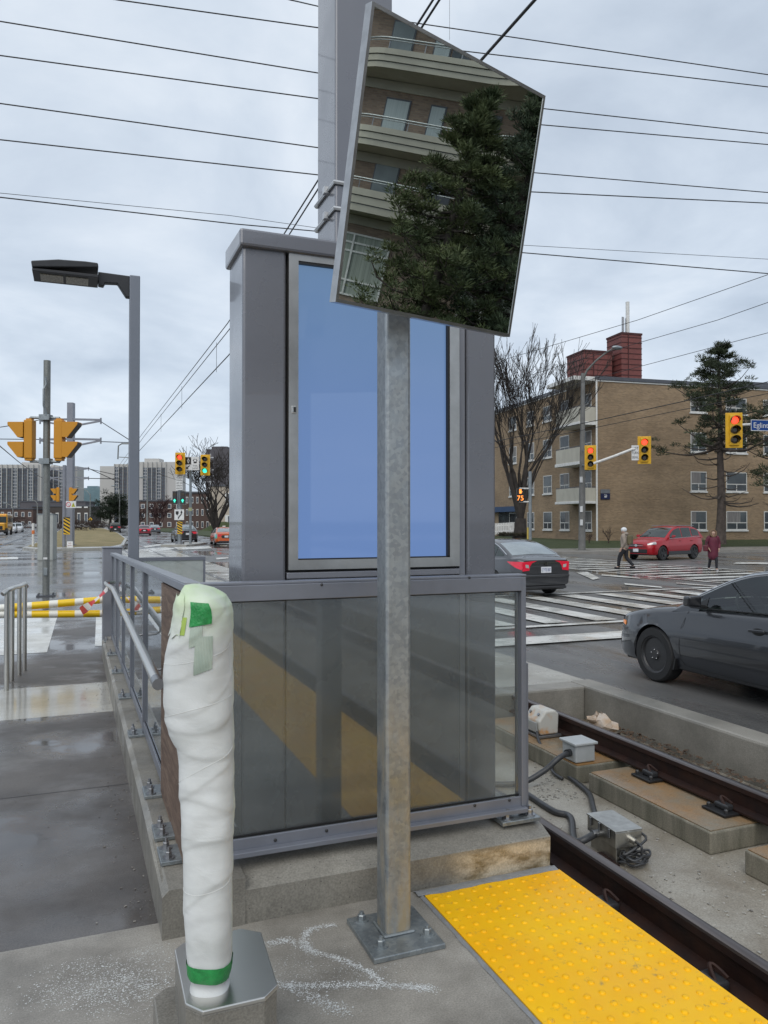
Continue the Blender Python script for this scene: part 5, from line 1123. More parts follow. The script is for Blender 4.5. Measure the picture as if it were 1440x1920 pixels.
pr_=M('red_brown_cladding',(.20,.058,.05),.6,vs=3,c2=(.15,.046,.04))
nt=pr_.node_tree
for nm,(xa,xb,ya,yb,dd) in (('penthouse',(520,660,165,310,5.)),('penthouse',(708,808,76,300,4.2))):
    p0,p1=inv(onP(*c3(xa,yb),loc(0,dd),ul)),inv(onP(*c3(xb,ya),loc(0,dd),ul)); mb=MB(); dp_=2.8 if xb<700 else 2.2
    h=p1.z-p0.z; zz0=ztopb+.2; yy=p0.y
    ph=MB().box(p0.x,yy,zz0,p1.x,yy+dp_,p1.z).build(nm,pr_,ab,world=False)
    mb=MB(); k_=zz0+.3
    while k_<p1.z-.1: mb.box(p0.x-.03,yy-.03,k_,p1.x+.03,yy+dp_,k_+.05); k_+=.45
    mb.box(p0.x-.05,yy-.05,p1.z-.02,p1.x+.05,yy+dp_+.05,p1.z+.14); mb.box(p0.x+(p1.x-p0.x)*.32,yy-.05,zz0,p0.x+(p1.x-p0.x)*.35,yy-.01,p1.z); mb.build('cladding_ribs',M('cladding_shadow_gap',(.07,.02,.02),.7) if 'cladding_shadow_gap' not in bpy.data.materials else bpy.data.materials['cladding_shadow_gap'],ph,world=False)
    if xb>700:
        for fx,hh in ((.38,1.7),(.55,1.6)): MB().tube([(p0.x+(p1.x-p0.x)*fx,yy+1,p1.z),(p0.x+(p1.x-p0.x)*fx,yy+1,p1.z+hh),(p0.x+(p1.x-p0.x)*(fx+.06),yy+1,p1.z+hh),(p0.x+(p1.x-p0.x)*(fx+.06),yy+1,p1.z)],.05,6).build('vent_hoop',steelD,ph,world=False)
        MB().tube([(p0.x+(p1.x-p0.x)*.65,yy+1,p1.z),(p0.x+(p1.x-p0.x)*.65,yy+1,p1.z+3.0)],.16,8).build('antenna',white,ph,world=False)
MB().box(14,3,ztopb+.25,44,24,ztopb+1.2).build('upper_roof',greyD,ab,world=False)
x0,z0=fr(602,897); x1,z1=fr(648,868)
sg=MB().box(x0,-.08,z0,x1,-.01,z1).build('number_sign',M('navy_sign',(.012,.018,.07),.4),ab,bevel=.01,world=False)
text('sign_number','26',(z1-z0)*.42,offw,sg,loc((x0+x1)/2,-.082,BC.z+(z0+z1)/2+.08),ur,(0,0,1),.004); MB().box(x0+.3,-.085,z0+.15,x1-.3,-.08,z0+.22).build('sign_line',offw,sg,world=False)
MB().box(x0,-.05,z1+.02,x1,-.01,z1+.32).build('sign_lamp_panel',steelD,ab,world=False)
MB().box(-.5,13.0,2.4,-.002,24,2.9).build('entrance_canopy',M('canopy_blue',(.015,.05,.13),.5),ab,world=False); MB().box(-.03,14.5,-.1,-.003,18,2.4).build('entrance_door',wglass,ab,world=False)
fe=thing('picket_fence','low white picket fence at the foot of the bare tree','fence',at(945,1002,50)); P0=at(925,1003,50); P1=at(963,1001,50); mb=MB()
for i in range(13):
    p=P0.lerp(P1,i/12); mb.bar(p,p+V(0,0,.75),.09,.03,(0,1,0))
mb.build('pickets',white,fe); MB().bar(P0+V(0,0,.2),P1+V(0,0,.2),.04,.08).bar(P0+V(0,0,.58),P1+V(0,0,.58),.04,.08).build('fence_rail',white,fe)
# ------------------------------------------------------------------ vegetation generators
def bare_tree(name,label,base,h,spread,seed,limbs=5,group=None,r0=.28,lean=(0,0),maxd=6,mat=bark,fork=.16,minr=.012):
    random.seed(seed); t=thing(name,label,'tree',base,0,group); trunk=MB(); crown=MB()
    def grow(p,d,ln,r,dep,mb):
        n=3; path=[p]; rr=[r]; q=p.copy(); dd=d.copy()
        for i in range(n):
            dd=(dd+V(random.gauss(0,.13),random.gauss(0,.13),random.gauss(.03,.10))).normalized(); q=q+dd*ln/n; path.append(q.copy()); rr.append(max(minr,r*(1-.42*(i+1)/n)))
        mb.tube(path,rr,6 if r>.06 else (4 if r>.025 else 3),False)
        if dep>=maxd: return
        k=random.choice((2,3,3)) if dep<maxd-1 else random.choice((2,3,4))
        for j in range(k):
            a=random.uniform(0,6.283); s_=random.uniform(.35,.8) if dep>0 else random.uniform(.3,.6)
            o_=V(math.cos(a),math.sin(a),0); nd=(dd+o_*s_*spread+V(0,0,.12)).normalized(); bp=path[-1] if j<2 else path[random.choice((1,2))]
            grow(bp,nd,ln*random.uniform(.6,.85),max(minr,rr[-1]*random.uniform(.6,.85)),dep+1,crown)
    b=Vector(base); tp=b+V(lean[0],lean[1],h*fork); trunk.tube([b-V(0,0,.2),b+V(0,0,.15),b.lerp(tp,.5),tp],[r0*1.45,r0*1.15,r0,r0*.9],10,False)
    for j in range(limbs):
        a=j*6.283/limbs+random.uniform(-.4,.4); s_=random.uniform(.25,.6)*spread
        grow(tp-V(0,0,h*fork*.25*random.random()),V(math.cos(a)*s_,math.sin(a)*s_,1).normalized(),h*.30*random.uniform(.8,1.1),r0*random.uniform(.4,.62),1,trunk if False else crown)
    trunk.build('trunk',mat,t,smooth=True,ang=180); crown.build('crown',mat,t,smooth=True,ang=180); return t
def tuft(mb,c,r,n,flat=.7,L=.36):
    for _ in range(n):
        a=random.random()*6.283; u=random.uniform(-.35,1); s_=math.sqrt(max(0,1-u*u)); d=V(math.cos(a)*s_,math.sin(a)*s_,u*flat)
        o_=c+d*r*random.uniform(.15,.75)+V(0,0,random.uniform(-.1,.1)*r); e=o_+(d+V(0,0,.35)).normalized()*r*L*random.uniform(.7,1.3); w_=d.cross(V(random.gauss(0,1),random.gauss(0,1),random.gauss(0,1)))
        if w_.length<1e-5: continue
        w_=w_.normalized()*r*.055; i=len(mb.v); mb.v+=[tuple(o_-w_),tuple(o_+w_),tuple(e)]; mb.f.append((i,i+1,i+2))
def pine(name,label,base,h,crown0,width,seed,nwh=16,tn=34,dead=0,group=None,r0=.25,tr=.55,irregular=.5,mat=needle,per=6,top=.12,sub=3,cone=0):
    random.seed(seed); t=thing(name,label,'tree',base,0,group); b=Vector(base); tk=MB(); fo=MB(); lb=MB()
    wob=[V(random.gauss(0,.06),random.gauss(0,.06),0) for _ in range(8)]
    def ax(z): i=z/h*7; j=min(int(i),6); return b+wob[j].lerp(wob[j+1],i-j)+V(0,0,z)
    tk.tube([ax(h*i/12)-(V(0,0,.3) if i==0 else V()) for i in range(13)],[r0*(1-.9*i/12)*(1.3 if i==0 else 1) for i in range(13)],9,False)
    def branch(z,L,a,green):
        p=ax(z); dr=V(math.cos(a),math.sin(a),0); rise=random.uniform(-.05,.35)*L; path=[p]
        for i in range(1,5): f=i/4; path.append(p+dr*L*f+V(random.gauss(0,.05)*L,random.gauss(0,.05)*L,rise*f*f-.10*L*math.sin(f*3.1)))
        r=max(.02,.022*L+.01); lb.tube(path,[r,r*.8,r*.6,r*.45,r*.25],4,False)
        if not green:
            for k in range(2): f=random.uniform(.3,.9); q_=path[0].lerp(path[4],f); lb.tube([q_,q_+V(dr.x*.4-dr.y*random.uniform(-.5,.5),dr.y*.4+dr.x*random.uniform(-.5,.5),random.uniform(-.2,.2))*L*.4],[.014,.006],3,False)
            return
        for i in range(2,5):
            for k in range(sub):
                f=(i-1+random.random())/4; q_=path[0].lerp(path[4],min(f,1)); q_.z=path[min(i,4)].z
                s_=(1-f*.45)*L*.42; e=q_+V(-dr.y*random.uniform(-1,1)*s_,dr.x*random.uniform(-1,1)*s_,random.uniform(-.02,.16)*L)
                lb.tube([q_,e],[.014,.006],3,False); tuft(fo,e,tr*random.uniform(.7,1.2),tn)
        tuft(fo,path[4],tr*1.0,tn)
    for i in range(nwh):
        f=i/(nwh-1); z=h*(crown0+(1-crown0-.04)*f); prof=math.sin(math.pi*min(1,(f*.82+.20)))**.8 if irregular else 1-f
        L=width*max(top,prof*(1-.25*f) if not cone else (1-f)**cone)
        for k in range(per):
            if random.random()<.12*irregular: continue
            branch(z+random.uniform(-.3,.3),L*random.uniform(1-.5*irregular,1.05),k*6.283/per+random.uniform(-.5,.5)+i*1.1,True)
    for k in range(dead): branch(h*random.uniform(.18,crown0+.05),width*random.uniform(.35,.75),random.random()*6.283,False)
    tuft(fo,ax(h*.985),tr*.9,tn*2); tuft(fo,ax(h*.95),tr,tn*2)
    tk.build('trunk',barkp,t,smooth=True,ang=180); lb.build('branches',barkp,t,smooth=True,ang=180); fo.build('crown',mat,t); return t
# ------------------------------------------------------------------ right hand trees
bt=bare_tree('bare_tree','tall bare tree with several dark trunks before the apartment house',at(976,1004,50),12.4,.33,12,limbs=7,r0=.40,fork=.09,maxd=7,minr=.012)
pine('pine_tree','tall pine with bare lower trunk in front of the brick wall',at(1350,1012,53),(1012-640)*53/1442,.48,4.6,5,nwh=13,tn=66,dead=30,r0=.33,tr=.50,per=4,irregular=.85,top=.13,cone=.62,mat=needled)
pine('pine_tree','pine cut off by the right frame edge, only its left boughs showing',at(1492,1012,50),10.6,.22,3.6,9,nwh=9,tn=36,dead=6,r0=.3,tr=.55,per=5,irregular=.8,mat=needled)
for px,py,s_,lb in ((1141,1016,.9,'small leafless shrub at the foot of the brick wall'),(1105,1016,.6,'thin leafless shrub by the street pole')): bare_tree('bare_shrub',lb,at(px,py,55),1.7*s_,1.3,px,limbs=7,r0=.03,fork=.05,maxd=3,mat=twig,minr=.008)['category']='shrub'
mb=MB(); random.seed(3); 
for i in range(60): p=at(930+random.random()*60,1008,49.5); tuft(mb,p+V(0,random.uniform(-.3,.3),.15),.32,30)
tag(mb.build('hedge',M('brown_hedge',(.05,.04,.025),.9,c2=(.03,.03,.018))),'low brown hedge beside the bare tree','hedge')
# ------------------------------------------------------------------ traffic signals
redl=M('red_lamp',(.5,.02,.02),.3,emit=(1,.07,.03),es=1.6); grn=M('green_lamp',(.05,.5,.35),.3,emit=(.05,1,.62),es=1.1); offl=M('unlit_lens',(.045,.028,.012),.25,coat=.4); ora=M('orange_lamp',(.8,.25,.05),.3,emit=(1,.28,.04),es=1.5)
def signal(label,px,py,d,hpx,az,lit,group,board=True):
    c=at(px,py,d); k=hpx*d/F/1.3; t=thing('traffic_signal',label,'traffic signal',c,-az,group,k)   # local -y is the front
    if board: MB().box(-.30,-.03,-.65,.30,.0,.65).build('backboard',yell,t,bevel=.02,world=False)
    MB().box(-.17,-.10,-.56,.17,.18,.56).build('housing',yell,t,bevel=.02,world=False)
    for i,nm in enumerate(('red','amber','green')):
        z=.36-.36*i; m_={'red':redl,'green':grn}.get(nm) if lit==nm else offl
        ln=MB().lathe([(.135,0),(.135,.02),(.07,.035)],(0,-.10,z),(0,-1,0),18).build('lens',m_,t,world=False)
        rr=[[V(math.cos(a)*.155,y,z+math.sin(a)*.155) for a in np.linspace(-.6,math.pi+.6,15)] for y in (-.10,-.20,-.36)]
        rr[2]=[V(p.x,-.36 if p.z>z else -.20,p.z) for p in rr[2]]
        MB().grid(rr).build('visor',yell if i<0 else black,ln,world=False)
    return t
# az: heading the front faces, clockwise from -Y
signal('red-lit signal head close against the grey street pole',1107,858,45,46,R(35),'red','traffic signals by the brick building')
signal('red-lit signal head at the end of the long arm, beside the left turn sign',1208,844,44,52,R(35),'red','traffic signals by the brick building')
signal('red-lit signal head next to the blue street name sign',1376,807,30,66,R(30),'red','traffic signals by the brick building')
PD=47; t=thing('street_pole','tall grey street pole with a curved lamp arm and a signal arm','street pole',at(1091,1035,PD))
pb,pt=at(1091,1035,PD),at(1093,700,PD)
MB().tube([pb,pb.lerp(pt,.5),pt],[.22,.17,.12],14).build('pole_shaft',M('pole_concrete',(.17,.17,.165),.6,c2=(.12,.12,.115),vs=3),t,smooth=True)
al=[at(1093,712,PD),at(1101,694,PD-.2),at(1118,676,PD-.6),at(1138,660,PD-1),at(1150,653,PD-1.2)]; MB().tube(al,[.07,.065,.055,.05,.04],8).build('lamp_arm',galvpole,t,smooth=True)
p=at(1157,652,PD-1.4); MB().ell(p,.38,.17,.13).build('lamp_head',galvm,t,smooth=True)
MB().tube([at(1113,869,44.6),at(1150,856,44.2),at(1186,842,44),at(1206,842,44.2)],.075,8).build('signal_arm',white,t,smooth=True); MB().bar(at(1092,872,PD-.2),at(1112,870,45),.1,.08).bar(at(1092,845,PD-.2),at(1110,846,45.2),.06,.06).build('signal_bracket',galvm,t)
for yy in (905,960,985): MB().box(pb.x-.24,pb.y-.24,at(1091,yy,PD).z,pb.x-.1,pb.y-.15,at(1091,yy,PD).z+.35).build('notice_sticker',offw,t)
def board(name,label,cat,cpx,cpy,d,wpx,hpx,az,mat,lines=(),thick=.03,group=None,txt=None,border=None):
    c=at(cpx,cpy,d); k=d/F; w_,h_=wpx*k,hpx*k; t=thing(name,label,cat,c,-az,group)
    MB().box(-w_/2,0,-h_/2,w_/2,thick,h_/2).build('plate',mat,t,bevel=.004,world=False)
    xd=V(math.cos(az),-math.sin(az),0); nd=V(-math.sin(az),-math.cos(az),0)
    for s_,fy,fh,mm in lines: text('lettering',s_,fh*h_,mm,t,c+V(0,0,fy*h_)+nd*.004,xd,(0,0,1),.003,wmax=w_*.88)
    return t,w_,h_,c,xd,nd
board('turn_sign','small white LEFT TURN SIGNAL sign on the right-hand mast arm','sign',1191,849,44,13,28,R(30),offw,(('LEFT',.3,.17,black),('TURN',0,.17,black),('SIGNAL',-.3,.17,black)))
t,w_,h_,c,xd,nd=board('street_name_sign','blue street name sign cut off by the right frame edge','sign',1448,798,30,88,21,R(12),bluesign,())
text('lettering','Eglinton',h_*.62,offw,t,c-xd*(w_/2-.09)+nd*.004+V(0,0,-.03),xd,(0,0,1),.003,align='LEFT')
for z0,z1 in ((-.5,-.45),(.45,.5)): MB().box(-w_/2,-.003,z0*h_,w_/2,-.0005,z1*h_).build('white_border',offw,t,world=False)
MB().box(-w_/2,-.003,-.45*h_,-w_/2+.02,-.0005,.45*h_).build('white_border',offw,t,world=False)
t=thing('mast_arm_pole','grey signal pole outside the frame carrying the street name sign arm','pole',at(1700,1100,28)); pp_=at(1700,1100,28); pp_.z=ZR
MB().tube([pp_,V(pp_.x,pp_.y,7)],[.2,.14],12).build('pole_shaft',galvpole,t,smooth=True); MB().tube([at(1380,797,30.3),at(1404,796,30.4),at(1480,790,30.2),V(pp_.x,pp_.y,5.4)],.05,8).build('arm',white,t,smooth=True)
t=thing('pedestrian_signal','pedestrian countdown signal glowing orange on a slim steel pole','pedestrian signal',at(994,1012,46))
MB().tube([at(994,1012,46),at(994,884,46)],.10,10).build('pole',galvm,t,smooth=True); MB().tube([at(994,916,46),at(974,916,45.9)],.05,6).tube([at(994,941,46),at(974,941,45.9)],.05,6).build('bracket',white,t)
for yy,s_ in ((922,'hand'),(934,'75')):
    c=at(975,yy,45.8); k=45.8/F; hd=MB().obox(c,rt*6.5*k,V(0,0,6.0*k),V(fw.x,fw.y,0)*.12).build('signal_head',black,t,bevel=.02)
    if s_=='75': text('countdown',s_,9*k,ora,hd,c-V(fw.x,fw.y,0)*.13,rt,(0,0,1),.004)
    else:
        mb=MB(); o2=c-V(fw.x,fw.y,0)*.135; mb.obox(o2-V(0,0,1.4*k),rt*2.0*k,V(0,0,2*k),V(fw.x,fw.y,0)*.01)
        for i in range(4): mb.obox(o2+rt*((-1.6+i*1.05)*k)+V(0,0,2.4*k),rt*.38*k,V(0,0,2*k),V(fw.x,fw.y,0)*.01)
        mb.obox(o2+rt*2.8*k-V(0,0,.3*k),(rt+V(0,0,.8))*.7*k,(rt*-.8+V(0,0,1))*.35*k,V(fw.x,fw.y,0)*.01); mb.build('hand_symbol',ora,hd)
p=at(990,1000,46); tag(MB().bar(p-V(0,0,.35),p+V(0,0,.35),.12,.05,(0,1,0)).build('push_button_plate',M('plate_yellow',(.6,.45,.1),.5)),'small yellow push button plate on the pedestrian signal pole','plate')
# ------------------------------------------------------------------ overhead wires
wi=0
def wireT(pts,r,label,group,sag=0,ext=0):
    P=[at(*p) for p in pts]
    if ext: P.append(P[-1]+(P[-1]-P[-2]).normalized()*ext)
    out=[]
    for i in range(len(P)-1):
        for k in range(8):
            f=k/8; out.append(P[i].lerp(P[i+1],f)-V(0,0,sag*4*f*(1-f)*(P[i+1]-P[i]).length**2*.001))
    out.append(P[-1]); return tag(MB().tube(out,r,5).build('overhead_wire',wire,smooth=True,ang=180),label,'wire',group)
Lw=[((222,0),(597,52),'second wire from the top left of the mast'),((0,40),(597,137),'third wire from the top left of the mast'),((0,104),(597,185),'fourth wire from the top left of the mast'),((0,194),(597,277),'fifth wire from the top left of the mast'),((0,262),(597,328),'sixth wire from the top left of the mast'),((545,0),(597,12),'topmost short wire left of the mast')]
gw='overhead wires left of the mast'
for (a,b_,lb) in Lw:
    s_=(b_[1]-a[1])/(b_[0]-a[0]); a2=(a[0]-300,a[1]-300*s_*1.15); b2=(b_[0]+110,b_[1]+110*s_)
    wireT([(*a2,11.6),(*a,12.),(*b_,13),(*b2,13.3)],.0105,lb,gw)
wireT([(-300,330,14),(0,370,15),(440,420,17),(620,436,18),(700,444,18)],.013,'thick lowest wire just above the kiosk roof on the left',gw)
wireT([(-300,318,14),(0,362,15),(430,404,17),(620,431,18),(700,440,18)],.006,'thin lowest wire just above the kiosk roof on the left',gw)
gr='overhead wires right of the mirror'
for (a,b_,d0,d1,r,lb) in [((785,44),(1440,140),13,14.5,.0095,'topmost wire right of the mirror'),((880,97),(1440,163),13,14.5,.0095,'second wire right of the mirror'),((1022,204),(1440,250),13.5,14.5,.0095,'third wire right of the mirror'),((1015,234),(1440,271),13.5,14.5,.0095,'fourth wire right of the mirror'),((1003,324),(1440,361),14,15,.0095,'fifth wire right of the mirror'),((1000,360),(1440,381),14,15,.0105,'sixth wire right of the mirror'),((985,460),(1440,486),18,19,.006,'thin seventh wire right of the mirror'),((982,474),(1440,513),18,19,.013,'thick lowest wire right of the mirror')]:
    s_=(b_[1]-a[1])/(b_[0]-a[0]); wireT([(a[0]-130,a[1]-130*s_,d0),(*a,d0),(*b_,d1),(b_[0]+260,b_[1]+230*s_,d1)],r,lb,gr,ext=28)
gs='service wires crossing before the brick building'
for pts,r,lb in [([(940,676,42),(1031,649,40),(1196,600,36),(1440,515,30),(1560,470,28)],.014,'topmost service wire rising to the right over the brick roof'),([(950,718,46),(1065,681,42),(1346,600,34),(1440,567,32),(1560,520,30)],.014,'service wire passing the red penthouse'),([(1000,745,46),(1117,709,42),(1440,624,34),(1560,588,32)],.014,'service wire along the brick roof edge'),
  ([(900,834,46),(932,827,45),(1125,787,40),(1275,754,36),(1440,716,33),(1560,686,31)],.022,'thick service wire before the upper windows'),([(900,845,46),(1095,806,40),(1275,769,36),(1440,738,33),(1560,712,31)],.016,'thinner lower service wire before the upper windows')]: wireT(pts,r,lb,gs,ext=25)
def zwire(pts,z,r,label,group):
    P=[G(x,y,z) for x,y in pts]; return tag(MB().tube(P,r,5).build('contact_wire',wire,smooth=True,ang=180),label,'wire',group)
gc='contact wires above the right track'
zwire([(960,-232),(812,0),(597,337),(427,606),(268,812),(215,884)],6.1,.011,'left wire of the pair above the track',gc); zwire([(975,-236),(824,0),(598,352),(429,619),(272,816),(220,886)],6.1,.011,'right wire of the pair above the track',gc)
zwire([(1125,-136),(1003,0),(905,110),(427,668),(268,838),(222,888)],5.35,.013,'single lower contact wire above the track',gc)
for i,(xa,ya,xb,yb,lb) in enumerate(((406,642,406,688,'nearest dropper between the track wires'),(341,724,341,763,'second dropper between the track wires'),(302,776,302,812,'third dropper between the track wires'))): 
    p=G(xa,ya,6.1); tag(MB().tube([p,V(p.x,p.y,5.35)],.005,4).build('dropper_wire',wire),lb,'wire','droppers between the track wires')
tag(MB().tube([at(843,0,17),at(843,75,17)],.004,4).build('dropper_wire',wire),'thin vertical dropper wire right of the mast top','wire')
# ------------------------------------------------------------------ left side: signal pole, masts, island, median
t=thing('signal_pole','weathered round signal pole with bolted base standing before the barrier','pole',at(86,1118,19.6)); D=19.6
pb=at(86,1116,D); pb.z=ZR; pt=at(86,675,D)
MB().tube([pb,V(pb.x,pb.y,pt.z)],.085,16).build('pole_shaft',galvpole,t,smooth=True)
MB().box(pb.x-.22,pb.y-.22,ZR,pb.x+.22,pb.y+.22,ZR+.04).build('base_plate',greyD,t,bevel=.004)
for dx in (-.17,.17):
    for dy in (-.17,.17): hexbolt((pb.x+dx,pb.y+dy,ZR+.04),.025,t,greyD)
MB().tube([at(85,706,D-.12),at(87,720,D-.1),at(82,730,D-.14),at(82,760,D-.14),at(85,772,D-.1),at(87,780,D-.1)],.028,8).build('bracket_rod',galvm,t,smooth=True)
MB().obox(at(85,1072,D-.09),rt*.05,V(0,0,.1),(0,.01,0)).build('access_cover',galvm,t,bevel=.01); MB().obox(at(85,1047,D-.09),rt*.05,V(0,0,.025),(0,.005,0)).build('label',offw,t)
for yy in (783,865): MB().tube([at(57,yy,D),at(112,yy+1,D)],.035,10).tube([at(57,yy,D),at(57,yy+(8 if yy<800 else -8),D)],.035,10).tube([at(112,yy+1,D),at(112,yy+(8 if yy<800 else -8),D)],.035,10).obox(at(86,yy,D),rt*.13,V(0,0,.07),V(fw.x,fw.y,0)*.12).build('crossbar',galvm,t,smooth=True)
k=D/F
def lrt_signal(label,px,sd,d,kk,group,py=824):
    c=at(px,py,d); t=thing('transit_signal',label,'transit signal',c,-AZ,group,kk)
    # local units are photo pixels at this distance; local x to the right, front faces sd
    MB().box(-8,-9,-36,8,9,36).build('housing',orangey,t,bevel=1.2,world=False); MB().box(-6.5,-7,-40,6.5,7,-35).build('end_cap',orangey,t,world=False); MB().box(-5,-6,35.5,5,6,39).build('end_cap',orangey,t,world=False)
    for z in (17,-20):
        v_=MB().prism([(sd*8.2,-11,z-13),(sd*8.2,-11,z+15),(sd*37,-11,z+14),(sd*37,-11,z+10),(sd*18,-11,z-14)],(0,1,0)).prism([(sd*8.2,10,z-13),(sd*8.2,10,z+15),(sd*37,10,z+14),(sd*37,10,z+10),(sd*18,10,z-14)],(0,1,0)).box(min(sd*8.2,sd*37),-10,z+13,max(sd*8.2,sd*37),10,z+15); v_=v_.build('visor',orangey,t,world=False)
        MB().prism([(sd*37,-10,z+13.9),(sd*37,-10,z+9),(sd*18,-10,z-14),(sd*16,-10,z-13)],(0,20,0)).build('visor_opening',black,v_,world=False)
        MB().lathe([(10,0),(10,1)],(sd*8.5,0,z),(sd,0,0),16).build('lens',black,t,world=False)
    return t
lrt_signal('left transit signal on the weathered pole, yellow visors pointing left',56,-1,D,k,'large transit signals on the pole'); lrt_signal('right transit signal on the weathered pole, yellow visors pointing right',112,1,D,k,'large transit signals on the pole')
# light grey utility cabinet behind the pole
D2=38; q_=[at(73,1046,D2),at(102,1046,D2)]; tp=at(73,965,D2)
t=thing('utility_cabinet','pale grey utility cabinet standing behind the weathered signal pole','cabinet',V((q_[0].x+q_[1].x)/2,q_[0].y,ZR),-AZ)
w_=29*D2/F/2; MB().box(-w_,-.2,0,w_,.3,tp.z-ZR).build('cabinet_body',M('cabinet_pale_grey',(.40,.42,.40),.5,vs=2),t,bevel=.02,world=False); MB().box(-w_-.02,-.22,tp.z-ZR,w_+.02,.32,tp.z-ZR+.05).build('lid',galvm,t,world=False)
# median with dry grass
md=[G(x,y,ZR) for x,y in ((42,1031),(66,1034),(212,1031),(232,1026),(238,1013),(222,1001),(196,992),(160,988.5),(120,990),(104,1000),(92,1012))]
struct('grass_median',MB().prism([p for p in md],(0,0,.16)),wet('median_kerb',(.32,.31,.28),(.42,.41,.37),1,(.4,.6),.2,.5))
cm=sum(md,Vector())/len(md); struct('median_grass',MB().face([cm+(p-cm)*.965+V(0,0,.168) for p in md]),grass)
# overhead line mast with brackets
def mast(label,px,yb,yt,d,wpx,arms,group):
    b=at(px,yb,d); b.z=ZR+.15; t=thing('catenary_mast',label,'mast',b,-AZ,group); k=d/F; tz=at(px,yt,d).z
    MB().box(-wpx*k/2,-wpx*k/2,0,wpx*k/2,wpx*k/2,tz-b.z).build('mast_shaft',greyL,t,world=False); MB().box(-wpx*k*.75,-wpx*k*.75,0,wpx*k*.75,wpx*k*.75,.08).build('base_plate',steelD,t,world=False)
    for (ya,yb2,xl,xr) in arms:
        for xe in (xl,xr):
            za,zb_=at(px,ya,d).z-b.z,at(px,yb2,d).z-b.z; ze=(xe-px)*k
            MB().bar((0,-.1,za),(ze,-.1,za-.05),.14,.14).bar((0,-.1,zb_),(ze,-.1,za-.12),.12,.12).bar((ze,-.1,za+.1),(ze,-.1,za-.35),.1,.08,(0,1,0)).build('bracket_arm',greyL,t,world=False)
    return t
mast('tall square catenary mast behind the weathered signal pole',132,1027,755,55.9,11,((786,800,75,189),(823,838,75,189)),'catenary masts'); mast('distant catenary mast right at the yellow striped marker',121,1000,873,95,5,((877,885,95,166),(895,903,95,166)),'catenary masts')
gx='span wires of the catenary masts'
for pts,r,lb in [([(190,791,55.5),(243,825,52)],.03,'span wire sloping from the upper mast bracket to the lamp post'),([(190,828,55.5),(243,830,52)],.03,'span wire level from the lower mast bracket to the lamp post'),([(-20,804,55.5),(20,798,55.8),(76,787,56)],.03,'upper span wire at the left frame edge'),([(-20,823,55.5),(76,824,56)],.03,'lower span wire at the left frame edge'),([(-10,828,40),(35,866,60),(73,893,90),(120,915,140)],.03,'contact wire falling from the left frame edge'),([(166,878,94),(225,905,93)],.05,'small span wire beside the evergreen'),([(166,897,94),(225,898,93)],.05,'small level span wire beside the evergreen'),([(166,879,94),(216,890,93)],.04,'small upper span wire beside the evergreen')]: wireT(pts,r,lb,gx)
t=thing('registration_arm','curved pull-off arm hanging from the span wire by the lamp post','arm',at(228,832,53)); MB().tube([at(243,832,53),at(228,832,53),at(222,836,53),at(221,861,53)],.045,6).tube([at(223,857,53),at(243,858,53)],.03,6).build('arm_tube',galvpole,t,smooth=True)
# island pole with hazard marker, small signals and warning sign
D3=52.7; b=at(120,1027,D3); b.z=ZR+.1; t=thing('signal_pole','grey pole on the median with small transit signals and striped marker','pole',b); tz=at(120,872,D3).z
MB().tube([b,V(b.x,b.y,tz)],.12,10).build('pole_shaft',greyL,t,smooth=True)
for sd,px,lb in ((-1,109,'small distant transit signal left of the median pole'),(1,133,'small distant transit signal right of the median pole')): lrt_signal(lb,px,sd,D3,D3/F*.34,'small transit signals on the median pole',py=927)
hz_y=M('hazard_yellow',(.75,.45,.02),.45)
def marker(label,px,py,d,wpx,hpx,nm=1):
    t,w_,h_,c,xd,nd=board('hazard_marker',label,'sign',px,py,d,wpx,hpx,AZ,hz_y); mb=MB()
    n=5; st=h_/n*.5
    for i in range(-1,n+1):
        z=-h_/2+i*h_/n; pts=[(-w_/2,z+h_*.12),(w_/2,z-h_*.10),(w_/2,z-h_*.10+st),(-w_/2,z+h_*.12+st)]
        pts=[(x,max(-h_/2,min(h_/2,y))) for x,y in pts]
        if abs(pts[0][1]-pts[3][1])<1e-4 and abs(pts[1][1]-pts[2][1])<1e-4: continue
        mb.face([(x,-.004,y) for x,y in pts])
    mb.build('black_stripes',black,t,world=False); return t
marker('yellow and black striped marker on the median pole',125,986,D3-.6,12,33)
t,w_,h_,c,xd,nd=board('warning_sign','small white sign with a prohibition ring and a warning triangle','sign',133,946,D3-.5,19,13,AZ,offw)
MB().grid([[V(-w_*.25+math.cos(a)*r_,-.004,math.sin(a)*r_) for r_ in (h_*.27,h_*.36)] for a in np.linspace(0,6.283,21)]).bar((-w_*.25-h_*.2,-.004,h_*.2),(-w_*.25+h_*.2,-.004,-h_*.2),.05,.002,(0,0,1)).build('prohibition_ring',M('sign_red',(.5,.02,.05),.5),t,world=False)
MB().prism([(w_*.05,-.004,-h_*.33),(w_*.42,-.004,-h_*.33),(w_*.235,-.004,h_*.33)],(0,-.003,0)).build('warning_triangle',M('sign_olive_yellow',(.5,.5,.05),.5),t,world=False); MB().box(w_*.22,-.009,-h_*.2,w_*.25,-.0075,h_*.12).build('triangle_mark',black,t,world=False)
board('notice_sign','small white notice at the foot of the catenary mast','sign',131,1021,D3-.5,11,12,AZ,offw,(('NO',.2,.2,M('faded_red',(.45,.15,.13),.6)),('ENTRY',-.15,.16,bpy.data.materials['faded_red'])) )
p=G(62,1029,ZR); t=thing('marker_post','white flexible marker post with an orange band at the rails','post',p); tz=at(62,981,depth(p)).z
MB().tube([p,V(p.x,p.y,tz)],.09,10).build('post',white,t,smooth=True); MB().tube([V(p.x,p.y,tz-.75),V(p.x,p.y,tz-.5)],.1,10).build('band',M('band_orange',(.7,.2,.06),.5),t,smooth=True)
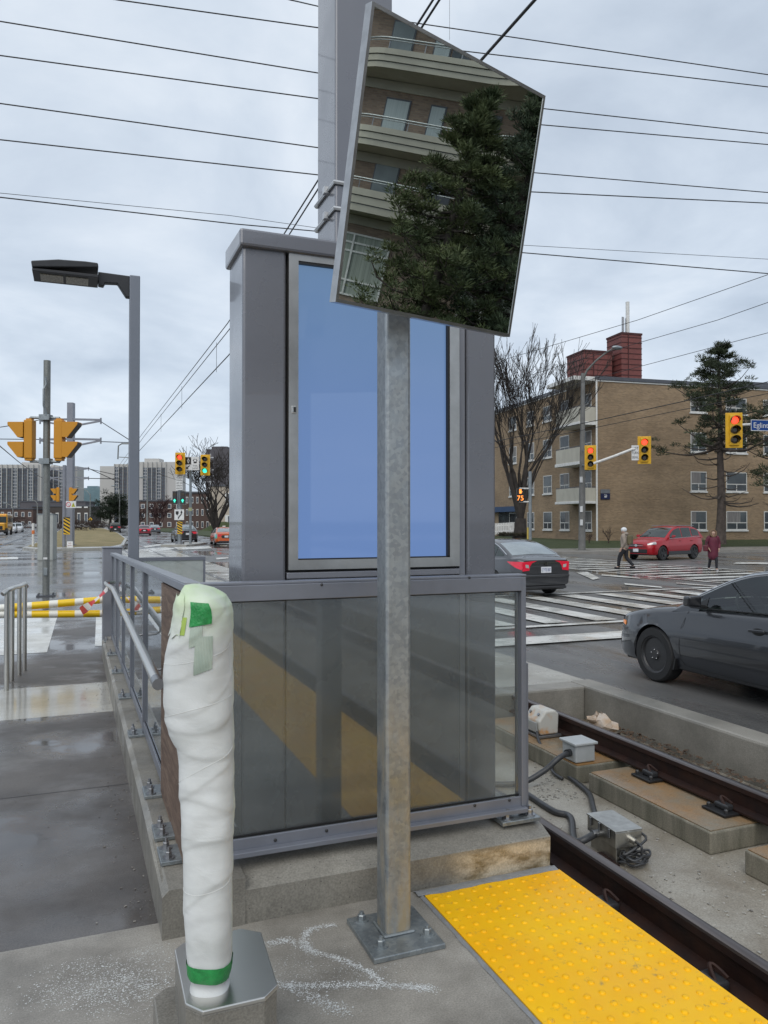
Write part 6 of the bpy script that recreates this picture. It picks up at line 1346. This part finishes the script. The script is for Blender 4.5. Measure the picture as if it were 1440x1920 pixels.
# keep right island
D4=60; b=at(337,1019,D4); b.z=ZR; k=D4/F
struct('traffic_island',MB().prism([b+rt*(x*k)+V(fw.x,fw.y,0)*y for x,y in ((-28,-1),(-20,-2.2),(26,-2.2),(31,0),(26,5),(-20,5))],(0,0,.16)),bpy.data.materials['median_kerb'])
t=thing('signal_pole','galvanised signal pole rising from the keep-right traffic island','pole',b+V(0,0,.16)); MB().tube([b+V(0,0,.16),V(b.x,b.y,at(337,853,D4).z)],.17,10).build('pole_shaft',galvm,t,smooth=True); MB().tube([b+V(0,0,.16),b+V(0,0,.36)],.35,10).build('base',steelD,t)
MB().bar(at(326,921,D4),at(349,921,D4),.06,.06).bar(at(326,945,D4),at(349,945,D4),.06,.06).build('signal_bracket',white,t)
signal('red-lit signal head above the left turn sign on the traffic island',338,869,D4-.5,41,R(20)*-1*0-AZ*-1,'red','signals beyond the platform'); signal('green-lit signal head between the lane sign and the kiosk',385,872,D4-.5,39,AZ,'green','signals beyond the platform')
def arrow_head(label,px):
    c=at(px,933,D4-.4); t=thing('arrow_signal',label,'traffic signal',c,-AZ,'green arrow signals on the island',k)
    MB().box(-4.2,-2,-12,4.2,3,12).build('housing',dark,t,bevel=.5,world=False); MB().lathe([(3.2,0),(3.2,.4)],(0,-2,6),(0,-1,0),14).build('lens',offl,t,world=False)
    MB().lathe([(3.3,0),(3.3,.2)],(0,-2,-6),(0,-1,0),14).build('lens',black,t,world=False)
    MB().prism([(-2.9,-2.6,-5.5),(0,-2.6,-2.4),(2.9,-2.6,-5.5),(1.2,-2.6,-5.7),(1.2,-2.6,-8.8),(-1.2,-2.6,-8.8),(-1.2,-2.6,-5.7)],(0,.2,0)).build('green_arrow',grn,t,world=False)
arrow_head('left green arrow signal on the island pole',328); arrow_head('right green arrow signal on the island pole',343)
board('turn_sign','white LEFT TURN SIGNAL sign with more small lines on the island pole','sign',336,904,D4-.3,13,30,AZ,offw,(('LEFT',.4,.10,black),('TURN',.26,.10,black),('SIGNAL',.12,.10,black),('LEFT ON',-.06,.09,black),('GREEN',-.22,.09,black),('ARROW',-.38,.09,black)))
t,w_,h_,c,xd,nd=board('keep_right_sign','white keep-right sign with a black shield and curving arrow','sign',336,965,D4-.3,18,20,AZ,offw)
MB().prism([(-.36*w_,-.004,.32*h_),(-.06*w_,-.004,.32*h_),(-.06*w_,-.004,.08*h_),(-.21*w_,-.004,-.06*h_),(-.36*w_,-.004,.08*h_)],(0,-.004,0)).build('shield',black,t,world=False)
ap=[(-.1,-.38),(-.02,-.2),(.12,-.06),(.22,.06),(.24,.22)]; mb=MB()
for (x0,z0),(x1,z1) in zip(ap,ap[1:]): mb.bar((x0*w_,-.006,z0*h_),(x1*w_,-.006,z1*h_),.11*w_,.004,(0,1,0))
mb.prism([(.12*w_,-.004,.18*h_),(.36*w_,-.004,.18*h_),(.25*w_,-.004,.42*h_)],(0,-.004,0)); mb.build('curved_arrow',black,t,world=False)
marker('yellow and black striped marker under the keep-right sign',337,989,D4-.4,9.5,25)
t,w_,h_,c,xd,nd=board('lane_sign','black and white diamond lane sign between two signal heads','sign',360,869,D4-.2,26,25,AZ,offw)
MB().box(-.48*w_,-.005,-.08*h_,-.06*w_,-.0005,.47*h_).build('black_panel',black,t,world=False)
MB().prism([(-.27*w_,-.010,.40*h_),(-.36*w_,-.010,.2*h_),(-.27*w_,-.010,0),(-.18*w_,-.010,.2*h_)],(0,.004,0)).build('diamond',offw,t,world=False); MB().prism([(-.27*w_,-.014,.31*h_),(-.32*w_,-.014,.2*h_),(-.27*w_,-.014,.09*h_),(-.22*w_,-.014,.2*h_)],(0,.003,0)).build('diamond_centre',black,t,world=False)
MB().box(.12*w_,-.006,.02*h_,.34*w_,-.0005,.34*h_).box(.06*w_,-.006,.2*h_,.40*w_,-.0005,.27*h_).build('bus_symbol',black,t,world=False); MB().box(.15*w_,-.010,.14*h_,.31*w_,-.0065,.3*h_).build('bus_window',offw,t,world=False)
MB().prism([(-.42*w_,-.004,-.42*h_),(-.24*w_,-.004,-.42*h_),(-.30*w_,-.004,-.34*h_),(-.14*w_,-.004,-.17*h_),(-.19*w_,-.004,-.12*h_),(-.35*w_,-.004,-.29*h_),(-.42*w_,-.004,-.24*h_)],(0,-.004,0)).build('down_arrow',black,t,world=False)
for s_,z in (('THIS',-.18),('LANE',-.36)): text('lettering',s_,.13*h_,black,t,c+xd*.22*w_+V(0,0,z*h_)+nd*.004,xd,(0,0,1),.003)
t=thing('sign_pole','slim grey pole carrying the diamond lane sign','pole',at(357,1000,D4+.5)); pz=at(357,1000,D4+.5); pz.z=ZR; MB().tube([pz,V(pz.x,pz.y,at(357,858,D4).z)],.1,8).build('pole_shaft',galvm,t,smooth=True); MB().bar(at(345,866,D4),at(390,866,D4),.06,.06).build('cross_bar',galvm,t); MB().obox(at(357,955,D4),rt*3*k,V(0,0,3.2*k),V(fw.x,fw.y,0)*.1).build('control_box',M('yellow_green_box',(.35,.36,.2),.6),t)
# street lights along the road
def cobra(label,px,yb,yt,d,dx,grp='street lights along the avenue'):
    b=at(px,yb,d); b.z=ZR; k=d/F; t=thing('street_lamp',label,'street lamp',b,0,grp); z=at(px,yt,d).z
    MB().tube([b,V(b.x,b.y,z)],[.16,.09],8).build('pole',galvpole,t,smooth=True); e=V(b.x,b.y,z)
    MB().tube([e-V(0,0,.3),e+rt*dx*k*.3+V(0,0,abs(dx)*k*.28),e+rt*dx*k+V(0,0,abs(dx)*k*.55)],.06,6).build('lamp_arm',galvpole,t,smooth=True); q=e+rt*dx*k*1.12+V(0,0,abs(dx)*k*.58); MB().ell(q,.5,.22,.13).build('lamp_head',galvm,t,smooth=True)
for a in (('street lamp in front of the big evergreen',224,985,917,150,-10),('street lamp left of the evergreen before the teal glass tower',169,985,926,170,-22),('street lamp before the white tower right of the lamp post',276,992,901,120,-10),('street lamp at the far left near the school bus',24,990,951,160,-13),('street lamp left of the utility cabinet',70,985,943,150,-12)): cobra(*a)
# ------------------------------------------------------------------ far buildings
tw=M('tower_concrete',(.50,.49,.47),.8,vs=.05,c2=(.43,.42,.41)); twg=M('tower_grey_concrete',(.42,.43,.45),.8,vs=.05); teal=M('teal_curtain_wall',(.12,.19,.22),.2,.1,c2=(.2,.29,.32),vs=.08); brn=M('brown_brick_far',(.10,.065,.055),.85,vs=.3,c2=(.075,.05,.045)); beige=M('beige_block',(.45,.39,.32),.8,vs=.1); drk=M('dark_tower',(.10,.095,.105),.8,vs=.1,c2=(.075,.07,.08))
def tower(label,x0,x1,yt,d,wall,bays,y0=.0,glassm=wglass2,roof=None,floors=14,zb=ZR,cat='building',name='apartment_tower',inset=(.04,.04),topm=.06,fin=True,dep=.5):
    c=at((x0+x1)/2,978,d); k=d/F; t=thing(name,label,cat,V(c.x,c.y,zb),-AZ+0); w_=(x1-x0)*k; h=at((x0+x1)/2,yt,d).z-zb
    MB().box(-w_/2,0,0,w_/2,max(8,w_*dep),h).build('wall',wall,t,world=False)
    a,b_=-w_/2+w_*inset[0],w_/2-w_*inset[1]; bw=(b_-a)/max(1,bays); zt_=h*(1-topm)
    for i in range(bays):
        sh=MB().box(a+i*bw+bw*.07,-.25,h*.02,a+(i+1)*bw-bw*.07,-.002,zt_).build('window_strip',glassm,t,world=False)
        mb=MB(); fh=zt_/floors
        mb.box(a+i*bw+bw*.45,-.3,h*.02,a+i*bw+bw*.55,-.256,zt_)
        for f in range(floors): mb.box(a+i*bw+bw*.07,-.4,f*fh+h*.02,a+(i+1)*bw-bw*.07,-.255,f*fh+h*.02+fh*.22)
        mb.build('floor_band',drk if i%3 else twg,sh,world=False)
    if fin:
        for i in range(bays+1): MB().box(a+i*bw-bw*.05,-1.0,0,a+i*bw+bw*.05,-.003,h).build('fin',wall,t,world=False)
    if roof: 
        for (xa,xb,yy) in roof: MB().box((xa-(x0+x1)/2)*k,2,h-.1,(xb-(x0+x1)/2)*k,10,at(xa,yy,d).z-zb).build('roof_block',wall,t,world=False)
    return t
tower('long white-finned apartment slab at the far left edge',-40,77,871,420,tw,11,roof=[(37,72,866)],floors=17)
tower('white-finned apartment slab behind the weathered signal pole',78,144,874,430,tw,6,roof=[(92,98,871)],floors=16)
tower('teal glass office block left of the evergreen',146,189,915,520,teal,0,fin=False,roof=[(161,180,911)],name='office_block')
tower('pale stepped apartment block with balconies left of the lamp post',187,214,874,400,tw,0,fin=False,floors=12)
tower('dark-windowed tower with white ribs just left of the lamp post',213,258,870,385,tw,5,floors=16,topm=.05)
tower('tall white tower with blank side walls right of the lamp post',243,336,866,380,tw,5,inset=(.27,.27),floors=18,roof=[(268,296,859)],topm=.09)
tower('dark brown round-topped tower behind the bare tree by the kiosk',386,432,842,300,drk,3,glassm=drk,floors=12,fin=False,roof=[(394,424,836)])
def lowrise(label,x0,x1,yt,yb,d,wall,cols,rows_,name='low_building',wm=None):
    c=at((x0+x1)/2,978,d); k=d/F; t=thing(name,label,'building',V(c.x,c.y,ZR),-AZ); w_=(x1-x0)*k; h=at(x0,yt,d).z-ZR
    MB().box(-w_/2,0,0,w_/2,10,h).build('wall',wall,t,world=False); MB().box(-w_/2-.2,-.2,h,w_/2+.2,10.2,h+.4).build('roof_edge',greyD,t,world=False)
    for i in range(cols):
        for j in range(rows_):
            x=-w_/2+w_*(i+.5)/cols; z=h*(j+.45)/rows_; ww=w_/cols*.22; hh=h/rows_*.26
            f_=MB().box(x-ww,-.06,z-hh,x+ww,-.002,z+hh).build('window',white,t,world=False); MB().box(x-ww*.75,-.08,z-hh*.8,x+ww*.75,-.062,z+hh*.8).build('pane',wglass2,f_,world=False)
    return t
lowrise('long brown brick low-rise behind the parking lot',243,392,940,985,210,brn,9,3); lowrise('brown brick walk-up right of the traffic island',346,394,925,985,170,brn,5,3); lowrise('beige blank block behind the bare tree by the kiosk',393,600,912,990,160,beige,2,2)
lowrise('brown brick row behind the school bus',-40,62,955,985,230,brn,8,2); lowrise('dark low plaza building with white signs left of the evergreen',60,168,950,985,240,M('plaza_dark',(.07,.06,.055),.8,vs=.2),8,1); lowrise('dark roofed building behind the weathered pole',38,160,941,985,300,drk,6,1)
random.seed(14)
t=thing('guard_rail','long grey guard rail and low wall along the far road','guard rail',at(130,986,215)); P0,P1=at(20,985,215),at(245,985,200)
mb=MB().bar(P0,P1,.2,.7); mb.build('rail_beam',twg,t); mb=MB()
for i in range(24): p=P0.lerp(P1,i/23); mb.bar(V(p.x,p.y,ZR),V(p.x,p.y,p.z+.5),.25,.25,(0,1,0))
mb.build('rail_posts',greyD,t)
for px,py,w_,h_,lb in ((36,966,23,2,'white shop sign at the far left above the bus'),(43,977,14,2,'small white shop sign at the far left'),(148,951,10,2.5,'white shop sign left of the evergreen'),(161,951,7,2.5,'tiny white shop sign nearest the evergreen')): board('shop_sign',lb,'sign',px,py,232,w_,h_,AZ,offw)
for px,py,d_,lb in ((169.5,974,160,'yellow diamond road sign near the evergreen'),):
    c=at(px,py,d_); k_=d_/F; t=thing('road_sign',lb,'sign',V(c.x,c.y,ZR)); MB().prism([c+rt*4*k_,c+V(0,0,4*k_),c-rt*4*k_,c-V(0,0,4*k_)],V(fw.x,fw.y,0)*.08).build('plate',hz_y,t); MB().tube([V(c.x,c.y,ZR),c],.06,6).build('post',galvpole,t); MB().obox(c-V(fw.x,fw.y,0)*.09,rt*.9*k_,V(0,0,2*k_),V(fw.x,fw.y,0)*.01).build('symbol',black,t)
# evergreen, bare trees and brush on the left
p=at(207,986,150); p.z=ZR
def bushy(name,label,base,wd,h,seed,mat,n=260,tr=.9,tn=34,cat='tree',trunk=True):
    random.seed(seed); t=thing(name,label,cat,base); b=Vector(base); mb=MB(); lob=[(random.uniform(-.55,.55),random.uniform(-.5,.5),random.uniform(.25,.82),random.uniform(.25,.45)) for _ in range(11)]
    for _ in range(n):
        l=random.choice(lob); a=random.random()*6.283; u=random.uniform(-1,1); s_=math.sqrt(1-u*u); rr=l[3]*random.uniform(.6,1.05)
        tp=1-.45*max(0,l[2]-.4); tuft(mb,b+V((l[0]*tp+rr*math.cos(a)*s_)*wd/2,(l[1]+rr*math.sin(a)*s_)*wd/2,max(.04,l[2]+rr*u*.75)*h),tr,tn)
    if trunk:
        tk=MB().tube([b-V(0,0,.2),b+V(0,0,h*.3),b+V(.1,0,h*.6)],[h*.035,h*.028,h*.012],8,False)
        for l in lob[:7]: tk.tube([b+V(0,0,h*.3),b+V(l[0]*wd/2,l[1]*wd/2,l[2]*h)],[h*.012,h*.004],5,False)
        tk.build('trunk',bark,t,smooth=True,ang=180)
    mb.build('crown',mat,t); return t
bushy('evergreen_tree','broad dark evergreen tree standing left of the lamp post',p,8.6,8.0,2,M('dark_evergreen',(.018,.032,.014),.9,c2=(.010,.018,.009),vs=.5),n=420)
brush=M('brown_brush',(.06,.04,.035),.95,c2=(.04,.028,.026),vs=.5)
for i,(px,wd,h,lb) in enumerate(((152,7,2.6,'brown brush left of the evergreen'),(120,9,2.4,'brown brush behind the striped marker'),(20,10,2.8,'brown brush behind the school bus'),(190,9,2.0,'brown brush under the evergreen'),(235,6,2.2,'brown brush right under the evergreen edge'))):
    q=at(px,986,150+i*4); q.z=ZR; bushy('brush',lb,q,wd,h,40+i,brush,n=110,tr=.6,tn=30,cat='bush',trunk=False)
q=at(297,986,130); q.z=ZR; bare_tree('bare_tree','reddish bare tree before the brown brick low-rise',q,6.2,1.25,22,limbs=7,r0=.2,maxd=5,mat=M('reddish_twig',(.055,.025,.025),.9),minr=.03,fork=.12)
q=at(255,986,140); q.z=ZR; bare_tree('bare_tree','small bare tree right beside the lamp post',q,4.8,1.1,23,limbs=6,r0=.15,maxd=5,mat=twig,minr=.028,fork=.12)
q=at(404,1004,75); q.z=ZR+.1; bare_tree('bare_tree','spreading bare tree with dark branches at the left edge of the kiosk',q,9.6,1.15,41,limbs=7,r0=.42,maxd=6,minr=.018,fork=.10)
mb=MB(); random.seed(50)
for i in range(420):
    q=at(random.uniform(450,900),984,random.uniform(125,150)); tuft(mb,V(q.x,q.y,ZR+random.uniform(.3,1)*random.uniform(1.5,5.5)),1.0,34)
tag(mb.build('far_wood',brush),'brown leafless far-off wood','wood',kind='stuff')
# parking-lot lawn strip on the far right of the left view
struct('lawn_strip',MB().prism([at(372,1011,100)*0+G(x,y,ZR) for x,y in ((300,997),(450,1012),(450,1001),(300,990))],(0,0,.14)),grassg)
struct('berm',MB().grid([[G(380,996,ZR)+rt*x+V(fw.x,fw.y,0)*y+V(0,0,max(0,1.9*math.sin(max(0,min(1,(x+1)/9))*3.14)*math.sin(max(0,min(1,y/6))*3.14))) for x in range(-1,9)] for y in range(0,7)]),grassg)
# ------------------------------------------------------------------ what the mirror shows: apartment house and pines across the avenue
def mpt(px,py,P,n):
    r=ray(px,py).normalized(); M0=O+r*((MC-O).dot(MN)/r.dot(MN)); d=r-MN*(2*r.dot(MN)); return M0+d*((Vector(P)-M0).dot(n)/d.dot(n))
B12=R(11); fh=V(math.sin(B12),math.cos(B12),0); fn=V(-fh.y,fh.x,0)     # facade direction and outward normal
FP=V(33,0,ZR)
def fs(px,py): q=mpt(px,py,FP,fn)-FP; return q.dot(fh),q.z
mbk=brick('brown_facade_brick',(.33,.25,.195),(.23,.17,.14),(.28,.24,.2),1.,.6); mcon=M('facade_concrete',(.42,.405,.34),.8,vs=.6,c2=(.34,.325,.275)); bl=M('window_blind',(.36,.42,.42),.35,coat=.6,vs=2,c2=(.44,.5,.5),st=(9,9,.05))
blg=M('window_blind_grey',(.16,.19,.2),.3,vs=1,c2=(.21,.25,.26)); mt=thing('balcony_apartment_house','brown brick apartment house with concrete balconies, standing across the avenue and seen in the mirror','building',FP,math.atan2(fh.y,fh.x))
# local x runs along fh, local -y is inward/outward: outward normal fn = local +y
S0,S1=-34,4
MB().box(S0,-12,0,S1,0,19).build('wall',mbk,mt,world=False)
zf=[fs(671,282)[1],fs(685,143)[1],fs(655,400)[1]]
lev=[(fs(655,400)[1],fs(661,360)[1]),(fs(671,282)[1],fs(672,248)[1]),(fs(685,143)[1],fs(687,110)[1])]
lev.append((lev[2][0]+3.05,lev[2][1]+3.05))
SK=fs(712,150)[0]
def bow(s_): return 1.2+.55*(1/(1+math.exp(-max(-20,min(20,(s_-SK)*4.)))))+.6*(1/(1+math.exp(-max(-20,min(20,(s_-SK-6.5)*3.)))))
WIN=[((700,748,330,2),(800,850,350,0),(880,940,380,2)),((719,767,215,1),(798,829,245,1),(880,930,270,0)),((731,776,85,2),(809,843,112,1),(843,879,125,0),(920,993,165,1)),((731,776,85,2),(809,843,112,1))]
for i,(za,zb_) in enumerate(lev):
    ss=np.linspace(-30,-2,90); sb=[]
    bal=None
    for j,(f0,f1,o) in enumerate(((0,.30,.0),(.34,.66,.05),(.70,1.,.1))):
        z0,z1=za+(zb_-za)*f0,za+(zb_-za)*f1
        rows=[[V(s_,.0,z0),V(s_,bow(s_)+o,z0),V(s_,bow(s_)+o,z1),V(s_,bow(s_)+o-.16,z1),V(s_,bow(s_)+o-.16,z0+.02)] for s_ in ss]
        ob=MB().grid(rows).build('balcony' if j==0 else 'parapet_band',mcon,mt if bal is None else bal,world=False)
        if j==0: bal=ob
    MB().grid([[V(s_,.0,za+.15),V(s_,bow(s_)-.1,za+.15),V(s_,bow(s_)-.02,za),V(s_,bow(s_)-.02,zb_)] for s_ in ss]).build('parapet_core',greyD,bal,world=False)
    for dz in (.42,.33): MB().tube([(s_,bow(s_)-.0,zb_+dz) for s_ in ss],.035 if dz>.4 else .02,6).build('handrail',galvm,bal,world=False,smooth=True)
    mb=MB()
    for s_ in np.arange(-29.5,-2,1.6): mb.tube([(s_,bow(s_)-.02,zb_),(s_,bow(s_)-.02,zb_+.4)],.022,5)
    mb.build('rail_posts',steelD,bal,world=False)
    zz_=za-.9
    MB().box(S0,.002,za-.40,S1,.10,za-.02).build('lintel_band',mcon,mt,world=False)
    for (xa,xb_,yy_,light) in WIN[i]:
        sa,sbx=fs(xa,yy_)[0],fs(xb_,yy_)[0]
        f_=MB().box(sa,.002,zb_-.55,sbx,.05,za+2.35).build('window',greyD,mt,world=False)
        MB().box(sa+.06,.052,zb_-.5,(sa+sbx)/2-.02 if not light else sbx-.06,.075,za+2.28).build('blind' if light else 'pane',bl if light==1 else (blg if light==2 else wglass),f_,world=False)
g0,g1=fs(652,440),fs(642,548)
for (a,b_) in ((-22.4,-15.3),(-11.5,-8)):
    z0,z1=g1[1]-.05,g0[1]+.1
    f_=MB().box(a,.002,z0,b_,.03,z1).build('curtained_window',M('sheer_curtain',(.36,.40,.35),.7,vs=3,c2=(.22,.25,.22),st=(7,7,.05)) if 'sheer_curtain' not in bpy.data.materials else bpy.data.materials['sheer_curtain'],mt,world=False)
    mb=MB(); n=max(2,int((b_-a)/1.5))
    for i in range(n+1): s_=a+(b_-a)*i/n; mb.box(s_-.045,.031,z0,s_+.045,.10,z1)
    for f in (0.,.24,.72,.86,1.): zz_=z0+(z1-z0)*f; mb.box(a,.032,zz_-.04,b_,.085,zz_+.04)
    mb.build('mullions',white,f_,world=False)
def mloc(px,py,X):
    q=mpt(px,py,V(X,0,0),V(1,0,0)); return q
q=mloc(803,590,25.5); qa=mloc(893,172,25.5); q2=mloc(922,600,27.5); q2a=mloc(1010,165,27.5)
pine('pine_tree','nearer dense pine before the balcony house, seen in the mirror',V(q.x,q.y,ZR),qa.z-ZR,.12,3.3,71,nwh=19,tn=70,r0=.3,tr=.46,per=5,irregular=.7,mat=needle,top=.14,sub=3,cone=.55)
pine('pine_tree','second dense pine before the balcony house, at the right side of the mirror',V(q2.x,q2.y,ZR),q2a.z-ZR+.5,.10,3.2,72,nwh=18,tn=64,r0=.3,tr=.46,per=5,irregular=.6,mat=needle2,top=.18,sub=3,cone=.5)
q=mloc(710,575,29); bushy('evergreen_shrub','low spiky shrub under the curtained window, seen in the mirror',V(q.x,q.y,ZR),3.2,2.2,77,needle,n=70,tr=.5,cat='shrub',trunk=False)
q=mloc(930,610,28); bushy('evergreen_shrub','yellowish shrub under the second pine, seen in the mirror',V(q.x,q.y,ZR),5.5,3.0,78,M('yellowish_shrub',(.05,.05,.018),.9,c2=(.028,.03,.012)),n=120,tr=.5,cat='shrub',trunk=False)
struct('verge',MB().prism([V(17,-60,-.6),V(60,-60,-.6),V(60,8,-.6),V(17,8,-.6)],(0,0,.45)),grassg)
